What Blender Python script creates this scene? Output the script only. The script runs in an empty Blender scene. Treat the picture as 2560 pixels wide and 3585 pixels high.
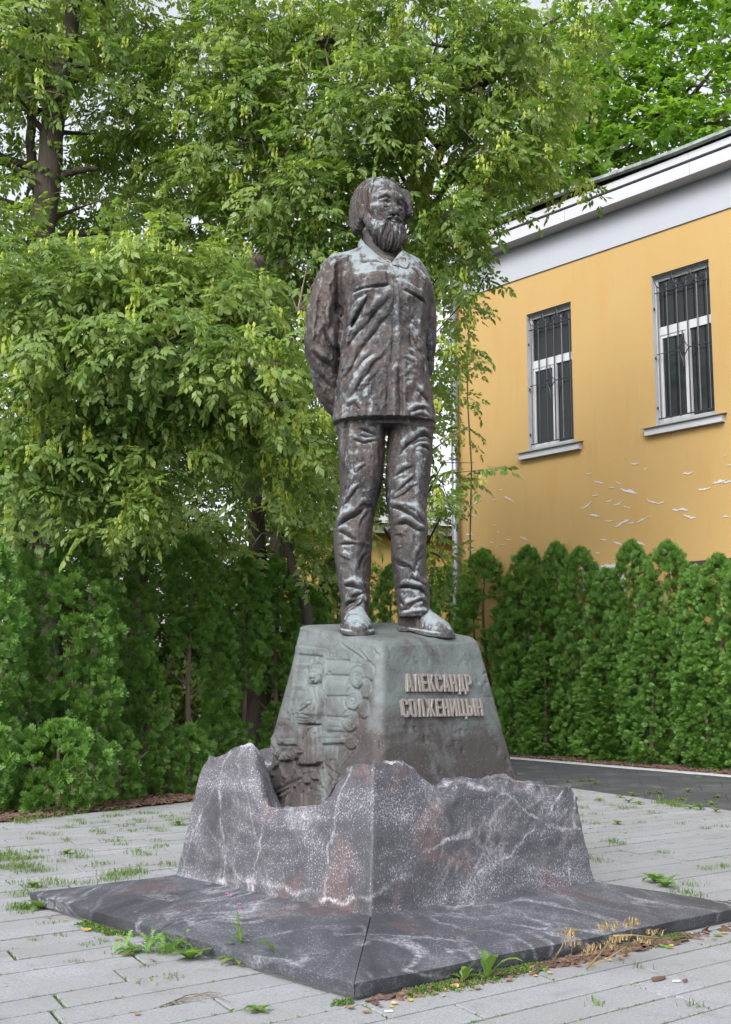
import bpy, math, random
import numpy as np
from math import sin, cos, radians, pi

# ------------------------------------------------------------------ camera, sky, sun, exposure
CAM_H = 1.35
FOC, PCX, PCY, HORIZON = 4320.0, 1280.0, 1792.5, 2425.0      # lens in pixels of a 2560 x 3585 frame
PITCH = math.atan((HORIZON - PCY) / FOC)
scene = bpy.context.scene
cam_data = bpy.data.cameras.new('camera')
cam = bpy.data.objects.new('camera', cam_data)
scene.collection.objects.link(cam)
scene.camera = cam
cam.location = (0, 0, CAM_H)
cam.rotation_euler = (pi / 2 + PITCH, 0, 0)
cam_data.sensor_fit = 'VERTICAL'
cam_data.sensor_height = 36.0
cam_data.lens = 36.0 * FOC / 3585.0
cam_data.clip_start = 0.05
cam_data.clip_end = 3000

SUN_EL, SUN_AZ = radians(38), radians(206)                    # azimuth clockwise from +Y (north)
world = bpy.data.worlds.new('World')
scene.world = world
world.use_nodes = True
wn, wl = world.node_tree.nodes, world.node_tree.links
sky = wn.new('ShaderNodeTexSky')
sky.sky_type = 'NISHITA'
sky.sun_disc = False
sky.sun_elevation = SUN_EL
sky.sun_rotation = SUN_AZ
sky.air_density = 1.0
sky.dust_density = 4.0
sky.ozone_density = 1.0
hs = wn.new('ShaderNodeHueSaturation')
hs.inputs['Saturation'].default_value = 0.22
bg = wn['Background']
bg.inputs['Strength'].default_value = 0.15
wl.new(sky.outputs[0], hs.inputs['Color'])
wl.new(hs.outputs[0], bg.inputs['Color'])

sun_data = bpy.data.lights.new('sun', 'SUN')
sun = bpy.data.objects.new('sun', sun_data)
scene.collection.objects.link(sun)
sun_data.energy = 1.3
sun_data.angle = radians(28)
sun_data.color = (1.0, 0.96, 0.90)
sun.rotation_euler = (pi / 2 - SUN_EL, 0, -SUN_AZ + pi)
sun.location = (0, -5, 20)

vs = scene.view_settings
vs.view_transform = 'Standard'
vs.look = 'None'
vs.exposure = 1.14
vs.gamma = 1.0
vs.use_curve_mapping = False
scene.render.engine = 'CYCLES'
scene.cycles.max_bounces = 6
scene.cycles.transparent_max_bounces = 8
scene.cycles.use_denoising = True

# ------------------------------------------------------------------ helpers
COL = scene.collection
RNG = np.random.default_rng(7)
random.seed(7)

def ray(px, py):
    a = (px - PCX) / FOC; b = (py - PCY) / FOC
    return np.array([a, cos(PITCH) + b * sin(PITCH), sin(PITCH) - b * cos(PITCH)])

def gnd(px, py, z=0.0):
    r = ray(px, py); t = (z - CAM_H) / r[2]
    return np.array([r[0] * t, r[1] * t])

def at(px, py, Y):
    r = ray(px, py); t = Y / r[1]
    return np.array([r[0] * t, Y, CAM_H + r[2] * t])

def proj(p):
    p = np.asarray(p, float)
    dz = p[..., 2] - CAM_H
    c = p[..., 1] * cos(PITCH) + dz * sin(PITCH)
    u = -p[..., 1] * sin(PITCH) + dz * cos(PITCH)
    return PCX + FOC * p[..., 0] / c, PCY - FOC * u / c, c

def tag(o, label=None, cat=None, group=None, kind=None):
    if label: o['label'] = label
    if cat: o['category'] = cat
    if group: o['group'] = group
    if kind: o['kind'] = kind
    return o

def link(name, data, parent=None):
    o = bpy.data.objects.new(name, data)
    COL.objects.link(o)
    if parent is not None:
        o.parent = parent
        o.matrix_parent_inverse = parent_inv(parent)
    return o

def parent_inv(p):
    from mathutils import Matrix
    if p.parent is not None: return Matrix.Identity(4)          # a part is built in world coordinates already
    return Matrix.Translation(p.location).inverted()

def empty(name, loc=(0, 0, 0)):
    o = bpy.data.objects.new(name, None)
    COL.objects.link(o)
    o.location = loc
    o.empty_display_size = 0.2
    return o

def mesh(name, verts, faces, mat=None, smooth=False):
    me = bpy.data.meshes.new(name)
    v = np.asarray(verts, np.float32)
    if isinstance(faces, np.ndarray):
        n, k = faces.shape
        me.vertices.add(len(v)); me.vertices.foreach_set('co', v.ravel())
        me.loops.add(n * k); me.loops.foreach_set('vertex_index', faces.astype(np.int32).ravel())
        me.polygons.add(n)
        me.polygons.foreach_set('loop_start', np.arange(0, n * k, k, dtype=np.int32))
        me.polygons.foreach_set('loop_total', np.full(n, k, np.int32))
        me.update(calc_edges=True)
        me.validate()
    else:
        me.from_pydata([tuple(map(float, p)) for p in v], [], [tuple(map(int, f)) for f in faces])
        me.update()
    if mat is not None: me.materials.append(mat)
    if smooth: me.polygons.foreach_set('use_smooth', np.ones(len(me.polygons), bool))
    return me

def obj(name, verts, faces, mat, parent=None, smooth=False):
    return link(name, mesh(name, verts, faces, mat, smooth), parent)

class MB:
    """collects quads, boxes and tubes of ONE piece"""
    def __init__(s): s.v = []; s.f = []
    def add(s, v, f):
        o = len(s.v); s.v += [tuple(p) for p in v]; s.f += [tuple(i + o for i in q) for q in f]
        return s
    def box(s, c, size, ax=None):
        c = np.asarray(c, float); h = np.asarray(size, float) / 2
        ax = np.eye(3) if ax is None else np.asarray(ax, float)
        v = [c + ax[0] * h[0] * i + ax[1] * h[1] * j + ax[2] * h[2] * k for k in (-1, 1) for j in (-1, 1) for i in (-1, 1)]
        return s.add(v, [(0, 2, 3, 1), (4, 5, 7, 6), (0, 1, 5, 4), (2, 6, 7, 3), (0, 4, 6, 2), (1, 3, 7, 5)])
    def prism(s, poly, d):
        """extrude 3d polygon by vector d"""
        n = len(poly); P = [np.asarray(p, float) for p in poly]; d = np.asarray(d, float)
        v = P + [p + d for p in P]
        return s.add(v, [tuple(range(n))[::-1], tuple(range(n, 2 * n))] + [(i, (i + 1) % n, n + (i + 1) % n, n + i) for i in range(n)])
    def tube(s, pts, radii, seg=8, cap=True):
        pts = [np.asarray(p, float) for p in pts]
        if np.isscalar(radii): radii = [radii] * len(pts)
        rings = []; up = np.array([0.13, 0.31, 0.94])
        for i, p in enumerate(pts):
            d = pts[min(i + 1, len(pts) - 1)] - pts[max(i - 1, 0)]
            d = d / (np.linalg.norm(d) + 1e-9)
            a = np.cross(d, up)
            if np.linalg.norm(a) < 0.05: a = np.cross(d, [1, 0, 0])
            a /= np.linalg.norm(a); b = np.cross(d, a)
            rings.append([p + radii[i] * (a * cos(2 * pi * k / seg) + b * sin(2 * pi * k / seg)) for k in range(seg)])
        v = [q for r in rings for q in r]
        f = [(i * seg + k, i * seg + (k + 1) % seg, (i + 1) * seg + (k + 1) % seg, (i + 1) * seg + k)
             for i in range(len(pts) - 1) for k in range(seg)]
        if cap: f += [tuple(range(seg))[::-1], tuple(range(len(v) - seg, len(v)))]
        return s.add(v, f)
    def build(s, name, mat, parent=None, smooth=False):
        return obj(name, s.v, s.f, mat, parent, smooth)

# ---- numpy value noise
def _hash(ix, iy, iz, seed):
    h = (ix.astype(np.int64) * 374761393 + iy.astype(np.int64) * 668265263 + iz.astype(np.int64) * 2147483647 + seed * 974711) & 0x7fffffff
    h = ((h ^ (h >> 13)) * 1274126177) & 0x7fffffff
    h = ((h ^ (h >> 15)) * 668265263) & 0x7fffffff
    return (h ^ (h >> 16)) / float(0x7fffffff) * 2 - 1

def noise3(x, y, z, seed=0):
    x, y, z = np.broadcast_arrays(x, y, z)
    fx, fy, fz = np.floor(x), np.floor(y), np.floor(z)
    u, v, w = x - fx, y - fy, z - fz
    u = u * u * (3 - 2 * u); v = v * v * (3 - 2 * v); w = w * w * (3 - 2 * w)
    r = 0
    for i in (0, 1):
        for j in (0, 1):
            for k in (0, 1):
                r = r + _hash(fx + i, fy + j, fz + k, seed) * (u if i else 1 - u) * (v if j else 1 - v) * (w if k else 1 - w)
    return r

def fbm(x, y, z, oct=4, seed=0, gain=0.5):
    a, s, r = 1.0, 1.0, 0.0
    for o in range(oct):
        r = r + a * noise3(x * s + 17.3 * o, y * s - 5.1 * o, z * s + 3.7 * o, seed + o)
        a *= gain; s *= 2.03
    return r

def sstep(e0, e1, x):
    t = np.clip((x - e0) / (e1 - e0), 0, 1)
    return t * t * (3 - 2 * t)

# ------------------------------------------------------------------ materials
def new_mat(name):
    m = bpy.data.materials.new(name); m.use_nodes = True
    nt = m.node_tree; return m, nt.nodes, nt.links, nt.nodes['Principled BSDF']

class NT:
    """tiny node-graph writer"""
    def __init__(s, name):
        s.m, s.n, s.l, s.b = new_mat(name)
        s.co = None
    def coord(s, kind='Object'):
        t = s.n.new('ShaderNodeTexCoord'); return t.outputs[kind]
    def pos(s):
        return s.n.new('ShaderNodeNewGeometry').outputs['Position']
    def normal(s):
        return s.n.new('ShaderNodeNewGeometry').outputs['Normal']
    def mapping(s, v, scale=(1, 1, 1), rot=(0, 0, 0), loc=(0, 0, 0)):
        k = s.n.new('ShaderNodeMapping'); s.l.new(v, k.inputs[0])
        k.inputs['Scale'].default_value = scale; k.inputs['Rotation'].default_value = rot; k.inputs['Location'].default_value = loc
        return k.outputs[0]
    def noise(s, v, scale, detail=4, rough=0.55, dist=0.0, out='Fac'):
        k = s.n.new('ShaderNodeTexNoise'); s.l.new(v, k.inputs['Vector'])
        k.inputs['Scale'].default_value = scale; k.inputs['Detail'].default_value = detail
        k.inputs['Roughness'].default_value = rough; k.inputs['Distortion'].default_value = dist
        return k.outputs[out]
    def voro(s, v, scale, feature='F1', out='Distance', rand=1.0):
        k = s.n.new('ShaderNodeTexVoronoi'); k.feature = feature; s.l.new(v, k.inputs['Vector'])
        k.inputs['Scale'].default_value = scale; k.inputs['Randomness'].default_value = rand
        return k.outputs[out]
    def ramp(s, f, stops, interp='LINEAR'):
        k = s.n.new('ShaderNodeValToRGB'); s.l.new(f, k.inputs[0]); r = k.color_ramp; r.interpolation = interp
        while len(r.elements) < len(stops): r.elements.new(0.5)
        for e, (p, c) in zip(r.elements, stops):
            e.position = p; e.color = (c, c, c, 1) if np.isscalar(c) else tuple(c) + (1,)
        return k.outputs[0]
    def math(s, op, a, b=None, clamp=False):
        k = s.n.new('ShaderNodeMath'); k.operation = op; k.use_clamp = clamp
        for i, x in enumerate((a, b)):
            if x is None: continue
            if np.isscalar(x): k.inputs[i].default_value = x
            else: s.l.new(x, k.inputs[i])
        return k.outputs[0]
    def mix(s, fac, a, b, mode='MIX'):
        k = s.n.new('ShaderNodeMix'); k.data_type = 'RGBA'; k.blend_type = mode
        for i, x in ((0, fac), (6, a), (7, b)):
            if hasattr(x, 'links') or hasattr(x, 'is_linked'): s.l.new(x, k.inputs[i])
            elif np.isscalar(x): k.inputs[i].default_value = x
            else: k.inputs[i].default_value = tuple(x) + (1,)
        return k.outputs[2]
    def sep(s, v):
        k = s.n.new('ShaderNodeSeparateXYZ'); s.l.new(v, k.inputs[0]); return k.outputs
    def attr(s, name, out='Color'):
        k = s.n.new('ShaderNodeAttribute'); k.attribute_name = name; return k.outputs[out]
    def objrand(s):
        return s.n.new('ShaderNodeObjectInfo').outputs['Random']
    def bump(s, h, strength=0.3, dist=0.01, normal=None):
        k = s.n.new('ShaderNodeBump'); s.l.new(h, k.inputs['Height'])
        k.inputs['Strength'].default_value = strength; k.inputs['Distance'].default_value = dist
        if normal is not None: s.l.new(normal, k.inputs['Normal'])
        return k.outputs[0]
    def set(s, **kw):
        for k, v in kw.items():
            i = s.b.inputs[k.replace('_', ' ')]
            if hasattr(v, 'is_linked'): s.l.new(v, i)
            elif np.isscalar(v): i.default_value = v
            else: i.default_value = tuple(v) + ((1,) if len(v) == 3 and i.type == 'RGBA' else ())
        return s

def plain(name, color, rough=0.6, metal=0.0, var=0.12, scale=6.0, bump=0.0):
    t = NT(name); c = t.coord()
    n = t.noise(c, scale, 5, 0.6)
    t.set(Base_Color=t.mix(n, tuple(x * (1 - var) for x in color), tuple(min(1, x * (1 + var)) for x in color)), Roughness=rough, Metallic=metal)
    if bump: t.set(Normal=t.bump(t.noise(c, scale * 8, 4), bump, 0.004))
    return t.m
# ---- weathered bronze: brown metal, dark runs, blue-grey verdigris washed on by rain
def bronze(name, green=0.5, brown=(0.074, 0.053, 0.046), dark=(0.016, 0.014, 0.016), pat=(0.245, 0.300, 0.330)):
    t = NT(name); p = t.pos()
    streak = t.mapping(p, (5, 5, 1.1))
    n1 = t.noise(p, 3.0, 6, 0.62, 0.4)
    n2 = t.noise(streak, 2.2, 6, 0.65, 0.3)
    n3 = t.noise(p, 34, 5, 0.7)
    n4 = t.noise(t.mapping(p, (1, 1, 1), loc=(7, 3, 1)), 9, 6, 0.7, 0.8)
    base = t.mix(t.ramp(n1, [(0.38, 0.0), (0.58, 1.0)]), dark, brown)
    base = t.mix(t.math('MULTIPLY', t.ramp(n4, [(0.42, 0.0), (0.68, 1.0)]), 0.55), base, (0.080, 0.078, 0.086))
    up = t.math('MULTIPLY', t.math('MAXIMUM', t.sep(t.normal())[2], 0.0), 0.24)
    pf = t.math('ADD', t.math('ADD', t.math('MULTIPLY', n2, 0.62), t.math('MULTIPLY', n3, 0.30)), up)
    pm = t.ramp(pf, [(0.605 - 0.16 * green, 0.0), (0.70 - 0.16 * green, 1.0)])
    pt = t.n.new('ShaderNodeNewGeometry').outputs['Pointiness']
    wear = t.math('MULTIPLY', t.ramp(pt, [(0.50, 0.0), (0.60, 1.0)]), t.ramp(n4, [(0.30, 0.2), (0.60, 1.0)]))
    pm = t.math('MAXIMUM', t.math('MULTIPLY', pm, 0.74), t.math('MULTIPLY', wear, 0.5))
    col = t.mix(pm, base, pat)
    spk = t.ramp(t.noise(p, 90, 3, 0.6), [(0.62, 0.0), (0.74, 0.65)])
    col = t.mix(spk, col, (0.27, 0.31, 0.33))
    h = t.math('ADD', t.math('MULTIPLY', n3, 0.6), t.math('MULTIPLY', t.noise(p, 120, 4, 0.7), 0.4))
    pits = t.ramp(t.voro(p, 26), [(0.05, 0.0), (0.22, 1.0)])
    pit_on = t.ramp(t.noise(p, 4.5, 3), [(0.5, 1.0), (0.62, 0.0)])
    h = t.math('ADD', h, t.math('MULTIPLY', t.math('MAXIMUM', pits, pit_on), 0.6))
    t.set(Base_Color=col, Roughness=t.math('ADD', t.math('MULTIPLY', pm, 0.20), 0.58),
          Metallic=t.math('SUBTRACT', 0.42, t.math('MULTIPLY', pm, 0.4)), Normal=t.bump(h, 0.9, 0.016))
    return t.m

M = {}
M['bronze'] = bronze('bronze_patina', 0.42)
M['bronze_shirt'] = bronze('bronze_shirt_patina', 0.50)
M['bronze_leg'] = bronze('bronze_trouser_patina', 0.52, brown=(0.070, 0.053, 0.048))
M['bronze_hair'] = bronze('bronze_hair_patina', 0.18, brown=(0.064, 0.047, 0.041))

# ---- pedestal bronze: greener, brown bloom in the middle of the faces, rust runs
def pedestal_bronze():
    t = NT('bronze_pedestal_patina'); p = t.pos(); c = t.coord()
    n1 = t.noise(p, 2.4, 6, 0.62, 0.6); n2 = t.noise(p, 9, 6, 0.68, 0.5); n3 = t.noise(p, 45, 4, 0.7)
    x, y, z = t.sep(p)
    low = t.ramp(z, [(0.0, 0.0), (1.0, 1.0)])
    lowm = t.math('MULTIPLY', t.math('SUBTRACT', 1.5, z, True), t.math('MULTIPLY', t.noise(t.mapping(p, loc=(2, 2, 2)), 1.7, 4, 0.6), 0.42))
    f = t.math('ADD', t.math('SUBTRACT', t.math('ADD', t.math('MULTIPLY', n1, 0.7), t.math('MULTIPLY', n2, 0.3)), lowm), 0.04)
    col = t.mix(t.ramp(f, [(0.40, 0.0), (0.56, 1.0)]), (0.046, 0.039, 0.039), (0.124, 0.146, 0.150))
    col = t.mix(t.ramp(n2, [(0.52, 0.0), (0.70, 0.6)]), col, (0.056, 0.047, 0.049))
    runs = t.noise(t.mapping(p, (11, 11, 0.9)), 1.5, 4, 0.6)
    top = t.math('MULTIPLY', t.ramp(z, [(0.0, 0), (1.0, 1)]), 1.0)
    rm = t.math('MULTIPLY', t.ramp(runs, [(0.60, 0.0), (0.70, 1.0)]), t.ramp(t.math('SUBTRACT', z, 1.0), [(0.40, 0.0), (0.62, 0.7)]))
    col = t.mix(rm, col, (0.120, 0.065, 0.035))
    spk = t.ramp(t.noise(p, 80, 3, 0.6), [(0.62, 0.0), (0.74, 0.5)])
    col = t.mix(spk, col, (0.30, 0.34, 0.34))
    h = t.math('ADD', t.math('MULTIPLY', n3, 0.5), t.math('MULTIPLY', t.noise(p, 140, 4, 0.7), 0.4))
    t.set(Base_Color=col, Roughness=0.62, Metallic=0.22, Normal=t.bump(h, 0.8, 0.012))
    return t.m
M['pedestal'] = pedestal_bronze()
M['letter'] = plain('letter_bronze', (0.21, 0.19, 0.18), 0.45, 0.4, 0.3, 25, 0.3)

# ---- granite
def granite(name, light=1.0, veins=1.0, speck=1.0, smooth=False, tint=(1, 1, 1), lines=()):
    t = NT(name); p = t.pos(); light0 = light
    ws = t.mapping(p, (1, 1, 1), rot=(0.5, 0.3, 0.7))
    big = t.noise(ws, 1.1, 5, 0.6, 0.8)
    band = t.noise(t.mapping(p, (0.8, 0.8, 2.0), rot=(0.75, -0.7, 0.3)), 1.6, 5, 0.62, 0.9)
    g1 = t.noise(p, 100, 3, 0.8); g2 = t.noise(t.mapping(p, loc=(3, 1, 2)), 85, 3, 0.8)
    dark = tuple(0.034 * light * k for k in (0.98, 1.0, 1.17)); mid = tuple(0.072 * light * k for k in (0.99, 1.0, 1.15))
    col = t.mix(t.ramp(band, [(0.35, 0.0), (0.65, 1.0)]), dark, mid)
    red = t.ramp(t.noise(t.mapping(p, (1, 1, 1.3), rot=(0.2, 0.9, 0.1)), 1.9, 4, 0.55, 0.7), [(0.585, 0.0), (0.625, 0.85)])
    col = t.mix(red, col, tuple(light * k for k in (0.076, 0.054, 0.055)))
    # white grains, denser where the band noise is high
    dens = t.math('ADD', t.math('MULTIPLY', band, 0.34 * speck), t.math('MULTIPLY', g1, 0.75))
    gr = t.ramp(dens, [(0.590, 0.0), (0.638, 1.0)])
    col = t.mix(t.math('MULTIPLY', gr, 0.80), col, tuple(min(1, 0.30 * light * k) for k in (0.97, 0.99, 1.06)))
    dk = t.ramp(g2, [(0.34, 1.0), (0.44, 0.0)])
    col = t.mix(t.math('MULTIPLY', dk, 0.6), col, (0.025, 0.026, 0.030))
    # quartz veins
    def vein(scale, rot, w, loc):
        v = t.noise(t.mapping(p, (1, 1, 1), rot=rot, loc=loc), scale, 4, 0.5, 1.2)
        d = t.math('ABSOLUTE', t.math('SUBTRACT', v, 0.5))
        brk = t.ramp(t.noise(t.mapping(p, loc=loc), 2.2, 3), [(0.42, 0.0), (0.58, 1.0)])
        grit = t.math('ADD', t.math('MULTIPLY', t.noise(p, 48, 4, 0.85), 3.4), -1.35)
        return t.math('MULTIPLY', t.math('MULTIPLY', t.ramp(d, [(0.0, 1.0), (w, 0.0)]), brk), grit, True)
    vv = t.math('MAXIMUM', vein(1.0, (0.3, 0.8, 0.2), 0.030, (0, 0, 0)), t.math('MULTIPLY', vein(1.3, (1.1, 0.2, 0.9), 0.05, (5, 2, 8)), 0.35))
    vv = t.math('MAXIMUM', vv, vein(0.8, (0.1, 1.4, 0.4), 0.02, (9, 4, 1)))
    col = t.mix(t.math('MULTIPLY', vv, veins), col, (0.62, 0.61, 0.63))
    # single long quartz veins: a bent sheet through the stone, broken into grains
    x, y, z = t.sep(p)
    for (n, c, w, off) in lines:
        lin = t.math('ADD', t.math('ADD', t.math('MULTIPLY', x, n[0]), t.math('MULTIPLY', y, n[1])), t.math('MULTIPLY', z, n[2]))
        q = t.mapping(p, loc=(off, off * .7, 0))
        bend = t.math('ADD', t.math('MULTIPLY', t.noise(q, 2.2, 3, 0.55), 0.34), t.math('MULTIPLY', t.noise(q, 14, 4, 0.7), 0.05))
        d = t.math('ABSOLUTE', t.math('ADD', t.math('SUBTRACT', lin, c + 0.195), bend))
        brk = t.ramp(t.noise(q, 5.0, 5, 0.75), [(0.44, 0.05), (0.62, 0.85)])
        grit = t.ramp(t.noise(p, 75, 3, 0.85), [(0.42, 0.0), (0.52, 1.0)])
        core = t.ramp(d, [(0.0, 0.9), (w * .25, 0.7), (w * .9, 0.0)])
        col = t.mix(t.math('MULTIPLY', t.math('MULTIPLY', core, brk), t.math('MAXIMUM', grit, t.ramp(d, [(0.0, 0.5), (w * .2, 0.0)])), True), col, (0.48, 0.47, 0.50))
    if tuple(tint) != (1, 1, 1): col = t.mix(1.0, col, tint, 'MULTIPLY')
    h = t.math('ADD', t.math('MULTIPLY', g1, 0.7), t.math('MULTIPLY', g2, 0.3))
    t.set(Base_Color=col, Roughness=0.62, Normal=t.bump(h, 0.30 if smooth else 0.6, 0.006))
    return t.m

# ---- paving slab: fine grey granite grain, a little different from slab to slab
def paving():
    t = NT('paving_granite'); p = t.pos(); r = t.objrand()
    g = t.noise(p, 70, 3, 0.85); b = t.noise(p, 1.3, 5, 0.6); g3 = t.noise(p, 190, 2, 0.8)
    col = t.mix(t.ramp(g, [(0.32, 0.0), (0.68, 1.0)]), (0.168, 0.180, 0.202), (0.360, 0.380, 0.414))
    col = t.mix(t.ramp(g3, [(0.36, 0.6), (0.46, 0.0)]), col, (0.085, 0.088, 0.095))
    col = t.mix(t.ramp(b, [(0.38, 0.0), (0.70, 0.5)]), col, (0.170, 0.166, 0.158))
    col = t.mix(t.math('MULTIPLY', r, 0.45), col, (0.175, 0.180, 0.186))
    st = t.ramp(t.noise(t.mapping(p, loc=(4, 4, 0)), 5, 6, 0.7), [(0.54, 0.0), (0.72, 0.55)])
    col = t.mix(st, col, (0.135, 0.128, 0.112))
    sp = t.ramp(t.noise(t.mapping(p, loc=(1, 9, 0)), 16, 4, 0.7), [(0.66, 0.0), (0.74, 0.6)])
    col = t.mix(sp, col, (0.10, 0.095, 0.08))
    t.set(Base_Color=col, Roughness=0.85, Normal=t.bump(g, 0.35, 0.004))
    return t.m
M['paving'] = paving()
def dark_paving():
    t = NT('dark_paving_granite'); p = t.pos()
    g = t.noise(p, 60, 3, 0.8); b = t.noise(p, 1.5, 6, 0.7, 0.6)
    col = t.mix(g, (0.026, 0.029, 0.036), (0.052, 0.057, 0.067))
    col = t.mix(t.ramp(b, [(0.50, 0.0), (0.66, 0.6)]), col, (0.115, 0.12, 0.13))
    t.set(Base_Color=col, Roughness=0.7, Normal=t.bump(g, 0.3, 0.004))
    return t.m
M['dark_paving'] = dark_paving()
def soil():
    t = NT('joint_soil_moss'); p = t.pos()
    a = t.noise(p, 7, 5, 0.65); b = t.noise(p, 60, 4, 0.7)
    col = t.mix(b, (0.014, 0.012, 0.010), (0.040, 0.036, 0.026))
    col = t.mix(t.ramp(a, [(0.42, 0.0), (0.60, 0.85)]), col, (0.060, 0.068, 0.020))
    t.set(Base_Color=col, Roughness=0.95, Normal=t.bump(b, 0.8, 0.01))
    return t.m
M['soil'] = soil()
def bark_mulch():
    t = NT('bark_mulch'); p = t.pos()
    b = t.noise(p, 30, 5, 0.75); v = t.voro(t.mapping(p, (1, 2.2, 1), rot=(0, 0, 0.6)), 22, out='Color')
    col = t.mix(b, (0.045, 0.026, 0.020), (0.160, 0.090, 0.066))
    col = t.mix(0.35, col, t.mix(t.sep(v)[0], (0.03, 0.018, 0.014), (0.135, 0.080, 0.058)))
    t.set(Base_Color=col, Roughness=0.95, Normal=t.bump(b, 1.0, 0.03))
    return t.m
M['mulch'] = bark_mulch()
def chip():
    t = NT('bark_chip'); r = t.attr('tint', 'Fac')
    n = t.noise(t.pos(), 60, 3)
    t.set(Base_Color=t.mix(n, (0.040, 0.022, 0.016), t.mix(r, (0.110, 0.060, 0.045), (0.270, 0.165, 0.120))), Roughness=0.9)
    return t.m
M['chip'] = chip()

# ---- leaves: reflect and let light through; 'tint' varies from spray to spray
def leaf(name, c0, c1, trans=0.45, tcol=None, rough=0.45):
    t = NT(name); r = t.attr('tint', 'Fac')
    col = t.mix(r, c0, c1)
    t.set(Base_Color=col, Roughness=rough)
    t.b.inputs['Specular IOR Level'].default_value = 0.35
    tr = t.n.new('ShaderNodeBsdfTranslucent')
    tc = t.mix(1.0, col, tcol or (1.7, 1.75, 0.75), 'MULTIPLY')
    t.l.new(tc, tr.inputs['Color'])
    mx = t.n.new('ShaderNodeMixShader'); mx.inputs[0].default_value = trans
    t.l.new(t.b.outputs[0], mx.inputs[1]); t.l.new(tr.outputs[0], mx.inputs[2])
    t.l.new(mx.outputs[0], t.n['Material Output'].inputs['Surface'])
    return t.m
M['leaf_elder'] = leaf('box_elder_leaf', (0.086, 0.155, 0.040), (0.215, 0.292, 0.088), 0.45)
M['leaf_maple'] = leaf('maple_leaf', (0.075, 0.165, 0.020), (0.175, 0.290, 0.045), 0.52)
M['seed'] = leaf('winged_seed', (0.300, 0.380, 0.075), (0.490, 0.550, 0.145), 0.45)
M['dry_seed'] = leaf('dry_seed', (0.20, 0.13, 0.08), (0.32, 0.22, 0.15), 0.3, (1, 0.9, 0.8))
M['thuja'] = leaf('thuja_spray', (0.056, 0.140, 0.030), (0.132, 0.252, 0.052), 0.30)
M['grass'] = leaf('grass_blade', (0.055, 0.115, 0.025), (0.150, 0.215, 0.060), 0.35)
M['weed'] = leaf('weed_leaf', (0.070, 0.150, 0.030), (0.160, 0.250, 0.050), 0.35)
M['yarrow'] = leaf('yarrow_leaf', (0.090, 0.190, 0.045), (0.170, 0.290, 0.080), 0.35)
M['yellow_leaf'] = leaf('fallen_yellow_leaf', (0.45, 0.30, 0.05), (0.62, 0.50, 0.22), 0.3, (1.1, 1.0, 0.7), 0.5)
M['brown_leaf'] = leaf('fallen_brown_leaf', (0.16, 0.085, 0.045), (0.36, 0.24, 0.15), 0.2, (1, 0.9, 0.8), 0.6)
M['straw'] = leaf('dry_straw', (0.25, 0.17, 0.08), (0.38, 0.30, 0.15), 0.2, (1, 1, 0.8))
M['pink'] = plain('pink_petal', (0.62, 0.10, 0.38), 0.5)
def bark(name, a, b):
    t = NT(name); p = t.pos()
    n = t.noise(t.mapping(p, (9, 9, 1.6)), 3.0, 6, 0.7)
    t.set(Base_Color=t.mix(n, a, b), Roughness=0.95, Normal=t.bump(n, 0.9, 0.03))
    return t.m
M['bark'] = bark('tree_bark', (0.018, 0.014, 0.011), (0.070, 0.055, 0.045))
M['twig'] = bark('pale_twig', (0.13, 0.105, 0.085), (0.26, 0.22, 0.185))
M['thuja_bark'] = bark('thuja_bark', (0.055, 0.036, 0.026), (0.165, 0.120, 0.090))
# ---- building
def stucco():
    t = NT('ochre_stucco'); p = t.pos()
    a = t.noise(p, 0.5, 5, 0.6); b = t.noise(p, 60, 4, 0.7); x, y, z = t.sep(p)
    s = t.noise(t.mapping(p, (1.2, 1.2, 0.35)), 1.4, 5, 0.6)
    col = t.mix(a, (0.350, 0.226, 0.082), (0.395, 0.262, 0.102))
    col = t.mix(t.ramp(s, [(0.50, 0.0), (0.74, 0.55)]), col, (0.360, 0.200, 0.056))
    col = t.mix(t.math('MULTIPLY', t.noise(p, 9, 5, 0.75), 0.40), col, (0.33, 0.235, 0.10))
    dirt = t.ramp(t.noise(t.mapping(p, (2.5, 2.5, 0.22)), 1.8, 5, 0.65), [(0.58, 0.0), (0.74, 0.45)])
    col = t.mix(dirt, col, (0.27, 0.19, 0.085))
    t.set(Base_Color=col, Roughness=0.9, Normal=t.bump(b, 0.25, 0.006))
    return t.m
M['stucco'] = stucco()
def white_paint(name, c=(0.40, 0.41, 0.445)):
    t = NT(name); p = t.pos()
    n = t.noise(p, 2.0, 5, 0.6); f = t.noise(t.mapping(p, (2, 2, 9)), 5, 5, 0.7)
    col = t.mix(n, tuple(k * 0.9 for k in c), c)
    col = t.mix(t.ramp(f, [(0.62, 0.0), (0.75, 0.45)]), col, (0.36, 0.35, 0.34))
    t.set(Base_Color=col, Roughness=0.7)
    return t.m
M['white'] = white_paint('white_paint')
M['plaster'] = white_paint('frieze_plaster', (0.325, 0.345, 0.395))
M['upvc'] = plain('window_plastic', (0.44, 0.45, 0.48), 0.35, 0, 0.05)
M['glass'] = None
def glass():
    t = NT('window_glass')
    t.set(Base_Color=(0.012, 0.016, 0.017), Roughness=0.08)
    t.b.inputs['Specular IOR Level'].default_value = 0.32
    return t.m
M['glass'] = glass()
M['iron'] = plain('grille_iron', (0.035, 0.038, 0.046), 0.5, 0.3, 0.4, 20)
M['iron_worn'] = plain('grille_iron_worn', (0.10, 0.10, 0.11), 0.6, 0.2, 0.6, 14)
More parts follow.
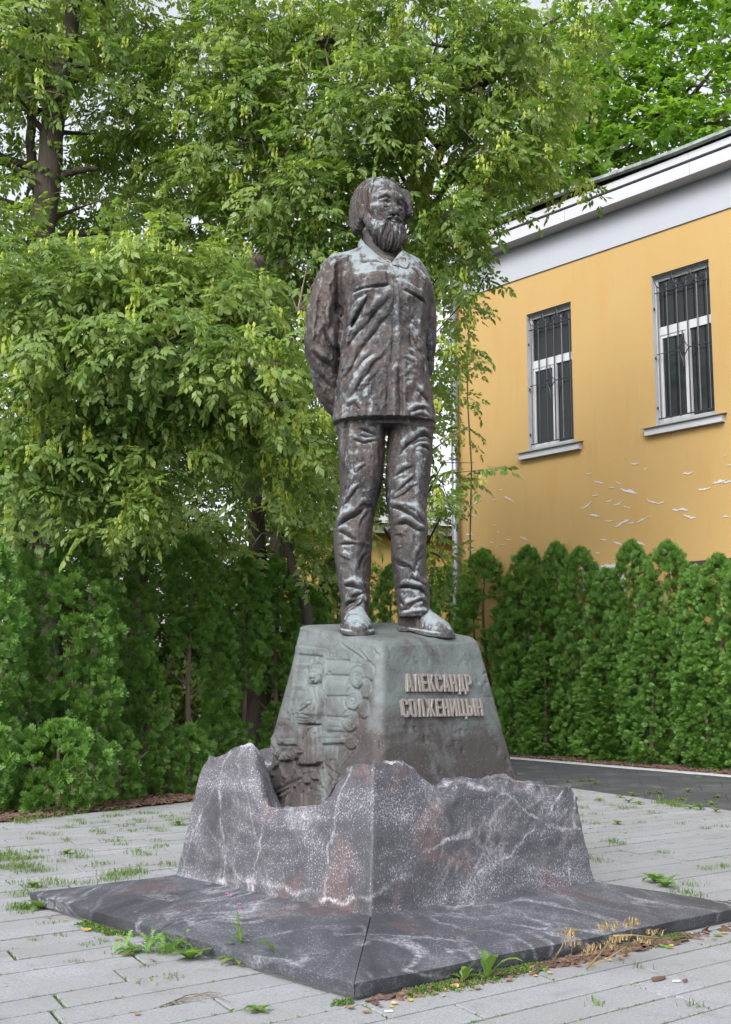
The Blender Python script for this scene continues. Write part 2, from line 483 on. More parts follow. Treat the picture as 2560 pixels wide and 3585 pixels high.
def roofmetal():
    t = NT('verdigris_roof'); p = t.pos()
    n = t.noise(p, 4, 6, 0.65)
    col = t.mix(t.ramp(n, [(0.40, 0.0), (0.62, 1.0)]), (0.115, 0.125, 0.120), (0.235, 0.290, 0.265))
    t.set(Base_Color=col, Roughness=0.6, Metallic=0.25)
    return t.m
M['roof'] = roofmetal()
def galv():
    t = NT('galvanised_steel'); p = t.pos()
    n = t.noise(p, 14, 5, 0.7)
    t.set(Base_Color=t.mix(n, (0.14, 0.15, 0.17), (0.27, 0.285, 0.31)), Roughness=0.45, Metallic=0.6)
    return t.m
M['zinc'] = galv()
M['black'] = plain('black_cable', (0.02, 0.02, 0.02), 0.6)
M['dark_gap'] = plain('dark_recess_shade', (0.035, 0.030, 0.026), 0.9)  # near-black colour stands in for shade inside gaps and openings
M['flake'] = plain('peeled_plaster', (0.45, 0.45, 0.47), 0.9, 0, 0.1, 30)
M['flake_edge'] = plain('lifted_paint', (0.46, 0.30, 0.10), 0.9, 0, 0.1, 30)
M['concrete'] = plain('concrete', (0.20, 0.195, 0.18), 0.9, 0, 0.3, 12, 0.5)
M['curb'] = plain('pale_curb_granite', (0.36, 0.375, 0.39), 0.85, 0, 0.15, 20, 0.2)
M['far_roof'] = plain('pale_tin_roof', (0.46, 0.47, 0.49), 0.5, 0.2, 0.15, 3)
M['far_wall'] = plain('ochre_far_wall', (0.40, 0.27, 0.09), 0.9, 0, 0.15, 2)
M['far_fascia'] = plain('grey_fascia', (0.20, 0.21, 0.20), 0.8)
M['brass'] = plain('white_ac_case', (0.55, 0.56, 0.57), 0.5)
# ================================================================== the monument's frame
AX = radians(49.7)
NR = np.array([sin(AX), cos(AX), 0.0])            # along the right-hand faces
NL = np.array([-cos(AX), sin(AX), 0.0])           # along the left-hand faces
MC = np.array([0.138, 7.97, 0.0])                 # centre of the monument
UP = np.array([0, 0, 1.0])
def mon(a, b, z): return MC + a * NR + b * NL + np.array([0, 0, z])

# long quartz veins: each given by a point on a face of the rock and its direction there
VEINS = []
def vein_line(a, b, z, da, dz, face, w, off):
    p0 = mon(a, b, z); e = (NR if face == 'R' else -NL) * da + UP * dz; nn = np.cross(e, NL if face == 'R' else NR); nn /= np.linalg.norm(nn)
    VEINS.append((tuple(float(k) for k in nn), float(nn @ p0), w, off))
for v in ((-.55, -.9, .42, 1, .42, 'R', .026, 0.0), (.10, -.9, .40, 1, .75, 'R', .016, 3.0), (.45, -.9, .62, 1, -.35, 'R', .020, 6.0), (.70, -.88, .50, .25, 1, 'R', .012, 2.0),
          (-.93, .55, .60, -.22, 1, 'L', .028, 12.0), (-.93, .78, .50, .35, 1, 'L', .014, 15.0), (-.93, .10, .50, -.15, 1, 'L', .018, 18.0), (-.93, -.62, .70, .08, 1, 'L', .018, 21.0)):
    vein_line(*v)
M['granite_rock'] = granite('granite_rough', 1.10, 0.35, 0.98, False, (1.0, .99, 1.04), VEINS)
M['granite_slab'] = granite('granite_sawn', 0.90, 0.60, 0.84, True, (.95, 1.0, 1.08))

# ---------------------------------------------------------------- sloped granite apron
A0, A1, B0, B1 = -1.625, 1.47, -1.625, 1.625      # outer edge
R0, R1, Q0, Q1 = -0.955, 0.86, -0.955, 0.955      # foot of the rock
Z_OUT, Z_IN = 0.085, 0.205
apron = empty('granite_apron', tuple(MC))
tag(apron, 'low sloping dark granite slabs spread round the foot of the rough rock', 'plinth slabs')
def apron_slab(o0, o1, i1, i0, mat=None):
    """one slab of the apron from its four plan corners (outer, outer, inner, inner)"""
    g = 0.003
    def sub(p, q, k):                                # shrink towards the slab's middle for the joint
        return p + (q - p) * k
    P = [np.array(o0 + (Z_OUT,)), np.array(o1 + (Z_OUT,)), np.array(i1 + (Z_IN,)), np.array(i0 + (Z_IN,))]
    c = sum(P) / 4
    P = [p + (c - p) / np.linalg.norm((c - p)[:2]) * g for p in P]
    nu, nv = 26, 14
    V = []; F = []
    for j in range(nv + 1):
        for i in range(nu + 1):
            u, v = i / nu, j / nv
            p = P[0] * (1 - u) * (1 - v) + P[1] * u * (1 - v) + P[2] * u * v + P[3] * (1 - u) * v
            w = mon(p[0], p[1], p[2])
            n = float(fbm(w[0] * 5, w[1] * 5, 0.0, 3, 5)) * 0.003
            if j == 0: n -= 0.006
            V.append(w + UP * n)
    for j in range(nv):
        for i in range(nu):
            k = j * (nu + 1) + i; F.append((k, k + 1, k + nu + 2, k + nu + 1))
    # sides and underside
    edge = [i for i in range(nu + 1)] + [j * (nu + 1) + nu for j in range(1, nv + 1)] + \
           [nv * (nu + 1) + i for i in range(nu - 1, -1, -1)] + [j * (nu + 1) for j in range(nv - 1, 0, -1)]
    base = len(V)
    for n_, e in enumerate(edge):
        p = V[e].copy()
        if n_ <= nu:                                  # sawn outer face, slightly undercut and chipped
            chip_ = float(noise3(p[0] * 9, p[1] * 9, 0.0, 3)) * 0.006
            p[:2] += (MC[:2] - p[:2]) / np.linalg.norm(MC[:2] - p[:2]) * (0.022 + chip_)
        p[2] = 0.018 if n_ <= nu else 0.03
        V.append(p)
    m = len(edge)
    for i in range(m): F.append((edge[(i + 1) % m], edge[i], base + i, base + (i + 1) % m))
    F.append(tuple(base + i for i in range(m)))
    o = obj('slab', V, F, M['granite_slab'], apron, True)
    md = o.modifiers.new('edge', 'EDGE_SPLIT'); md.split_angle = radians(35)
    return o
jo, ji = 0.02, 0.17                                   # joint in the left-front face
apron_slab((A0, jo), (A0, B0), (R0, Q0), (R0, ji))
apron_slab((A0, B1), (A0, jo), (R0, ji), (R0, Q1))
apron_slab((A0, B0), (A1, B0), (R1, Q0), (R0, Q0))
apron_slab((A1, B0), (A1, B1), (R1, Q1), (R1, Q0))
apron_slab((A1, B1), (A0, B1), (R0, Q1), (R1, Q1))
fo = MB().prism([mon(a, b, -0.02) for a, b in ((A0 + .05, B0 + .05), (A1 - .05, B0 + .05), (A1 - .05, B1 - .05), (A0 + .05, B1 - .05))], (0, 0, 0.052))
fo.build('footing', M['concrete'], apron)

# ---------------------------------------------------------------- rough granite rock
def zoomed(x0, y0, s): return lambda X, Y: (x0 + X / s, y0 + Y / s)
zr4 = zoomed(560, 2500, 1.0214)
LEAN = 0.155                                          # how far the sawn faces lean in, per metre of height
def rock_face_hit(px, py, face):
    r = ray(px, py); o = np.array([0, 0, CAM_H])
    if face == 'L': n = -NR; d0 = -(R0)               # outward normal of the left-front face
    else: n = -NL; d0 = -(Q0)
    # plane: dot(p-MC, n) = d0 - LEAN*(z - Z_IN)
    nn = n + np.array([0, 0, LEAN]); t = (d0 + LEAN * Z_IN - np.dot(o - MC, nn)) / np.dot(r, nn)
    p = o + r * t; q = p - MC
    return float(np.dot(q, NR)), float(np.dot(q, NL)), float(p[2])
profL = [rock_face_hit(*zr4(x, y), 'L') for x, y in ((160, 150), (215, 118), (285, 102), (300, 130), (318, 190), (335, 250), (372, 338), (440, 335), (520, 328), (570, 332), (610, 302), (650, 242), (700, 190), (735, 182))]
profR = [rock_face_hit(*zr4(x, y), 'R') for x, y in ((770, 182), (830, 182), (880, 203), (940, 240), (1010, 268), (1060, 250), (1100, 238), (1160, 228), (1230, 232), (1290, 238), (1350, 243), (1440, 262))]
bL = np.array([p[1] for p in profL]); zL = np.array([p[2] for p in profL])
aR = np.array([p[0] for p in profR]); zR = np.array([p[2] for p in profR])
oL = np.argsort(bL); oR = np.argsort(aR)
def rock_height(face, s):
    if face == 0: return np.interp(s, bL[oL], zL[oL])
    if face == 1: return np.interp(s, aR[oR], zR[oR])
    if face == 2: return 0.74 + 0.05 * np.sin(s * 5 + 1) + 0.03 * np.sin(s * 11)
    return 0.90 + 0.06 * np.sin(s * 4 + 2) + 0.04 * np.sin(s * 9)
def make_rock():
    corner = [(R0, Q1), (R0, Q0), (R1, Q0), (R1, Q1)]       # left, near, right, back
    per = []                                                # plan points with smooth corner chamfer
    nper = [170, 160, 60, 60]
    for f in range(4):
        p, q = np.array(corner[f]), np.array(corner[(f + 1) % 4])
        for i in range(nper[f]):
            u = i / nper[f]; per.append((f, *(p + (q - p) * u)))
    n = len(per); A = np.array([p[1] for p in per]); B = np.array([p[2] for p in per]); FC = np.array([p[0] for p in per])
    # soften the plan corners a little
    for _ in range(3):
        A = (np.roll(A, 1) + A * 2 + np.roll(A, -1)) / 4; B = (np.roll(B, 1) + B * 2 + np.roll(B, -1)) / 4
    H = np.zeros(n)
    for f, s in ((0, B), (1, A), (2, B), (3, A)):
        k = FC == f; H[k] = rock_height(f, s[k])
    for _ in range(5): H = (np.roll(H, 1) + H * 2 + np.roll(H, -1)) / 4
    H += 0.012 * fbm(np.arange(n) * 0.12, 0 * H, 0 * H, 3, 11)
    rows = []
    NV, NT_ = 46, 44
    rad = np.maximum(np.abs(A), np.abs(B))
    for j in range(NV + 1):
        v = j / NV; z = 0.175 + (H - 0.175) * v
        k = 1 - LEAN * (z - Z_IN) / 0.955
        P = MC + (A * k)[:, None] * NR + (B * k)[:, None] * NL + z[:, None] * UP
        top = sstep(0.80, 1.0, v)
        d = 0.004 * fbm(P[:, 0] * 14, P[:, 1] * 14, P[:, 2] * 14, 3, 21) + \
            (0.030 * top + 0.004) * fbm(P[:, 0] * 5, P[:, 1] * 5, P[:, 2] * 5, 4, 22)
        # broken zone: scallops bite into the upper edge
        d -= 0.035 * sstep(0.86, 1.0, v)
        out = A[:, None] * NR + B[:, None] * NL; out /= np.linalg.norm(out, axis=1)[:, None]
        rows.append(P + out * d[:, None])
    inner = {0: -0.03, 1: -0.03, 2: 0.0, 3: 0.0}
    for j in range(1, NT_ + 1):
        w = j / NT_
        k0 = 1 - LEAN * (H - Z_IN) / 0.955
        k = k0 + (0.50 - k0) * w
        out = A[:, None] * NR + B[:, None] * NL; out /= np.linalg.norm(out, axis=1)[:, None]
        P = MC + (A * k)[:, None] * NR + (B * k)[:, None] * NL
        Hs = H.copy()
        for _ in range(int(1 + 26 * w)): Hs = (np.roll(Hs, 2) + Hs * 2 + np.roll(Hs, -2)) / 4
        z = H * (1 - w) + Hs * w
        rough = fbm(P[:, 0] * 3.2, P[:, 1] * 3.2, z * 0 + 1.0, 5, 31)
        ridg = 1 - np.abs(fbm(P[:, 0] * 2.2, P[:, 1] * 2.2, z * 0 + 4.0, 4, 41)) * 2
        z = z + (0.055 * rough + 0.045 * ridg * sstep(0, 0.4, w)) * sstep(0.0, 0.18, w) - 0.01 * sstep(0, .1, w)
        # keep the top clear of the pedestal relief on the left-front side, heap it up on the others
        s0 = sstep(0.10, 0.50, w)
        inn = 0.62 + 0.03 * rough
        z = np.where((FC == 0) & (B < 0.80), np.minimum(z, z * (1 - s0) + inn * s0), z + 0.01 * s0)
        P = P + UP * z[:, None] - out * 0.035
        rows.append(P)
    V = np.concatenate(rows); nr_ = len(rows)
    i = np.arange(n); ip = (i + 1) % n
    F = np.concatenate([np.stack([j * n + i, j * n + ip, (j + 1) * n + ip, (j + 1) * n + i], 1) for j in range(nr_ - 1)])
    o = obj('granite_rock', V, F, M['granite_rock'], None, True)
    tag(o, 'rough white-veined granite block with broken top clasping the bronze pedestal', 'rock')
    md = o.modifiers.new('edge', 'EDGE_SPLIT'); md.split_angle = radians(50)
    return o
make_rock()

# ---------------------------------------------------------------- bronze pedestal
PT, PB_SLOPE = 0.4165, 0.195
def ped_half(z): return PT + (1.72 - z) * PB_SLOPE
def ped_top(a, b):                                    # tilted top plane
    return 1.742 + a / PT * 0.025 + b / PT * 0.0675
# sculpting tool: paint a height map with strokes and plates, in millimetres of relief
class Relief:
    def __init__(s, U, W):
        s.U, s.W = U, W; s.D = np.zeros_like(U)
        s.NU = noise3(U * 14, W * 14, 0 * U, 91); s.NW = noise3(U * 14, W * 14, 0 * U, 92)
    def dist(s, pts):
        best = np.full(s.U.shape, 1e9)
        for (x0, y0), (x1, y1) in zip(pts[:-1], pts[1:]):
            dx, dy = x1 - x0, y1 - y0; L = dx * dx + dy * dy + 1e-12
            t = np.clip(((s.U - x0) * dx + (s.W - y0) * dy) / L, 0, 1)
            best = np.minimum(best, np.hypot(s.U - x0 - t * dx, s.W - y0 - t * dy))
        return best
    def line(s, pts, w, amp):
        s.D += amp * np.exp(-(s.dist(pts) / w) ** 2)
    def crease(s, pts, w, amp, side=1):
        """cloth fold: sharp valley, rounded shoulder on one side, both dying out towards the ends"""
        best = np.full(s.U.shape, 1e9); sg = np.zeros(s.U.shape); tt = np.zeros(s.U.shape)
        seg = [math.hypot(b[0] - a[0], b[1] - a[1]) for a, b in zip(pts[:-1], pts[1:])]; tot = sum(seg); acc = 0
        wu = s.U + 0.010 * s.NU; ww = s.W + 0.010 * s.NW
        for (x0, y0), (x1, y1), L1 in zip(pts[:-1], pts[1:], seg):
            dx, dy = x1 - x0, y1 - y0
            t = np.clip(((wu - x0) * dx + (ww - y0) * dy) / (L1 * L1 + 1e-12), 0, 1)
            ex, ey = wu - x0 - t * dx, ww - y0 - t * dy; e = np.hypot(ex, ey); k = e < best
            best = np.where(k, e, best); sg = np.where(k, np.sign(dx * ey - dy * ex) * side, sg); tt = np.where(k, (acc + t * L1) / tot, tt); acc += L1
        q = best * sg; en = np.clip(np.sin(np.clip(tt, 0, 1) * pi) * 1.25 + 0.12, 0, 1) ** 0.8
        wv = w * (0.75 + 0.5 * en)
        s.D += amp * en * (-np.exp(-np.abs(q) / (0.42 * wv)) * 1.35 + 0.95 * np.exp(-((q - 1.25 * wv) / (1.0 * wv)) ** 2) - 0.25 * np.exp(-((q + 1.6 * wv) / (1.6 * wv)) ** 2))
    def inside(s, pts):
        c = np.zeros(s.U.shape, bool); n = len(pts)
        for i in range(n):
            (x0, y0), (x1, y1) = pts[i], pts[(i + 1) % n]
            if y0 == y1: continue
            k = ((y0 > s.W) != (y1 > s.W)) & (s.U < (x1 - x0) * (s.W - y0) / (y1 - y0) + x0); c ^= k
        return c
    def plate(s, pts, amp, soft, dome=0.0):
        ins = s.inside(pts); d = s.dist(pts + [pts[0]])
        sd = np.where(ins, d, -d)
        s.D += amp * sstep(-soft * 0.4, soft, sd) + dome * np.where(ins, np.sqrt(np.clip(d / 0.05, 0, 1)), 0)

def make_pedestal():
    root = empty('bronze_pedestal', (MC[0], MC[1], 0.3))
    tag(root, 'tapered green-grey bronze pedestal with relief picture and raised name letters', 'pedestal')
    Z0 = 0.30
    nz = 250
    zs = np.linspace(0, 1, nz + 1)
    # perimeter samples: left-front face fine, the others coarser
    segs = [(200, (-1, 1), (-1, -1)), (110, (-1, -1), (1, -1)), (36, (1, -1), (1, 1)), (36, (1, 1), (-1, 1))]
    UA, UB, FC, SS = [], [], [], []
    for f, (m, p, q) in enumerate(segs):
        s = np.arange(m) / m
        if f < 2: s = np.clip(s, 0, 1)
        UA += list(p[0] + (q[0] - p[0]) * s); UB += list(p[1] + (q[1] - p[1]) * s); FC += [f] * m; SS += list(s)
    UA, UB, FC, SS = map(np.array, (UA, UB, FC, SS))
    # rounded corners: pull unit-square points on to a rounded square
    rc = 0.12
    qx, qy = np.abs(UA) - (1 - rc), np.abs(UB) - (1 - rc)
    k = (qx > 0) & (qy > 0); L = np.hypot(qx, qy) + 1e-9
    UA = np.where(k, np.sign(UA) * (1 - rc + qx / L * rc), UA); UB = np.where(k, np.sign(UB) * (1 - rc + qy / L * rc), UB)
    n = len(UA)
    NA = np.where(FC == 0, -1.0, np.where(FC == 2, 1.0, 0.0)); NB = np.where(FC == 1, -1.0, np.where(FC == 3, 1.0, 0.0))
    zt = ped_top(UA * PT, UB * PT) - 0.03
    Zg = Z0 + (zt[None, :] - Z0) * zs[:, None]
    half = ped_half(Zg)
    # relief on the left-front face; coordinates: metres along -NL (to the right) and up
    Ug = -(UB[None, :] * half); Wg = Zg.copy()
    kf = np.where(FC == 0)[0]
    R = Relief(Ug[:, kf], Wg[:, kf])
    zf = zoomed(880, 2180, 3.498)
    def fp(X, Y):                                      # photo -> point on the leaning face
        px, py = zf(X, Y); r = ray(px, py); o = np.array([0, 0, CAM_H])
        nn = -NR + UP * PB_SLOPE
        t = (PT + 1.72 * PB_SLOPE - np.dot(o - MC, nn)) / np.dot(r, nn); p = o + r * t
        return (-float(np.dot(p - MC, NL)), float(p[2]))
    K = [0.00085]                                      # relief depth: shallow for the house, fuller for the figures
    def S(pts, w, amp): R.line([fp(*p) for p in pts], w, amp * K[0])
    def PL(pts, amp, soft=0.008, dome=0.0): R.plate([fp(*p) for p in pts], amp * K[0], soft, dome * K[0])
    g = 0.0065
    # sunken panel inside the frame of the face
    PL([(480, 260), (1300, 330), (1500, 560), (1440, 1100), (1330, 1600), (1180, 1900), (900, 2250), (150, 2260), (130, 1400), (300, 760)], -14, 0.06)
    # door: outer casing, recessed leaf, panels
    PL([(520, 275), (940, 330), (880, 800), (870, 1140), (420, 1100)], 9)
    PL([(570, 375), (872, 405), (850, 760), (850, 1090), (445, 1100)], -16, 0.006)
    S([(545, 512), (740, 522)], g, 6); S([(540, 560), (680, 568)], g, -5); S([(500, 770), (600, 780)], g, 6); S([(490, 825), (600, 832)], g, -5)
    S([(680, 565), (640, 760)], g, 4); S([(550, 720), (660, 575)], g * .7, -3)
    # log wall: rounded logs between horizontal seams
    for yl, yr in ((455, 470), (645, 655), (905, 905), (1155, 1165), (1345, 1350)):
        S([(905, yl), (1180, yr)], 0.007, -13)
    for yl in (545, 770, 1030, 1250): S([(905, yl), (1150, yl + 10)], 0.035, 8)
    for yl in (420, 660, 690, 1270, 1185): S([(930, yl), (1090, yl + 18)], 0.005, -5)
    for yl in (605, 910, 1185, 1265): S([(300, yl), (430, yl + 3)], 0.005, -5)
    # log ends with rings
    for cx, cy, rx, ry in ((1280, 675, 92, 132), (1230, 940, 98, 138), (1195, 1205, 98, 135), (1200, 1470, 75, 90)):
        ell = lambda s: [(cx + rx * s * cos(t), cy + ry * s * sin(t)) for t in np.linspace(0, 2 * pi, 22)]
        PL(ell(1.0), 15, 0.010); S(ell(1.04), 0.006, -9); S(ell(0.78), 0.005, -5); S(ell(0.5), 0.005, -5); S(ell(0.24), 0.005, -6)
    for cx, cy in ((1420, 600), (1385, 810), (1365, 1060)):
        ell = [(cx + 82 * cos(t), cy + 128 * sin(t)) for t in np.linspace(-1.9, 1.9, 14)]
        S(ell, 0.007, -10); PL([(cx + 75 * cos(t), cy + 120 * sin(t)) for t in np.linspace(0, 2 * pi, 18)], 5, 0.01)
    # rays of roof timbers and scratches
    for a, b in (((1110, 260), (1350, 440)), ((1320, 330), (1460, 520)), ((1500, 330), (1555, 410)), ((1170, 490), (1330, 500)), ((1310, 1380), (1150, 1800)),
                 ((1230, 1600), (1050, 1830)), ((1160, 1620), (1010, 1790)), ((1400, 1500), (1240, 1780)), ((880, 1740), (1130, 1920)), ((900, 1850), (1080, 2000))):
        S([a, b], 0.008, -9)
        S([(a[0] + 22, a[1]), (b[0] + 22, b[1])], 0.009, 6)
    # bench either side of the woman
    PL([(270, 1355), (560, 1350), (560, 1410), (300, 1420)], 9); PL([(300, 1420), (555, 1415), (555, 1500), (310, 1500)], 15)
    S([(310, 1510), (555, 1510)], g, -13); S([(440, 1510), (430, 1560)], 0.010, 9)
    PL([(850, 1350), (1080, 1345), (1115, 1420), (1110, 1480), (860, 1490), (850, 1400)], 14); S([(860, 1500), (1105, 1492)], g, -13); S([(870, 1415), (1100, 1412)], g * .7, -6)
    PL([(960, 1500), (1050, 1500), (1030, 1680), (930, 1680)], 8); S([(1000, 1500), (980, 1690)], g, -6)
    # woman: skirt, bodice, arms, kerchief, face, boots; every outline is cut in
    K[0] = 0.0018
    def FIG(pts, amp, dome, soft=0.007, cut=-7):
        PL(pts, amp, soft, dome); S(pts + [pts[0]], 0.0055, cut)
    FIG([(575, 1240), (835, 1250), (850, 1480), (860, 1700), (810, 1745), (570, 1750), (600, 1600), (555, 1420)], 15, 9)
    FIG([(690, 745), (830, 750), (868, 860), (872, 1080), (840, 1250), (580, 1250), (585, 1000), (620, 850)], 15, 9)
    FIG([(645, 800), (675, 850), (640, 960), (620, 1040), (690, 1000), (735, 955), (765, 965), (760, 1000), (700, 1040), (620, 1100), (560, 1130), (542, 1090), (580, 980), (610, 860)], 4, 2, .006, -5)
    for e in ((730, 930), (755, 945), (768, 970)): S([(715, 985), e], 0.0045, 3)
    FIG([(838, 810), (865, 860), (882, 1000), (876, 1100), (840, 1190), (800, 1260), (750, 1330), (720, 1310), (770, 1240), (810, 1170), (828, 1080), (820, 920)], 4, 2, .006, -5)
    for e in ((712, 1318), (735, 1345), (760, 1335)): S([(765, 1270), e], 0.0045, 3)
    FIG([(790, 505), (840, 530), (852, 620), (835, 700), (810, 750), (720, 750), (700, 715), (725, 640), (735, 550)], 18, 8)
    face = [(795, 545), (828, 570), (832, 640), (815, 700), (785, 728), (755, 715), (745, 640), (760, 575)]
    S(face + [face[0]], 0.0045, -7); PL(face, 3, 0.010, 6)
    S([(792, 620), (786, 662)], 0.006, 6); S([(760, 612), (778, 615)], 0.005, -6); S([(803, 612), (820, 612)], 0.005, -6); S([(768, 688), (805, 686)], 0.005, -6)
    S([(745, 745), (775, 770), (810, 745)], 0.006, 6); S([(760, 775), (720, 830)], 0.005, -5); S([(772, 775), (780, 850)], 0.005, -5)
    for a, b, c in (((590, 1195), (690, 1212), (800, 1185)), ((600, 1165), (700, 1180), (790, 1165))): S([a, b, c], 0.005, -6)
    for a, b in (((720, 1370), (714, 1740)), ((690, 1420), (672, 1740)), ((812, 1360), (815, 1690)), ((640, 1300), (612, 1700)), ((835, 1420), (845, 1680))):
        S([a, b], 0.006, -9); S([(a[0] + 20, a[1]), (b[0] + 20, b[1])], 0.008, 4)
    for a, b in (((620, 880), (600, 980)), ((790, 800), (810, 960)), ((700, 1050), (740, 1090)), ((660, 1110), (760, 1150)), ((800, 1040), (750, 1120))): S([a, b], 0.005, -5)
    FIG([(625, 1760), (700, 1760), (705, 1880), (712, 1960), (680, 1985), (640, 1970), (628, 1880)], 13, 7)
    FIG([(710, 1760), (770, 1755), (780, 1850), (815, 1905), (800, 1930), (750, 1930), (715, 1880)], 12, 7)
    S([(630, 1860), (700, 1850)], g, -5); S([(715, 1840), (775, 1835)], g, -5); S([(630, 1800), (695, 1795)], g, -4)
    # dog
    FIG([(285, 1570), (340, 1560), (470, 1565), (555, 1560), (590, 1545), (612, 1520), (632, 1560), (690, 1580), (650, 1610), (640, 1650), (600, 1680), (580, 1730), (540, 1680), (420, 1700), (360, 1690), (310, 1660), (270, 1610)], 15, 9)
    S([(300, 1565), (262, 1500), (247, 1420), (258, 1370)], 0.010, 11)
    FIG([(300, 1640), (350, 1660), (320, 1750), (270, 1810), (255, 1890), (215, 1890), (235, 1810), (280, 1740)], 10, 5)
    S([(385, 1680), (352, 1770), (378, 1870), (405, 1890)], 0.012, 10)
    FIG([(500, 1660), (560, 1680), (560, 1780), (615, 1890), (590, 1905), (530, 1800)], 11, 5)
    S([(570, 1700), (545, 1790), (495, 1880)], 0.010, 9)
    for k in range(14): S([(310 + k * 20, 1580 + (k % 3) * 25), (330 + k * 20, 1605 + (k % 3) * 25)], 0.004, -4)
    K[0] = 0.0011
    # trampled ground at the foot
    for a, b in (((560, 1930), (240, 2080)), ((500, 1990), (180, 2200)), ((300, 2090), (200, 2250)), ((420, 2060), (360, 2240)), ((850, 1800), (900, 2150)),
                 ((960, 1950), (900, 2150)), ((700, 2050), (900, 2100)), ((610, 2090), (620, 2230)), ((820, 1990), (880, 2060)), ((140, 2120), (330, 2110)), ((1040, 1900), (940, 2100))):
        S([a, b], 0.012, -16); S([(a[0] + 30, a[1] + 12), (b[0] + 34, b[1] + 12)], 0.014, 12)
    D = np.zeros_like(Zg)
    low = 1 - sstep(0.6, 1.0, Zg[:, kf])
    D[:, kf] = R.D
    P = MC + (UA[None, :] * half)[..., None] * NR + (UB[None, :] * half)[..., None] * NL + Zg[..., None] * UP
    x, y, z = P[..., 0], P[..., 1], P[..., 2]
    nz1 = fbm(x * 9, y * 9, z * 9, 4, 3)
    pit = np.minimum(0, noise3(x * 34, y * 34, z * 34, 8) + 0.45) * sstep(0.05, 0.35, noise3(x * 4, y * 4, z * 4, 9))
    gouge = np.minimum(0, fbm(x * 13, y * 13, z * 7, 3, 15) + 0.55) * sstep(0.0, 0.3, noise3(x * 3.1, y * 3.1, z * 3.1, 19) )
    D += 0.0035 * nz1 + 0.026 * pit + 0.055 * gouge * np.where(FC == 0, 0.4, 1.0)[None, :]
    # bulge of casting at the foot of the left-front face
    nrm = UA[None, :, None] * 0 + (NA[:, None] * NR + NB[:, None] * NL)[None] + np.zeros_like(P)
    P = P + nrm * D[..., None]
    rows = [P[i] for i in range(nz + 1)]
    # rounded shoulder and top
    rs = 0.055
    for q in np.linspace(0.15, 1.0, 7):
        an = q * pi / 2; ins = 1 - rs * (1 - cos(an)) / PT; rise = rs * sin(an) * 0.62
        A_, B_ = UA * PT * ins, UB * PT * ins
        Z_ = ped_top(A_, B_) - 0.03 + rise
        rows.append(MC + A_[:, None] * NR + B_[:, None] * NL + Z_[:, None] * UP)
    for q in np.linspace(0.84, 0.0, 12):
        A_, B_ = UA * PT * q, UB * PT * q
        Z_ = ped_top(A_, B_) + 0.004 + 0.004 * fbm(A_ * 12, B_ * 12, 0 * A_, 3, 6)
        rows.append(MC + A_[:, None] * NR + B_[:, None] * NL + Z_[:, None] * UP)
    V = np.concatenate(rows); i = np.arange(n); ip = (i + 1) % n
    F = np.concatenate([np.stack([j * n + i, j * n + ip, (j + 1) * n + ip, (j + 1) * n + i], 1) for j in range(len(rows) - 1)])
    obj('body', V, F, M['pedestal'], root, True)
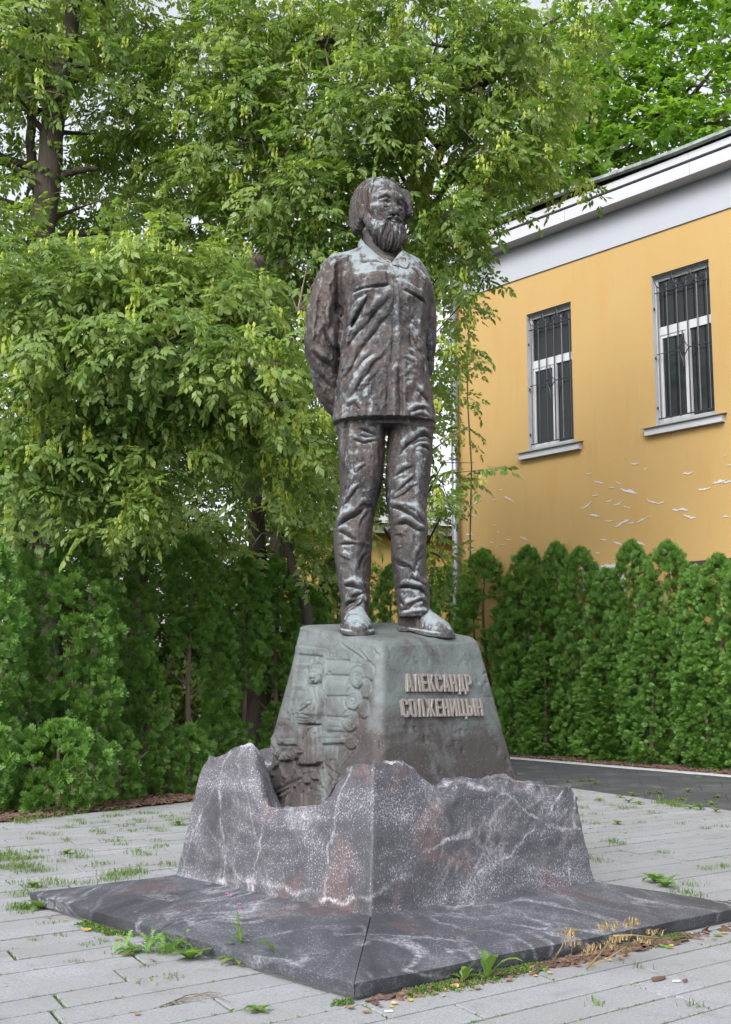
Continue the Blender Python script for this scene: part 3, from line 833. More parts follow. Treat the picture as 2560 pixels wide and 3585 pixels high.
    # ---- raised letters on the right-front face
    T = {
        'А': [[(0, 0), (.20, 0), (.33, 1), (.17, 1)], [(.36, 0), (.56, 0), (.39, 1), (.23, 1)], [(.13, .20), (.43, .20), (.40, .36), (.16, .36)]],
        'Л': [[(.0, 0), (.19, 0), (.32, .98), (.16, 1)], [(.34, 0), (.52, 0), (.52, 1), (.34, 1)], [(.17, .83), (.45, .83), (.45, 1), (.17, 1)]],
        'Е': [[(0, 0), (.19, 0), (.19, 1), (0, 1)], [(.15, 0), (.46, 0), (.46, .17), (.15, .17)], [(.15, .42), (.42, .42), (.42, .59), (.15, .59)], [(.15, .83), (.46, .83), (.46, 1), (.15, 1)]],
        'К': [[(0, 0), (.19, 0), (.19, 1), (0, 1)], [(.16, .48), (.30, .56), (.52, 1), (.33, 1)], [(.18, .50), (.31, .60), (.54, 0), (.34, 0)]],
        'С': [[(0, .12), (.19, .12), (.19, .88), (0, .88)], [(.0, .12), (.12, 0), (.38, 0), (.50, .12), (.50, .17), (.0, .17)], [(.0, .88), (.12, 1), (.38, 1), (.50, .88), (.50, .83), (.0, .83)], [(.31, .10), (.50, .10), (.50, .34), (.31, .34)], [(.31, .66), (.50, .66), (.50, .90), (.31, .90)]],
        'Н': [[(0, 0), (.19, 0), (.19, 1), (0, 1)], [(.33, 0), (.52, 0), (.52, 1), (.33, 1)], [(.15, .41), (.37, .41), (.37, .58), (.15, .58)]],
        'Д': [[(.07, .12), (.24, .12), (.32, 1), (.17, 1)], [(.34, .12), (.51, .12), (.51, 1), (.34, 1)], [(.17, .84), (.45, .84), (.45, 1), (.17, 1)], [(-.01, .0), (.59, .0), (.59, .17), (-.01, .17)], [(-.01, -.16), (.13, -.16), (.13, .10), (-.01, .10)], [(.45, -.16), (.59, -.16), (.59, .10), (.45, .10)]],
        'Р': [[(0, 0), (.19, 0), (.19, 1), (0, 1)], [(.15, .83), (.40, .83), (.50, .88), (.40, 1), (.15, 1)], [(.15, .38), (.40, .38), (.50, .50), (.40, .55), (.15, .55)], [(.32, .48), (.51, .50), (.51, .89), (.32, .90)]],
        'О': [[(0, .12), (.19, .12), (.19, .88), (0, .88)], [(.33, .12), (.52, .12), (.52, .88), (.33, .88)], [(.0, .12), (.12, 0), (.40, 0), (.52, .12), (.52, .17), (.0, .17)], [(.0, .88), (.12, 1), (.40, 1), (.52, .88), (.52, .83), (.0, .83)]],
        'Ж': [[(.29, 0), (.46, 0), (.46, 1), (.29, 1)], [(0, 0), (.18, 0), (.36, .52), (.30, .62)], [(0, 1), (.18, 1), (.36, .50), (.30, .40)], [(.75, 0), (.57, 0), (.39, .52), (.45, .62)], [(.75, 1), (.57, 1), (.39, .50), (.45, .40)]],
        'И': [[(0, 0), (.18, 0), (.18, 1), (0, 1)], [(.36, 0), (.54, 0), (.54, 1), (.36, 1)], [(.15, .10), (.15, .38), (.39, .90), (.39, .62)]],
        'Ц': [[(0, 0), (.18, 0), (.18, 1), (0, 1)], [(.34, 0), (.52, 0), (.52, 1), (.34, 1)], [(.14, 0), (.62, 0), (.62, .17), (.14, .17)], [(.48, -.17), (.62, -.17), (.62, .08), (.48, .08)]],
        'Ы': [[(0, 0), (.18, 0), (.18, 1), (0, 1)], [(.14, 0), (.36, 0), (.46, .10), (.36, .17), (.14, .17)], [(.14, .45), (.36, .45), (.46, .52), (.36, .62), (.14, .62)], [(.29, .08), (.47, .10), (.47, .53), (.29, .55)], [(.54, 0), (.72, 0), (.72, 1), (.54, 1)]],
    }
    zl = zoomed(800, 2140, 1.4764)
    def rp(X, Y):
        px, py = zl(X, Y); r = ray(px, py); o = np.array([0, 0, CAM_H]); nn = -NL + UP * PB_SLOPE
        t = (PT + 1.72 * PB_SLOPE - np.dot(o - MC, nn)) / np.dot(r, nn); p = o + r * t
        return float(np.dot(p - MC, NR)), float(p[2])
    fup = (UP + NL * PB_SLOPE); fup /= np.linalg.norm(fup); fn = np.cross(NR, fup); fn /= np.linalg.norm(fn)
    if np.dot(fn, -NL) < 0: fn = -fn
    for word, (x0, y0), (x1, y1), htop in (('АЛЕКСАНДР', (913, 420), (1252, 402), (913, 325)), ('СОЛЖЕНИЦЫН', (893, 552), (1308, 528), (893, 455))):
        a0, z0 = rp(x0, y0); a1, z1 = rp(x1, y1); at0, zt0 = rp(*htop)
        hgt = (zt0 - z0) / fup[2]
        wid = [max(x for t in T[c] for x, _ in t) - min(0, min(x for t in T[c] for x, _ in t)) for c in word]
        gap = 0.075; tot = sum(wid) + gap * (len(word) - 1); sc = (a1 - a0) / tot
        cur = 0.0
        for c, wd in zip(word, wid):
            mb = MB()
            for k, poly in enumerate(T[c]):
                pts = []
                for (x, y) in poly:
                    a = a0 + (cur + x) * sc; h = y * hgt; zz = z0 + h * fup[2]
                    pts.append(MC + a * NR - NL * ped_half(zz) + UP * zz - fn * 0.012)
                ar = 0.0
                for (xa, ya), (xb, yb) in zip(poly, poly[1:] + poly[:1]): ar += xa * yb - xb * ya
                if ar < 0: pts = pts[::-1]
                mb.prism(pts, fn * (0.034 + 0.0008 * k))
            o = mb.build('letter', M['letter'], root)
            md = o.modifiers.new('round', 'BEVEL'); md.width = 0.004; md.segments = 2; md.limit_method = 'ANGLE'
            cur += wd + gap
    return root
make_pedestal()
# ================================================================== bronze statue
YS = 7.93
statue = empty('bronze_statue', (MC[0], MC[1], 1.72))
tag(statue, 'patinated bronze standing man with long beard, shirt untucked and hands behind back', 'statue')

def grid(lo, hi, h):
    n = [int(math.ceil((hi[i] - lo[i]) / h)) + 1 for i in range(3)]
    ax = [np.float32(lo[i] + h * np.arange(n[i])) for i in range(3)]
    return ax[0][:, None, None], ax[1][None, :, None], ax[2][None, None, :]

def surface_nets(d, lo, h):
    """numpy surface nets: field d (negative inside) -> verts, quads"""
    ins = d < 0; nx, ny, nz = d.shape
    acc = np.zeros((nx - 1, ny - 1, nz - 1, 3), np.float32); cnt = np.zeros((nx - 1, ny - 1, nz - 1), np.float32)
    quads = []
    cells = (nx - 1, ny - 1, nz - 1)
    def sl(a, b, ax_): return [slice(None)] * 3
    cross = {}
    for ax_ in range(3):
        s0 = [slice(None)] * 3; s1 = [slice(None)] * 3
        s0[ax_] = slice(0, -1); s1[ax_] = slice(1, None)
        a, b = d[tuple(s0)], d[tuple(s1)]
        cr = (ins[tuple(s0)] != ins[tuple(s1)])
        idx = np.argwhere(cr)
        t = a[cr] / (a[cr] - b[cr])
        pos = idx.astype(np.float32); pos[:, ax_] += t
        o1, o2 = [k for k in range(3) if k != ax_]
        for da in (0, 1):
            for db in (0, 1):
                c = idx.copy(); c[:, o1] -= da; c[:, o2] -= db
                ok = (c[:, o1] >= 0) & (c[:, o2] >= 0) & (c[:, o1] < cells[o1]) & (c[:, o2] < cells[o2])
                cc = c[ok]; f = (cc[:, 0] * cells[1] + cc[:, 1]) * cells[2] + cc[:, 2]
                for k in range(3): np.add.at(acc[..., k].reshape(-1), f, pos[ok][:, k])
                np.add.at(cnt.reshape(-1), f, 1)
        cross[ax_] = (idx, a[cr] < 0, o1, o2)
    act = cnt > 0
    ids = np.full(cells, -1, np.int64); ids[act] = np.arange(act.sum())
    V = acc[act] / cnt[act][:, None] * h + np.array(lo, np.float32)
    for ax_ in range(3):
        idx, pos_in, o1, o2 = cross[ax_]
        ok = (idx[:, o1] > 0) & (idx[:, o2] > 0) & (idx[:, o1] < cells[o1]) & (idx[:, o2] < cells[o2])
        idx = idx[ok]; pin = pos_in[ok]
        def cid(da, db):
            c = idx.copy(); c[:, o1] -= da; c[:, o2] -= db
            return ids[c[:, 0], c[:, 1], c[:, 2]]
        q = np.stack([cid(1, 1), cid(0, 1), cid(0, 0), cid(1, 0)], 1)
        flip = pin if ax_ != 1 else ~pin
        q[~flip] = q[~flip][:, ::-1]
        quads.append(q)
    return V, np.concatenate(quads)

def smin(a, b, k):
    h = np.clip(0.5 + 0.5 * (b - a) / k, 0, 1)
    return b + (a - b) * h - k * h * (1 - h)
def smax(a, b, k): return -smin(-a, -b, k)
def ell(G, c, r):
    X, Y, Z = G
    q = np.sqrt(((X - c[0]) / r[0]) ** 2 + ((Y - c[1]) / r[1]) ** 2 + ((Z - c[2]) / r[2]) ** 2)
    return (q - 1) * min(r)
def caps(G, p, q, r0, r1=None):
    X, Y, Z = G; r1 = r0 if r1 is None else r1
    d = np.array(q, float) - np.array(p, float); L = float(d @ d) + 1e-12
    t = np.clip(((X - p[0]) * d[0] + (Y - p[1]) * d[1] + (Z - p[2]) * d[2]) / L, 0, 1)
    return np.sqrt((X - p[0] - t * d[0]) ** 2 + (Y - p[1] - t * d[1]) ** 2 + (Z - p[2] - t * d[2]) ** 2) - (r0 + (r1 - r0) * t)
def chain(G, pts, rs, k=0.01):
    d = None
    for i in range(len(pts) - 1):
        e = caps(G, pts[i], pts[i + 1], rs[i], rs[i + 1])
        d = e if d is None else smin(d, e, k)
    return d
def loft(G, rows, p=2.2, cap=True):
    """rows: (z, cx, cy, rx, ry), z descending or ascending"""
    X, Y, Z = G
    R_ = np.array(sorted(rows)); z = Z.ravel()
    # smooth interpolation through the rows (Catmull-Rom-like by fine resampling and blur)
    zz = np.linspace(R_[0, 0], R_[-1, 0], 240)
    C = [np.interp(zz, R_[:, 0], R_[:, i]) for i in range(1, 5)]
    ker = np.hanning(17); ker /= ker.sum()
    C = [np.convolve(np.pad(c, 8, mode='edge'), ker, 'valid') for c in C]
    cx, cy, rx, ry = [np.interp(z, zz, c)[None, None, :].astype(np.float32) for c in C]
    q = (np.abs((X - cx) / rx) ** p + np.abs((Y - cy) / ry) ** p) ** (1 / p)
    d = (q - 1) * np.minimum(rx, ry)
    if cap: d = np.maximum(d, np.maximum(Z - R_[-1, 0], R_[0, 0] - Z))
    return d
z1 = zoomed(1000, 580, 2.369)
z2 = zoomed(1000, 1400, 2.32)
def row(zf, y, L, R_, off, ry):
    a = at(*zf(L, y), YS); b = at(*zf(R_, y), YS)
    return (a[2], (a[0] + b[0]) / 2, YS + off, (b[0] - a[0]) / 2, ry)

class Front:
    """fold strokes drawn on the front of the figure, in metres over its x-z plane"""
    def __init__(s, G, depth):
        X, Y, Z = G; s.depth = YS + depth
        U, W = np.meshgrid(X.ravel(), Z.ravel(), indexing='ij')
        s.R = Relief(U.astype(np.float64), W.astype(np.float64))
    def S(s, zf, pts, w, amp):
        P = []
        for p in pts:
            q = at(*zf(*p), s.depth); P.append((q[0], q[2]))
        s.R.line(P, w, amp)
    def fold(s, zf, pts, w=0.018, amp=0.022):
        """a crease: valley with a shoulder above it in the picture"""
        P = []
        for p in pts:
            q = at(*zf(*p), s.depth); P.append((q[0], q[2]))
        dx, dz = P[-1][0] - P[0][0], P[-1][1] - P[0][1]
        s.R.crease(P, w, amp, 1 if dx > 0 else -1)
    def plate(s, zf, pts, amp, soft):
        P = []
        for p in pts:
            q = at(*zf(*p), s.depth); P.append((q[0], q[2]))
        s.R.plate(P, amp, soft)
    def field(s): return s.R.D[:, None, :].astype(np.float32)

def finish(name, d, lo, h, mat, parent):
    V, Q = surface_nets(d, lo, h)
    o = obj(name, V, Q, mat, parent, True)
    return o

# ---------------------------------------------------------------- shirt with sleeves
def make_shirt():
    h = 0.0078
    top = at(*z1(800, 560), YS)[2]; bot = at(*z1(800, 2190), YS)[2]
    lo = (-0.52 + 0.138 - 0.05, YS - 0.42, bot - 0.03); hi = (0.62 + 0.0, YS + 0.52, top)
    G = grid(lo, hi, h); X, Y, Z = G
    torso = loft(G, [row(z1, y, L, R_, o, r) for y, L, R_, o, r in (
        (640, 690, 930, .03, .08), (690, 580, 975, .03, .10), (725, 480, 1025, .03, .125), (765, 400, 1080, .02, .15), (830, 400, 1120, .01, .185), (900, 430, 1150, .0, .215),
        (1000, 450, 1185, -.02, .25), (1200, 475, 1180, -.02, .25), (1400, 475, 1165, -.02, .24), (1600, 455, 1162, -.03, .25), (1800, 425, 1195, -.03, .255),
        (2000, 405, 1225, -.02, .26), (2150, 390, 1248, -.02, .265))], 2.35)
    la = loft(G, [row(z1, y, L, R_, o, r) for y, L, R_, o, r in (
        (755, 380, 520, .03, .08), (775, 342, 520, .03, .115), (800, 318, 515, .04, .135), (840, 290, 500, .04, .15), (980, 228, 495, .05, .165), (1200, 170, 480, .07, .175),
        (1450, 147, 462, .10, .175), (1550, 160, 450, .12, .17), (1700, 205, 455, .17, .15), (1850, 265, 480, .22, .13), (1950, 330, 520, .26, .115), (2040, 410, 600, .29, .10))], 2.2)
    ra = loft(G, [row(z1, y, L, R_, o, r) for y, L, R_, o, r in (
        (780, 1040, 1105, .04, .07), (815, 1030, 1150, .05, .11), (860, 1030, 1175, .06, .13), (920, 1040, 1200, .07, .14), (1000, 1050, 1232, .08, .15), (1200, 1080, 1256, .10, .155),
        (1450, 1085, 1266, .14, .15), (1560, 1075, 1250, .17, .14), (1640, 1060, 1228, .20, .13), (1720, 1030, 1196, .24, .12), (1820, 980, 1190, .28, .11), (1930, 900, 1120, .31, .10))], 2.2)
    F = Front(G, -0.20)
    f = F.fold; S = F.S
    # breast pocket flaps, placket, shoulder yoke
    F.plate(z1, [(562, 905), (838, 890), (850, 1008), (572, 1048)], 0.022, 0.010)
    S(z1, [(572, 1056), (700, 1036), (850, 1014)], 0.008, -0.022)
    F.plate(z1, [(985, 975), (1165, 1050), (1192, 1140), (990, 1045)], 0.022, 0.010)
    S(z1, [(990, 1056), (1090, 1092), (1188, 1150)], 0.008, -0.022)
    S(z1, [(620, 955), (830, 940)], 0.004, -0.006); S(z1, [(1010, 985), (1160, 1050)], 0.004, -0.006)
    S(z1, [(868, 830), (890, 900), (905, 980), (900, 1150), (890, 1400), (880, 1640)], 0.008, -0.016)
    S(z1, [(930, 980), (935, 1200), (930, 1500), (945, 1700)], 0.012, 0.012)
    S(z1, [(948, 1640), (950, 1850), (958, 2140)], 0.012, -0.026); S(z1, [(985, 1650), (990, 2140)], 0.016, 0.014)
    S(z1, [(870, 1640), (850, 1850), (842, 2110)], 0.016, -0.020); S(z1, [(905, 1700), (900, 2100)], 0.016, 0.016)
    # long diagonal folds from the left waist up to the chest
    for a, w, k in (([(465, 1590), (560, 1440), (700, 1290), (890, 1115)], .026, .034), ([(490, 1800), (600, 1570), (760, 1380), (880, 1230)], .024, .030),
                    ([(520, 1960), (640, 1790), (760, 1650), (840, 1560)], .022, .026), ([(560, 1740), (640, 1640), (720, 1560)], .018, .018),
                    ([(580, 1130), (640, 1090), (700, 1060)], .018, .024), ([(560, 1340), (620, 1200), (690, 1090)], .022, .026),
                    ([(520, 1450), (560, 1330), (600, 1240)], .018, .018)):
        f(z1, a, w, k)
    # right side of the body
    for a, w, k in (([(985, 1320), (1060, 1450), (1140, 1600), (1185, 1860)], .022, .030), ([(1015, 1390), (1050, 1500), (1100, 1570)], .016, .020),
                    ([(1000, 1530), (1090, 1600), (1150, 1640)], .014, .014), ([(970, 1600), (1070, 1650)], .012, .012), ([(1060, 1850), (1120, 1900), (1190, 1945)], .014, .020),
                    ([(1030, 2065), (1100, 2035), (1185, 2010)], .013, .022), ([(1060, 2110), (1120, 2085), (1195, 2095)], .012, .018), ([(960, 1240), (1010, 1300), (1060, 1340)], .012, .012),
                    ([(500, 2010), (560, 1990), (620, 2040)], .014, .014), ([(640, 1900), (720, 1780), (800, 1700)], .018, .016), ([(430, 1900), (480, 1700), (520, 1560)], .018, .018),
                    ([(680, 2120), (700, 1950), (740, 1830)], .020, .014), ([(1085, 880), (1140, 950), (1175, 1010)], .016, .018), ([(1040, 830), (1110, 900), (1165, 960)], .012, .014)):
        f(z1, a, w, k)
    # armhole and sleeve folds, left arm
    F.depth = YS - 0.08
    S(z1, [(525, 815), (505, 950), (488, 1100), (470, 1300), (450, 1480)], 0.024, -0.022)
    S(z1, [(455, 840), (445, 1000), (430, 1200)], 0.020, -0.020); S(z1, [(400, 850), (375, 1050), (345, 1300)], 0.026, 0.024); S(z1, [(560, 830), (550, 1000)], 0.02, 0.018)
    for a, w, k in (([(330, 1340), (360, 1440), (430, 1560)], .020, .034), ([(300, 1010), (270, 1200), (255, 1400)], .020, .018), ([(225, 1050), (190, 1250), (180, 1440)], .018, .016),
                    ([(215, 1530), (280, 1590), (400, 1660)], .022, .022), ([(255, 1680), (310, 1750), (400, 1820)], .020, .020), ([(300, 1180), (330, 1290), (400, 1420)], .016, .016),
                    ([(310, 1850), (350, 1900), (410, 1930)], .016, .016)):
        f(z1, a, w, k)
    # right arm
    for a, w, k in (([(1180, 900), (1185, 1000), (1178, 1120), (1168, 1300), (1150, 1500)], .020, .034), ([(1215, 1120), (1200, 1300), (1215, 1430)], .016, .016),
                    ([(1165, 1480), (1210, 1490), (1255, 1470)], .014, .016), ([(1160, 1580), (1200, 1570), (1245, 1530)], .014, .018), ([(1165, 1650), (1195, 1630), (1225, 1600)], .012, .014)):
        f(z1, a, w, k)
    F.depth = YS - 0.20; rs_ = np.random.default_rng(41)
    for _ in range(90):                                    # small secondary creases
        x, y = rs_.uniform(440, 1180), rs_.uniform(1080, 2080); L = rs_.uniform(40, 130)
        a = (-0.85 if x < 900 else 0.75) + rs_.normal(0, .45)
        f(z1, [(x, y), (x + L * .5 * cos(a) + rs_.normal(0, 8), y + L * .5 * sin(a) + rs_.normal(0, 8)), (x + L * cos(a), y + L * sin(a))], rs_.uniform(.006, .011), rs_.uniform(.003, .008))
    F.depth = YS - 0.08
    for _ in range(40):
        x, y = rs_.uniform(190, 430), rs_.uniform(880, 1850); L = rs_.uniform(40, 120); a = 1.5 + rs_.normal(0, .5)
        f(z1, [(x, y), (x + L * cos(a), y + L * sin(a))], rs_.uniform(.006, .011), rs_.uniform(.003, .008))
    d = smin(torso, la, 0.030); d = smin(d, ra, 0.030)
    D = F.field(); gy = np.gradient(d, h, axis=1); front = sstep(0.12, 0.75, -gy)
    n1 = fbm(X * 11, Y * 11, Z * 8, 3, 5) * 0.0045 + fbm(X * 40, Y * 40, Z * 32, 2, 208) * 0.003 + (0.3 - np.abs(fbm(X * 16 + Z * 7, Y * 12, Z * 9 - X * 5, 3, 205))) * 0.007
    n1 = n1 + (0.35 - np.abs(fbm((X * 0.8 - Z * 0.6) * 7, Y * 4, (X * 0.6 + Z * 0.8) * 2.0, 2, 206))) * 0.016 * front
    back = fbm(X * 7, Y * 5, Z * 3.0, 2, 15) * 0.022 * sstep(0.05, 0.2, Y - YS)
    pit = np.minimum(0, noise3(X * 30, Y * 30, Z * 22, 6) + 0.55) * 0.016
    d = d - 0.64 * D * front - n1 - back - pit
    # open neck
    nk = at(*z1(800, 760), YS)
    d = smax(d, -caps(G, (nk[0], YS + 0.0, nk[2] + 0.02), (nk[0] - 0.02, YS + 0.03, nk[2] + 0.35), 0.105, 0.15), 0.012)
    vp = at(*z1(872, 822), YS - 0.19)                       # foot of the open V
    wedge = np.maximum(np.abs(X - vp[0] + 0.35 * (Z - vp[2])) * 0.70 - (Z - vp[2]) * 0.62, Y - (YS + 0.02))
    d = smax(d, -wedge, 0.012)
    # flared, uneven hem
    hz = np.interp(X.ravel(), *zip(*[(at(*z1(x, y), YS - 0.25)[0], at(*z1(x, y), YS - 0.25)[2]) for x, y in ((380, 2160), (500, 2148), (600, 2132), (720, 2140), (800, 2150), (950, 2152), (1100, 2155), (1255, 2122))]))[:, None, None]
    d = np.maximum(d, hz - Z)
    global SHIRT
    SHIRT = (d, np.array(lo), h)
    return finish('shirt', d, lo, h, M['bronze_shirt'], statue)
def shirt_hit(px, py):
    """where a photo pixel lands on the front of the shirt"""
    d, lo, h = SHIRT
    for Y in np.arange(YS - 0.40, YS + 0.3, 0.004):
        p = at(px, py, Y); i = np.round((p - lo) / h).astype(int)
        if (i >= 0).all() and (i < d.shape).all() and d[tuple(i)] < 0: return p
    return at(px, py, YS - 0.1)
make_shirt()

# ---------------------------------------------------------------- trousers
def make_trousers():
    h = 0.0078
    top = at(*z2(800, 120), YS)[2]; bot = at(*z2(800, 1775), YS)[2]
    lo = (-0.30, YS - 0.36, bot - 0.03); hi = (0.50, YS + 0.34, top + 0.05)
    G = grid(lo, hi, h); X, Y, Z = G
    ll = loft(G, [row(z2, y, L, R_, o, r) for y, L, R_, o, r in (
        (100, 432, 800, 0, .19), (250, 425, 812, 0, .19), (500, 430, 806, -.01, .175), (800, 443, 764, -.02, .160), (950, 415, 724, -.03, .155), (1050, 398, 702, -.03, .155), (1200, 393, 702, -.01, .150),
        (1400, 412, 692, .01, .145), (1550, 437, 688, .01, .140), (1650, 455, 684, .01, .140), (1755, 466, 674, .01, .140))], 2.25)
    rl = loft(G, [row(z2, y, L, R_, o, r) for y, L, R_, o, r in (
        (100, 840, 1210, .02, .19), (250, 838, 1205, .02, .19), (500, 818, 1190, .01, .175), (600, 814, 1180, .01, .17), (800, 812, 1152, .0, .160), (950, 838, 1146, -.01, .155), (1050, 853, 1157, -.01, .155), (1150, 858, 1142, .0, .150),
        (1250, 856, 1140, .01, .150), (1400, 874, 1146, .02, .145), (1560, 892, 1166, .02, .145), (1720, 912, 1172, .02, .15), (1765, 915, 1168, .02, .15))], 2.25)
    hip = loft(G, [row(z2, y, 425, 1210, .01, .20) for y in (20, 235)], 2.6)
    F = Front(G, -0.12); f = F.fold; S = F.S
    for a, w, k in (  # left leg
            ([(402, 1052), (500, 985), (580, 945), (650, 880)], .022, .036), ([(408, 1062), (500, 1108), (585, 1142)], .018, .028), ([(430, 1165), (500, 1168), (590, 1165)], .013, .018),
            ([(592, 715), (540, 790), (490, 870)], .013, .022), ([(560, 900), (640, 860), (735, 870)], .016, .018), ([(610, 245), (680, 275), (745, 312)], .013, .022), ([(540, 330), (630, 378), (740, 350)], .013, .020),
            ([(590, 300), (660, 320), (730, 322)], .011, .014), ([(470, 1515), (550, 1518), (645, 1545)], .018, .030), ([(505, 1600), (570, 1590), (645, 1558)], .015, .022), ([(468, 1705), (520, 1650), (575, 1612)], .016, .028),
            ([(625, 1620), (650, 1650), (675, 1690)], .012, .020), ([(700, 1220), (640, 1290), (580, 1400)], .014, .016), ([(420, 1250), (470, 1290), (540, 1310)], .014, .014), ([(690, 900), (640, 980), (600, 1040)], .012, .012),
            # right leg
            ([(830, 872), (920, 905), (1020, 960), (1140, 1010)], .020, .034), ([(870, 1022), (960, 1010), (1060, 1050), (1155, 1058)], .018, .030), ([(975, 880), (1060, 930), (1140, 990)], .015, .022),
            ([(880, 1100), (920, 1110), (950, 1135)], .012, .016), ([(880, 620), (960, 580), (1042, 540)], .013, .018), ([(895, 745), (970, 690), (1045, 615)], .013, .018), ([(900, 810), (970, 770), (1050, 700)], .011, .014),
            ([(920, 450), (1000, 370), (1080, 320), (1192, 265)], .016, .022), ([(1105, 378), (1150, 400), (1185, 430)], .013, .022), ([(1085, 268), (1140, 290), (1195, 325)], .013, .022), ([(1030, 370), (1080, 350), (1140, 340)], .011, .014),
            ([(868, 1285), (940, 1330), (1035, 1385)], .015, .018), ([(895, 1515), (980, 1515), (1080, 1545), (1170, 1615)], .018, .030), ([(895, 1570), (930, 1620), (975, 1680)], .014, .020),
            ([(1055, 1655), (1110, 1640), (1168, 1668)], .013, .020), ([(1010, 1430), (1080, 1470), (1155, 1535)], .015, .018), ([(920, 1720), (1000, 1690), (1060, 1640)], .014, .018), ([(1140, 1150), (1090, 1250), (1040, 1380)], .014, .012)):
        f(z2, a, w, k)
    S(z2, [(600, 400), (590, 700), (600, 860)], 0.022, 0.010); S(z2, [(1075, 420), (1070, 700), (1060, 860)], 0.022, 0.010)   # pressed crease
    S(z2, [(590, 1160), (565, 1300), (552, 1460)], 0.016, 0.014); S(z2, [(495, 190), (475, 400), (455, 640)], 0.014, -0.030)
    S(z2, [(470, 1735), (570, 1712), (672, 1725)], 0.012, 0.016); S(z2, [(915, 1745), (1040, 1715), (1170, 1708)], 0.012, 0.016)
    rs_ = np.random.default_rng(42)
    for _ in range(90):
        x, y = (rs_.uniform(430, 720) if rs_.uniform() < .5 else rs_.uniform(850, 1150)), rs_.uniform(230, 1700); L = rs_.uniform(40, 110)
        a = rs_.choice([-.6, .5, 1.4]) + rs_.normal(0, .3)
        f(z2, [(x, y), (x + L * .5 * cos(a) + rs_.normal(0, 8), y + L * .5 * sin(a)), (x + L * cos(a), y + L * sin(a))], rs_.uniform(.006, .010), rs_.uniform(.003, .008))
    d = smin(ll, rl, 0.012); d = smin(d, hip, 0.03)
    D = F.field(); gy = np.gradient(d, h, axis=1); front = sstep(0.12, 0.75, -gy)
    n1 = fbm(X * 11, Y * 11, Z * 7, 3, 25) * 0.004 + (0.3 - np.abs(fbm(X * 16, Y * 12, Z * 12, 3, 207))) * 0.006
    back = fbm(X * 5, Y * 5, Z * 6.0, 2, 35) * 0.016 * sstep(0.0, 0.12, Y - YS)
    pit = np.minimum(0, noise3(X * 30, Y * 30, Z * 20, 16) + 0.6) * 0.014
    d = d - 0.64 * D * front - n1 - back - pit
    return finish('trousers', d, lo, h, M['bronze_leg'], statue)
make_trousers()

# ---------------------------------------------------------------- shoes
def make_shoe(heel_px, toe_px, heel_y, toe_y):
    hp = at(*heel_px, heel_y); tp = at(*toe_px, toe_y)
    ground = lambda x, y: ped_top(np.dot(np.array([x, y, 0]) - MC, NR), np.dot(np.array([x, y, 0]) - MC, NL)) + 0.002
    d2 = tp[:2] - hp[:2]; L = np.hypot(*d2); fx, fy = d2 / L
    h = 0.007
    lo = (-0.10, -0.16, -0.03); hi = (L + 0.08, 0.16, 0.30)
    G = grid(lo, hi, h); X, Y, Z = G
    # sole outline: half-width along the foot, kicked out to the big toe side
    xs = np.array([-.05, -.03, 0.0, 0.06, .3, .5, .72, .88, .97, 1.02, 1.05]) * L; hw = np.array([.02, .045, .066, .078, .070, .082, .098, .090, .066, .040, .015])
    w = np.interp(X.ravel(), xs, hw)[:, None, None]
    arch = 0.02 * np.exp(-((X / L - 0.34) / 0.12) ** 2)
    sole = np.maximum(np.abs(Y) - w * 1.06 - 0.006, np.maximum(Z - 0.030, -Z + arch * 0.5))
    tz = np.interp(X.ravel(), np.array([-.05, .1, .3, .5, .7, .9, 1.04]) * L, [.21, .25, .23, .155, .115, .085, .04])[:, None, None]
    w = np.maximum(w, 0.004)
    q = np.sqrt((Y / (w * 0.98 + 1e-3)) ** 2 + (np.maximum(Z - 0.02, 0) / tz) ** 2.2)
    upper = np.maximum((q - 1) * np.minimum(w + 1e-3, 0.07), -Z + 0.02)
    upper = smin(upper, caps(G, (0.085 * L / 0.45, 0, 0.10), (0.10 * L / 0.45, 0, 0.30), 0.085, 0.092), 0.03)
    wr = 0.010 * np.exp(-((X / L - 0.62 + Z * 0.3) / 0.022) ** 2) + 0.008 * np.exp(-((X / L - 0.52 + Z * 0.2) / 0.02) ** 2) + 0.010 * np.exp(-((X / L - 0.40) / 0.03) ** 2) * (np.abs(Y) < 0.05)
    cap_ = 0.006 * np.exp(-((X / L - 0.78 + 0.6 * Y * Y / 0.01 * 0.02) / 0.015) ** 2)
    d = np.minimum(upper + wr + cap_ - 0.004 * fbm(X * 18, Y * 18, Z * 18, 3, 45), sole)
    d = np.maximum(d, Z - 0.27); d = np.maximum(d, np.maximum(X - 1.045 * L, -X - 0.045 * L))
    V, Q = surface_nets(d, lo, h)
    gz = ground(*((hp + tp) / 2)[:2]); gh = ground(hp[0], hp[1]); gt = ground(tp[0], tp[1])
    W = np.empty_like(V)
    W[:, 0] = hp[0] + V[:, 0] * fx - V[:, 1] * fy; W[:, 1] = hp[1] + V[:, 0] * fy + V[:, 1] * fx
    W[:, 2] = V[:, 2] + gh + (gt - gh) * np.clip(V[:, 0] / L, -.2, 1.2)
    return obj('shoe', W, Q, M['bronze_leg'], statue, True)
make_shoe((1238, 2200), (1256, 2222), YS + 0.10, YS - 0.31)
make_shoe((1418, 2200), (1572, 2214), YS + 0.09, YS - 0.17)

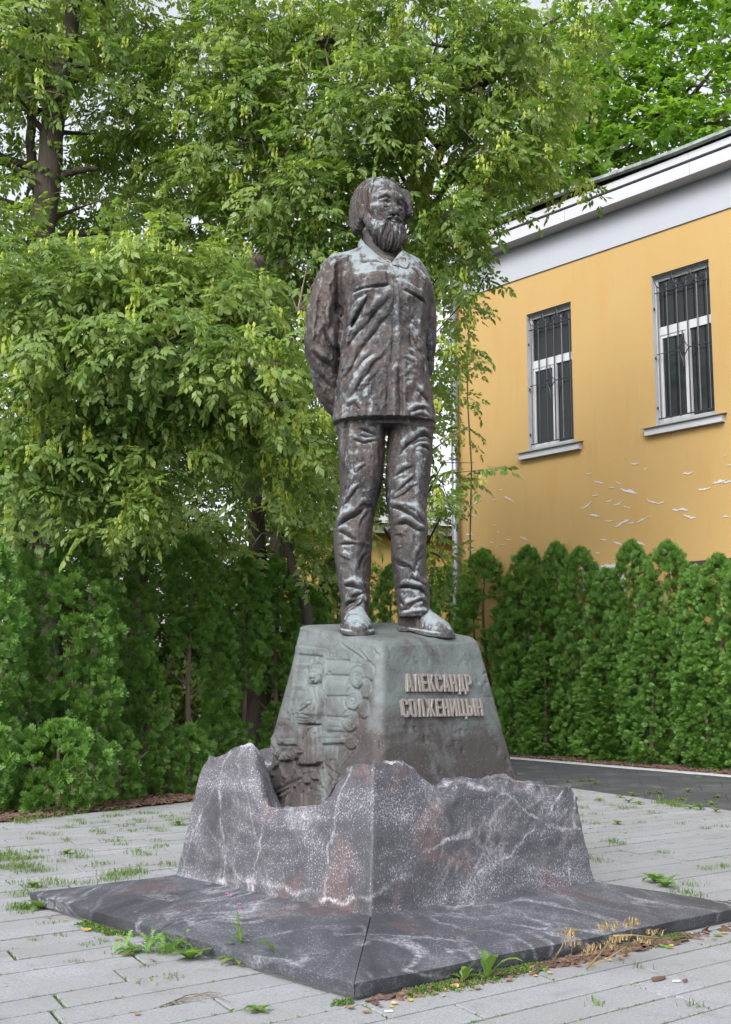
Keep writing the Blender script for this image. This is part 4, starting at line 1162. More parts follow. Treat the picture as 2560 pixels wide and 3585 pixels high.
# ---------------------------------------------------------------- head, neck, torso core, arms and clasped hands
HC = at(1338, 732, YS - 0.01); YAW = radians(31)
def to_world(V):                                       # head frame: u right, v forward, w up
    u, v, w = V[:, 0], V[:, 1], V[:, 2]
    return np.stack([HC[0] + u * cos(YAW) + v * sin(YAW), HC[1] + u * sin(YAW) - v * cos(YAW), HC[2] + w], 1)
def make_head():
    h = 0.0048
    lo = (-0.21, -0.24, -0.62); hi = (0.21, 0.24, 0.25)
    G = grid(lo, hi, h); X, Y, Z = G
    d = ell(G, (0, -0.02, 0.055), (0.142, 0.172, 0.155))
    d = smin(d, ell(G, (0, 0.035, -0.06), (0.118, 0.118, 0.17)), 0.05)
    for s in (-1, 1):
        d = smin(d, ell(G, (s * .085, .075, -.045), (.045, .05, .035)), 0.03)          # cheek bone
    # brow
    d = smin(d, chain(G, [(-.095, .085, .022), (-.055, .122, .034), (0, .132, .034), (.055, .122, .034), (.095, .085, .022)], [.022, .026, .026, .026, .022], 0.01), 0.025)
    for s in (-1, 1):
        d = smax(d, -ell(G, (s * .060, .166, -.010), (.037, .038, .025)), 0.012)         # socket
        d = smin(d, ell(G, (s * .058, .106, -.009), (.031, .030, .022)), 0.003)          # eyeball
        d = smin(d, chain(G, [(s * .028, .124, -.007), (s * .056, .141, .010), (s * .092, .112, -.005)], [.007, .009, .008]), 0.004)   # upper lid
        d = smin(d, chain(G, [(s * .028, .122, -.015), (s * .056, .134, -.028), (s * .090, .110, -.015)], [.006, .007, .006]), 0.004)  # lower lid
        d = smin(d, chain(G, [(s * .032, .122, -.036), (s * .060, .122, -.054), (s * .095, .100, -.038)], [.010, .012, .010]), 0.012)  # bag
        d = smax(d, -ell(G, (s * .060, .137, -.007), (.0055, .007, .0055)), 0.003)          # pupil
        d = smin(d, chain(G, [(s * .022, .150, .030), (s * .058, .142, .040), (s * .098, .106, .020)], [.009, .011, .008]), 0.012)     # eyebrow
        d = smax(d, -chain(G, [(s * .026, .146, .016), (s * .058, .152, .024), (s * .094, .120, .012)], [.006, .0065, .005]), 0.004)   # fold above the lid
        d = smax(d, -ell(G, (s * .030, .142, -.008), (.010, .012, .009)), 0.004)
        d = smax(d, -chain(G, [(s * .034, .140, -.040), (s * .060, .140, -.050), (s * .092, .116, -.036)], [.0045, .005, .004]), 0.005)   # under the eye
        # ear
        d = smin(d, ell(G, (s * .148, -.010, -.055), (.022, .034, .062)), 0.012)
        d = smax(d, -ell(G, (s * .170, .0, -.05), (.014, .016, .034)), 0.008)
    # nose
    nose = chain(G, [(0, .128, .015), (0, .150, -.030), (0, .178, -.080)], [.016, .018, .0225], 0.012)
    nose = smin(nose, ell(G, (.026, .152, -.085), (.017, .022, .015)), 0.012); nose = smin(nose, ell(G, (-.026, .152, -.085), (.017, .022, .015)), 0.012)
    d = smin(d, nose, 0.014)
    for s in (-1, 1): d = smax(d, -ell(G, (s * .013, .172, -.104), (.008, .012, .008)), 0.004)
    # furrows on the forehead
    d = smax(d, -chain(G, [(.004, .158, .040), (.006, .160, .085), (.004, .150, .125)], [.006, .006, .004]), 0.006)
    for w0 in (.075, .098, .120):
        for s in (-1, 1):
            d = smax(d, -chain(G, [(s * .016, .163 - (w0 - .06) * .3, w0), (s * .055, .150 - (w0 - .06) * .3, w0 + .008), (s * .095, .118 - (w0 - .06) * .3, w0 - .008)], [.004, .0045, .003]), 0.005)
    # lips
    d = smin(d, chain(G, [(-.038, .132, -.142), (0, .152, -.138), (.038, .132, -.142)], [.010, .014, .010]), 0.01)
    d = smax(d, -chain(G, [(-.045, .142, -.136), (0, .168, -.128), (.045, .142, -.136)], [.005, .006, .005]), 0.004)
    # neck, with the throat cords
    neck = caps(G, (0.01, -0.045, -0.16), (0.0, -0.03, -0.62), 0.112, 0.135)
    for s in (-1, 1): neck = smin(neck, caps(G, (s * .10, -.03, -.18), (s * .03, .08, -.52), .028, .026), 0.03)
    d = smin(d, neck, 0.05)
    d = d - 0.0022 * fbm(X * 26, Y * 26, Z * 26, 3, 55)
    V1, Q1 = surface_nets(d, lo, h); V1 = to_world(V1)
    # torso core, arms and hands: coarse grid, joined under the shirt, hands clasped behind the back
    h2 = 0.016; wb = at(*z1(820, 1800), YS)
    base = np.array([HC[0] - 0.02, HC[1], HC[2]])
    lo2 = (base[0] - 0.5, YS - 0.3, wb[2] - 0.35); hi2 = (base[0] + 0.5, YS + 0.55, HC[2] - 0.36)
    h2 = 0.010
    G2 = grid(lo2, hi2, h2)
    sh = HC[2] - 0.50; cx = at(*z1(810, 1300), YS)[0]
    b = ell(G2, (cx, YS, sh - 0.30), (0.15, 0.10, 0.40))
    hand_z = at(*z1(800, 1960), YS)[2]; hy = YS + 0.345
    W1 = (cx - 0.13, YS + 0.31, hand_z + 0.05); W2 = (cx + 0.16, YS + 0.33, hand_z + 0.16)
    b = smin(b, chain(G2, [(cx - 0.26, YS + .04, sh - 0.06), (cx - 0.36, YS + .11, sh - 0.55), W1], [.05, .045, .045]), 0.05)
    b = smin(b, chain(G2, [(cx + 0.26, YS + .06, sh - 0.08), (cx + 0.30, YS + .15, sh - 0.55), W2], [.05, .045, .045]), 0.05)
    palm = ell(G2, (cx - 0.02, hy, hand_z + 0.03), (.085, .032, .055))
    b = smin(b, palm, 0.03); b = smin(b, caps(G2, W1, (cx - 0.05, hy, hand_z + .03), .045, .038), 0.02); b = smin(b, caps(G2, W2, (cx + 0.05, hy + .02, hand_z + .06), .045, .036), 0.02)
    for i, (dx, dz, L_) in enumerate(((.065, .055, .085), (.075, .025, .095), (.07, -.005, .09), (.055, -.032, .075))):
        b = smin(b, chain(G2, [(cx + dx - .03, hy + .012, hand_z + .03 + dz * .7), (cx + dx + L_ * .5, hy + .030, hand_z + .03 + dz), (cx + dx + L_ * .75, hy + .005, hand_z + .02 + dz)], [.0165, .0155, .013]), 0.006)
    b = smin(b, chain(G2, [(cx - .02, hy + .01, hand_z + .07), (cx + .04, hy + .04, hand_z + .10)], [.019, .016]), 0.008)
    b = smin(b, caps(G2, (cx, YS - 0.0, sh - 0.05), (HC[0], YS + .0, HC[2] - 0.40), .12, .118), 0.05)
    V2, Q2 = surface_nets(b, lo2, h2)
    return obj('body', np.concatenate([V1, V2]), np.concatenate([Q1, Q2 + len(V1)]), M['bronze'], statue, True)
make_head()

def make_hair():
    h = 0.0048
    lo = (-0.24, -0.27, -0.26); hi = (0.24, 0.20, 0.27)
    G = grid(lo, hi, h); X, Y, Z = G
    d = ell(G, (0, -0.045, 0.052), (0.150, 0.170, 0.158))
    for s in (-1, 1):
        w_ = .024 if s > 0 else -.012                            # the fuller side of the hair
        d = smin(d, ell(G, (s * (.124 + w_), -.040 + w_ * 1.4, .025), (.048, .110, .140)), 0.04)
        d = smin(d, ell(G, (s * (.126 + w_), -.080 + w_ * 1.6, -.035), (.044, .080, .115)), 0.04)
    d = smin(d, ell(G, (0, -.135, -.06), (.125, .09, .165)), 0.05)
    d = smin(d, ell(G, (0, -.015, .160), (.095, .085, .050)), 0.04)
    # lock swept over the forehead to the right
    d = smin(d, chain(G, [(-.10, .0, .150), (-.03, .03, .188), (.05, .045, .188), (.085, .06, .172)], [.032, .028, .024, .014]), 0.02)
    # cut the face free: everything in front of the hairline
    face = ell(G, (0, .118, -.005), (.152, .168, .195))
    face = smin(face, ell(G, (0, .21, .06), (.19, .165, .175)), 0.02)
    d = smax(d, -face, 0.012)
    low = np.where(Y > -0.05, -0.075 - 0.02 * noise3(X * 20, Y * 20, Z * 0, 3), -0.20 - 0.02 * noise3(X * 25, Y * 25, Z * 0, 4))
    d = smax(d, (-0.048 - sstep(0.02, -0.10, Y) * 0.100) - Z, 0.02)
    # combed strands: on the sides they fall, on top they run back and over
    ang = np.arctan2(X, -Y + 0.0); side = sstep(0.07, 0.13, np.abs(X)) 
    fall = fbm(ang * 13 + 1.2 * noise3(X * 5, Y * 5, Z * 5, 7) + Z * 6 * np.sign(X), Z * 3.0, 0 * X, 3, 61)
    over = fbm(X * 34 + 1.5 * noise3(X * 5, Y * 5, Z * 5, 8) + Y * 10, Z * 4, 0 * X + 3, 3, 62)
    st = fall * side + over * (1 - side)
    rid = 1 - 2 * np.abs(st)
    topm = sstep(0.10, 0.19, Z)
    d = d - 0.0155 * rid * (1 - 0.45 * topm) + 0.006
    d = smax(d, -ell(G, (0, -0.01, -0.02), (0.10, 0.10, 0.14)), 0.01)
    V, Q = surface_nets(d, lo, h)
    return obj('hair', to_world(V), Q, M['bronze_hair'], statue, True)
make_hair()

def make_beard():
    h = 0.0048
    lo = (-0.19, -0.10, -0.42); hi = (0.19, 0.26, 0.02)
    G = grid(lo, hi, h); X, Y, Z = G
    d = ell(G, (0, .078, -.205), (.108, .092, .118))
    d = smin(d, ell(G, (0, .100, -.250), (.066, .060, .060)), 0.04)
    for s in (-1, 1):
        d = smin(d, chain(G, [(s * .128, .012, -.05), (s * .122, .035, -.12), (s * .085, .075, -.20)], [.020, .038, .045]), 0.035)
        d = smin(d, chain(G, [(s * .008, .166, -.112), (s * .045, .150, -.130), (s * .066, .125, -.185)], [.013, .018, .018]), 0.012)     # moustache
    mouth = chain(G, [(-.046, .158, -.140), (0, .182, -.136), (.046, .158, -.140)], [.011, .015, .011])
    d = smax(d, -mouth, 0.008)
    clear = ell(G, (0, .125, -.03), (.105, .10, .085))
    d = smax(d, -clear, 0.015)
    wob = 1.4 * noise3(X * 9, Y * 9, Z * 7, 71)
    ang = np.arctan2(X, Y + 0.03)
    st = fbm(ang * 11 + wob, Z * 10, 0 * X, 3, 72); st2 = fbm(ang * 26 + wob * 2, Z * 17, 0 * X + 2, 2, 73)
    d = d - (0.0078 * (1 - 2.2 * np.abs(st)) - 0.003) * (1 - 0.7 * sstep(-0.19, -0.14, Z)) - 0.005 * st2 + 0.001
    V, Q = surface_nets(d, lo, h)
    return obj('beard', to_world(V), Q, M['bronze'], statue, True)
make_beard()

# ---------------------------------------------------------------- shirt collar
def make_collar():
    V = []; F = []
    nk = at(*z1(800, 745), YS - 0.03)
    n = 48; ns = 9
    # edge lines in the figure's front plane, from the throat round the back and forward again
    def P(X, Y, off): return at(*z1(X, Y), YS + off)
    def E(X, Y, k=0.016):
        p = shirt_hit(*z1(X, Y)); return p - (p - np.array([0, 0, CAM_H])) / np.linalg.norm(p) * k
    fold = [E(868, 806), P(800, 768, -.165), P(735, 715, -.125), P(670, 652, -.05), P(628, 610, .04), P(640, 585, .11), P(760, 570, .16), P(880, 590, .14), P(945, 640, .08), P(960, 690, .0), P(957, 730, -.07), P(925, 780, -.14), E(880, 815)]
    edge = [E(852, 815), E(760, 782, .02), E(642, 795, .022), E(615, 722, .022), P(592, 672, .04), P(605, 650, .13), P(760, 640, .19), P(900, 650, .17), P(975, 700, .08), E(988, 765, .02), E(1015, 855, .022), E(940, 826, .02), E(893, 825)]
    band = [E(872, 828, .0), P(825, 800, -.13), P(765, 760, -.09), P(715, 710, -.03), P(690, 680, .04), P(700, 660, .09), P(780, 650, .12), P(870, 660, .10), P(915, 690, .06), P(925, 730, .0), P(918, 775, -.06), P(900, 808, -.11), E(880, 835, .0)]
    def res(L):
        L = np.array(L); t = np.linspace(0, 1, len(L)); u = np.linspace(0, 1, n)
        return np.stack([np.interp(u, t, L[:, i]) for i in range(3)], 1)
    band, fold, edge = res(band), res(fold), res(edge)
    rows = [band * (1 - k) + fold * k for k in np.linspace(0, 1, ns)] + [fold * (1 - k) + edge * k + np.array([0, 0, 0.012]) * math.sin(k * pi) for k in np.linspace(0.12, 1, ns)]
    V = np.concatenate(rows); m = len(rows)
    F = [(j * n + i, j * n + i + 1, (j + 1) * n + i + 1, (j + 1) * n + i) for j in range(m - 1) for i in range(n - 1)]
    o = obj('collar', V, F, M['bronze_shirt'], statue, True)
    md = o.modifiers.new('thick', 'SOLIDIFY'); md.thickness = 0.020; md.offset = -1
    md = o.modifiers.new('round', 'SUBSURF'); md.levels = 1; md.render_levels = 1
    return o
make_collar()
# ================================================================== ground, paving, mulch beds
RD = np.array([sin(AX), cos(AX)])                      # direction of the paving rows
RN = np.array([cos(AX), -sin(AX)])                     # across the rows, towards the camera's right
CJ = radians(25.4); CD = np.array([-sin(CJ), cos(CJ)])  # slanting end joints
# earth under everything, out to the horizon
g_ = obj('ground', [(-400, -60, -0.012), (400, -60, -0.012), (400, 700, -0.012), (-400, 700, -0.012)], [(0, 1, 2, 3)], M['soil']); tag(g_, kind='structure')
# limits: mulch bed line on the left, dark paving and curb on the right
ML0 = gnd(0, 2880); ML1 = gnd(660, 2808)               # front edge of the left mulch bed
mld = (ML1 - ML0) / np.linalg.norm(ML1 - ML0); mln = np.array([-mld[1], mld[0]])
DK0 = gnd(1900, 2745); DK1 = gnd(2560, 2838)           # near edge of the dark paving
dkd = (DK1 - DK0) / np.linalg.norm(DK1 - DK0); dkn = np.array([-dkd[1], dkd[0]])
if dkn[1] < 0: dkn = -dkn
KB0 = gnd(1850, 2662); KB1 = gnd(2560, 2722)           # far edge of the dark paving / curb line
kbd = (KB1 - KB0) / np.linalg.norm(KB1 - KB0); kbn = np.array([-kbd[1], kbd[0]])
if kbn[1] < 0: kbn = -kbn
def left_of_mulch(p): return np.dot(p - ML0, mln) < 0.0
def before_dark(p): return np.dot(p - DK0, dkn) < 0.0
def in_frame(p, m=120):
    if p[1] < 2.0: return False
    x, y, c = proj(np.array([p[0], p[1], 0.0])); return -m < x < 2560 + m and y < 3585 + m
def in_mon(p, m=0.0):
    q = np.array([p[0], p[1], 0]) - MC; a, b = float(q @ NR), float(q @ NL)
    return A0 + m < a < A1 - m and B0 + m < b < B1 - m
pav = empty('paving', (0, 4, 0)); tag(pav, kind='structure')
ROW, GAP = 0.262, 0.018
sk = float(np.dot(CD, RN)); sr = float(np.dot(CD, RD))
slant = sr / sk                                        # shift along the row per metre across it
def clip_poly(poly, o, n):
    """keep the part of a convex polygon with dot(p-o,n) <= 0"""
    out = []
    for i in range(len(poly)):
        p, q = poly[i], poly[(i + 1) % len(poly)]; dp, dq = np.dot(p - o, n), np.dot(q - o, n)
        if dp <= 0: out.append(p)
        if (dp < 0 < dq) or (dq < 0 < dp): out.append(p + (q - p) * (dp / (dp - dq)))
    return out
PAVE_JOINTS = []
def paver(poly, mat, parent, z, name='paving_slab', bev=0.003):
    if len(poly) < 3: return None
    P = np.array(poly); c = P.mean(0)
    area = 0.5 * sum(P[i][0] * P[(i + 1) % len(P)][1] - P[(i + 1) % len(P)][0] * P[i][1] for i in range(len(P)))
    if abs(area) < 0.006: return None
    if area < 0: P = P[::-1]
    n = len(P)
    tl = RNG.normal(0, 0.0022, 2)
    zz = lambda p: z + float(np.dot(p - c, tl))
    inn = []
    for i in range(n):
        a, b, d = P[i - 1], P[i], P[(i + 1) % n]
        u = (a - b) / (np.linalg.norm(a - b) + 1e-9); v = (d - b) / (np.linalg.norm(d - b) + 1e-9); w = u + v
        inn.append(b + w / (np.linalg.norm(w) + 1e-9) * bev * 1.3)
    V = [(p[0], p[1], zz(p)) for p in inn] + [(p[0], p[1], zz(p) - bev * 0.8) for p in P] + [(p[0], p[1], -0.028) for p in P]
    F = [tuple(range(n))] + [(i, n + i, n + (i + 1) % n, (i + 1) % n) for i in range(n)] + [(n + i, 2 * n + i, 2 * n + (i + 1) % n, n + (i + 1) % n) for i in range(n)]
    return obj(name, V, F, mat, parent)
npav = 0; rest = MB()
rg = np.random.default_rng(12)
org = gnd(0, 3413)                                      # a row line through here
for k in range(-60, 60):
    w0, w1 = k * ROW, (k + 1) * ROW - GAP
    off = (0.0 if k % 2 else 0.62) + rg.uniform(-0.16, 0.16)
    s = -26.0 + off + slant * w0
    while s < 26.0:
        L = 1.22 + rg.uniform(-0.22, 0.14)
        a, b = s, s + L - GAP; s += L
        q = [org + RN * w0 + RD * (a), org + RN * w0 + RD * b, org + RN * w1 + RD * (b + slant * (w1 - w0)), org + RN * w1 + RD * (a + slant * (w1 - w0))]
        seen = any(in_frame(p) for p in q)
        if not seen and not all(abs(p[0]) < 9 and 0.5 < p[1] < 17 for p in q): continue
        q = clip_poly(q, ML0, mln); 
        if len(q) > 2: q = clip_poly(q, DK0, dkn)
        if len(q) < 3: continue
        if all(in_mon(p, 0.12) for p in q): continue
        c = sum(q) / len(q)
        if c[1] > 19.5: continue
        if not seen:                                         # outside the picture: part of the same floor, kept as one piece
            P = [np.append(p, 0.0) for p in q]; rest.add(P, [tuple(range(len(P)))[::-1]]); continue
        if paver(q, M['paving'], pav, 0.0 + rg.normal(0, 0.0015)) is not None:
            npav += 1
            PAVE_JOINTS += [(q[0], q[1]), (q[-1], q[0])]
ro = rest.build('outer_paving', M['paving'], pav); ro['kind'] = 'stuff'
# dark paving on the right: big sawn slabs in two courses, and the pale curb strip behind it
dark = empty('dark_paving', (4, 18, 0)); tag(dark, kind='structure')
dk_len = 7.5
def lerp(a, b, t): return a + (b - a) * t
DA0, DA1 = DK0 - dkd * 1.2, DK1 + dkd * 2.2
KA0, KA1 = KB0 - kbd * 1.2, KB1 + kbd * 2.2
NC, NRW = 6, 5
for i in range(NC):
    for j in range(NRW):
        u0, u1 = i / NC, (i + 1) / NC; v0, v1 = j / NRW, (j + 1) / NRW
        sh = 0.35 / NC if j % 2 else 0
        pt = lambda u, v: lerp(lerp(DA0, DA1, u + sh), lerp(KA0, KA1, u + sh), v)
        q = [pt(u0, v0), pt(u1, v0), pt(u1, v1), pt(u0, v1)]; c = sum(q) / 4
        paver([c + (p - c) * 0.996 for p in q], M['dark_paving'], dark, 0.002, 'dark_slab', 0.004)
for i in range(12):
    a, b = KB0 - kbd * 2.4 + kbd * i * 0.92, KB0 - kbd * 2.4 + kbd * (i * 0.92 + 0.912)
    q = [a + kbn * 0.02, b + kbn * 0.02, b + kbn * 0.34, a + kbn * 0.34]
    paver(q, M['curb'], dark, 0.012, 'curb_stone', 0.008)

# mulch beds: rough ground sheets with real bark chips near the front
def bed(name, poly, z, seed):
    P = np.array(poly); x0, y0 = P.min(0); x1, y1 = P.max(0)
    nx, ny = int((x1 - x0) / 0.12) + 2, int((y1 - y0) / 0.12) + 2
    X, Y = np.meshgrid(np.linspace(x0, x1, nx), np.linspace(y0, y1, ny), indexing='ij')
    R = Relief(X, Y); ins = R.inside([tuple(p) for p in P])
    Z = z + 0.03 * fbm(X * 1.3, Y * 1.3, 0 * X, 4, seed)
    idx = -np.ones(X.shape, int); V = []; 
    idx = np.arange(nx * ny).reshape(nx, ny)
    cell = ins[:-1, :-1] & ins[1:, 1:]
    F = np.stack([idx[:-1, :-1][cell], idx[1:, :-1][cell], idx[1:, 1:][cell], idx[:-1, 1:][cell]], 1)
    o = obj(name, np.stack([X, Y, Z], -1).reshape(-1, 3), F, M['mulch'], None, True); tag(o, kind='structure')
    return o
LB = [ML0 - mld * 4 , ML1 + mld * 6.5, ML1 + mld * 6.5 + mln * 16, ML0 - mld * 4 + mln * 16]
bed('mulch_bed', LB, 0.005, 301)
ke = kbn * 0.33
RB = [KB0 - kbd * 5 + ke, KB1 + kbd * 4 + ke, KB1 + kbd * 4 + kbn * 9, KB0 - kbd * 5 + kbn * 9]
bed('mulch_bed', RB, 0.010, 302)
def set_tint(o, t):
    me = o.data; a = me.attributes.new('tint', 'FLOAT', 'POINT'); a.data.foreach_set('value', np.asarray(t, np.float32))
def chips(name, pts, seed, label):
    r = np.random.default_rng(seed); n = len(pts); V = []; F = []; T = []
    base = np.array([(-.5, -.5, 0), (.5, -.4, 0), (.45, .5, 0), (-.5, .45, 0), (-.45, -.4, 1), (.42, -.35, 1), (.4, .4, 1), (-.42, .4, 1)])
    fc = np.array([(4, 5, 6, 7), (0, 1, 5, 4), (1, 2, 6, 5), (2, 3, 7, 6), (3, 0, 4, 7)])
    th = r.uniform(0, 2 * pi, n); L = r.uniform(.03, .10, n); W = r.uniform(.012, .032, n); H = r.uniform(.004, .010, n); tx = r.normal(0, .25, n); ty = r.normal(0, .25, n)
    v = base[None] * np.stack([L, W, H], 1)[:, None]
    v[..., 2] += v[..., 0] * tx[:, None] + v[..., 1] * ty[:, None]
    x = v[..., 0] * np.cos(th)[:, None] - v[..., 1] * np.sin(th)[:, None]; y = v[..., 0] * np.sin(th)[:, None] + v[..., 1] * np.cos(th)[:, None]
    P = np.stack([x + pts[:, 0:1], y + pts[:, 1:2], v[..., 2] + pts[:, 2:3]], -1)
    o = obj(name, P.reshape(-1, 3), (fc[None] + 8 * np.arange(n)[:, None, None]).reshape(-1, 4), M['chip'])
    set_tint(o, np.repeat(r.uniform(0, 1, n) ** 2, 8)); tag(o, label, 'bark chips', kind='stuff')
    return o
r = np.random.default_rng(5)
n = 5200; s_ = r.uniform(-2.5, 5.5, n); d_ = np.abs(r.normal(0, 1.0, n)) - 0.05
pts = ML0[None] + mld[None] * s_[:, None] + mln[None] * d_[:, None]
chips('bark_chips', np.column_stack([pts, 0.012 + 0.03 * r.uniform(0, 1, n)]), 6, 'brown bark chips spread under the hedge on the left')
n = 4200; s_ = r.uniform(-1.0, 8.5, n); d_ = np.abs(r.normal(0, 0.7, n)) + 0.30
pts = KB0[None] + kbd[None] * s_[:, None] + kbn[None] * d_[:, None]
chips('bark_chips', np.column_stack([pts, 0.015 + 0.03 * r.uniform(0, 1, n)]), 7, 'brown bark chips spread under the hedge on the right')
# ================================================================== ochre building on the right
WA = radians(40.5)
WD = np.array([-sin(WA), cos(WA), 0.0])                # along the front wall, away to the left
WN = np.array([-cos(WA), -sin(WA), 0.0])               # out of the wall, towards the square
W0 = np.array([7.95, 23.35, 0.0])
def wall_hit(px, py, out=0.0):
    r = ray(px, py); o = np.array([0, 0, CAM_H]); t = (out - np.dot(o - W0, WN)) / np.dot(r, WN); p = o + r * t
    return float(np.dot(p - W0, WD)), float(p[2])
def wp(t, z, out=0.0): return W0 + WD * t + WN * out + UP * z
bld = empty('ochre_building', tuple(wp(4, 0)))
tag(bld, 'peeling ochre stucco building with white cornice and two barred windows', 'building')
T_L = wall_hit(1600, 1500)[0]; T_R = -5.0
wins = []
for c in (((1829, 1106), (1993, 1058), (1866, 1568), (2015, 1543)), ((2268, 970), (2477, 908), (2311, 1498), (2508, 1458))):
    h = [wall_hit(*p) for p in c]
    wins.append(((h[0][0] + h[2][0]) / 2, (h[1][0] + h[3][0]) / 2, (h[2][1] + h[3][1]) / 2, (h[0][1] + h[1][1]) / 2))
zs_ = np.mean([w[2] for w in wins]); zh_ = np.mean([w[3] for w in wins])
wins = [(w[0], w[1], zs_, zh_) for w in wins]          # t left, t right (smaller), sill, head
Z_FB = np.mean([wall_hit(1644, 1033)[1], wall_hit(2560, 733)[1]])
EAVE = 0.42
Z_FT = np.mean([wall_hit(2560, 585)[1], wall_hit(1700, 893)[1]])
Z_FA = np.mean([wall_hit(2560, 563, EAVE)[1], wall_hit(1620, 903, EAVE)[1]])
Z_R = np.mean([wall_hit(2560, 456, EAVE)[1], wall_hit(1617, 832, EAVE)[1]])
# ---- wall with real openings
tl = sorted([T_R, T_L] + [w[0] for w in wins] + [w[1] for w in wins]); zl_ = [-0.05, zs_, zh_, Z_FB + 0.02]
mb = MB()
for i in range(len(tl) - 1):
    for j in range(3):
        tm, zm = (tl[i] + tl[i + 1]) / 2, (zl_[j] + zl_[j + 1]) / 2
        if any(w[1] < tm < w[0] and w[2] < zm < w[3] for w in wins): continue
        mb.add([wp(tl[i], zl_[j]), wp(tl[i + 1], zl_[j]), wp(tl[i + 1], zl_[j + 1]), wp(tl[i], zl_[j + 1])], [(0, 3, 2, 1)])
back = -9.0
mb.add([wp(T_L, -.05), wp(T_L, -.05, back), wp(T_L, Z_FB + .02, back), wp(T_L, Z_FB + .02)], [(0, 3, 2, 1)])
mb.add([wp(T_R, -.05), wp(T_R, -.05, back), wp(T_R, Z_FB + .02, back), wp(T_R, Z_FB + .02)], [(0, 1, 2, 3)])
mb.add([wp(T_L, -.05, back), wp(T_R, -.05, back), wp(T_R, Z_FB + .02, back), wp(T_L, Z_FB + .02, back)], [(0, 3, 2, 1)])
mb.build('wall', M['stucco'], bld)
# ---- frieze, cornice boards, roof
AXW = np.array([WD, WN, UP])
def wbox(name, t0, t1, z0, z1, o0, o1, mat, parent=bld):
    return MB().box(wp((t0 + t1) / 2, (z0 + z1) / 2, (o0 + o1) / 2), (abs(t1 - t0), abs(o1 - o0), z1 - z0), AXW).build(name, mat, parent)
wbox('frieze', T_R, T_L + 0.03, Z_FB, Z_FT, back, 0.035, M['plaster'])
wbox('frieze_moulding', T_R, T_L + 0.09, Z_FT - 0.002, Z_FT + 0.10, back, 0.10, M['white'])
wbox('soffit', T_R, T_L + EAVE - .02, Z_FT + 0.098, Z_FA + 0.06, back, EAVE - 0.03, M['white'])
hb = (Z_R - Z_FA)
for k, (a, b, o) in enumerate(((0.0, 0.46, 0.0), (0.55, 0.80, 0.03))):
    t = T_R
    while t < T_L + EAVE:                                # fascia boards, one by one
        L = 3.1 + 0.25 * ((k * 7 + int(t * 3)) % 3)
        e = min(t + L, T_L + EAVE)
        wbox('fascia_board', t + 0.004, e - 0.004, Z_FA + hb * a, Z_FA + hb * b, back + .1, EAVE + o, M['white']); t += L
wbox('eaves_shadow_board', T_R, T_L + EAVE - .03, Z_FA + hb * 0.45, Z_R - 0.02, back + .15, EAVE - 0.05, M['dark_gap'])  # set-back board, coloured dark as the shade between the fascia boards
# bent copper edge strips and the roof plane
rgb = random.Random(4)
t = T_R; prev = 0.0
while t < T_L + EAVE + .02:
    L = 1.35; e = min(t + L, T_L + EAVE + .06); d0, d1 = prev, rgb.uniform(-.05, .05); prev = d1
    V = []
    for tt, dd in ((t, d0), (e, d1)):
        for o, z in ((EAVE + .10, -.02), (EAVE + .16, .02), (EAVE + .14, .10), (EAVE - .05, .20), (EAVE - .4, .30)): V.append(wp(tt, Z_R - 0.03 + z + dd * .8, o + dd * .5))
    F = [(i, i + 1, i + 6, i + 5) for i in range(4)]
    o = obj('roof_edge', V, F, M['roof'], bld)
    m_ = o.modifiers.new('t', 'SOLIDIFY'); m_.thickness = 0.018
    t += L
MB().add([wp(T_R, Z_R + .25, EAVE - .3), wp(T_L + EAVE, Z_R + .25, EAVE - .3), wp(T_L - 3.0, Z_R + 2.0, -4.5), wp(T_R, Z_R + 2.0, -4.5), wp(T_L + EAVE, Z_R + .25, back - .3), wp(T_R, Z_R + .25, back - .3)],
         [(0, 3, 2, 1), (1, 2, 4), (3, 5, 4, 2)]).build('roof', M['roof'], bld)
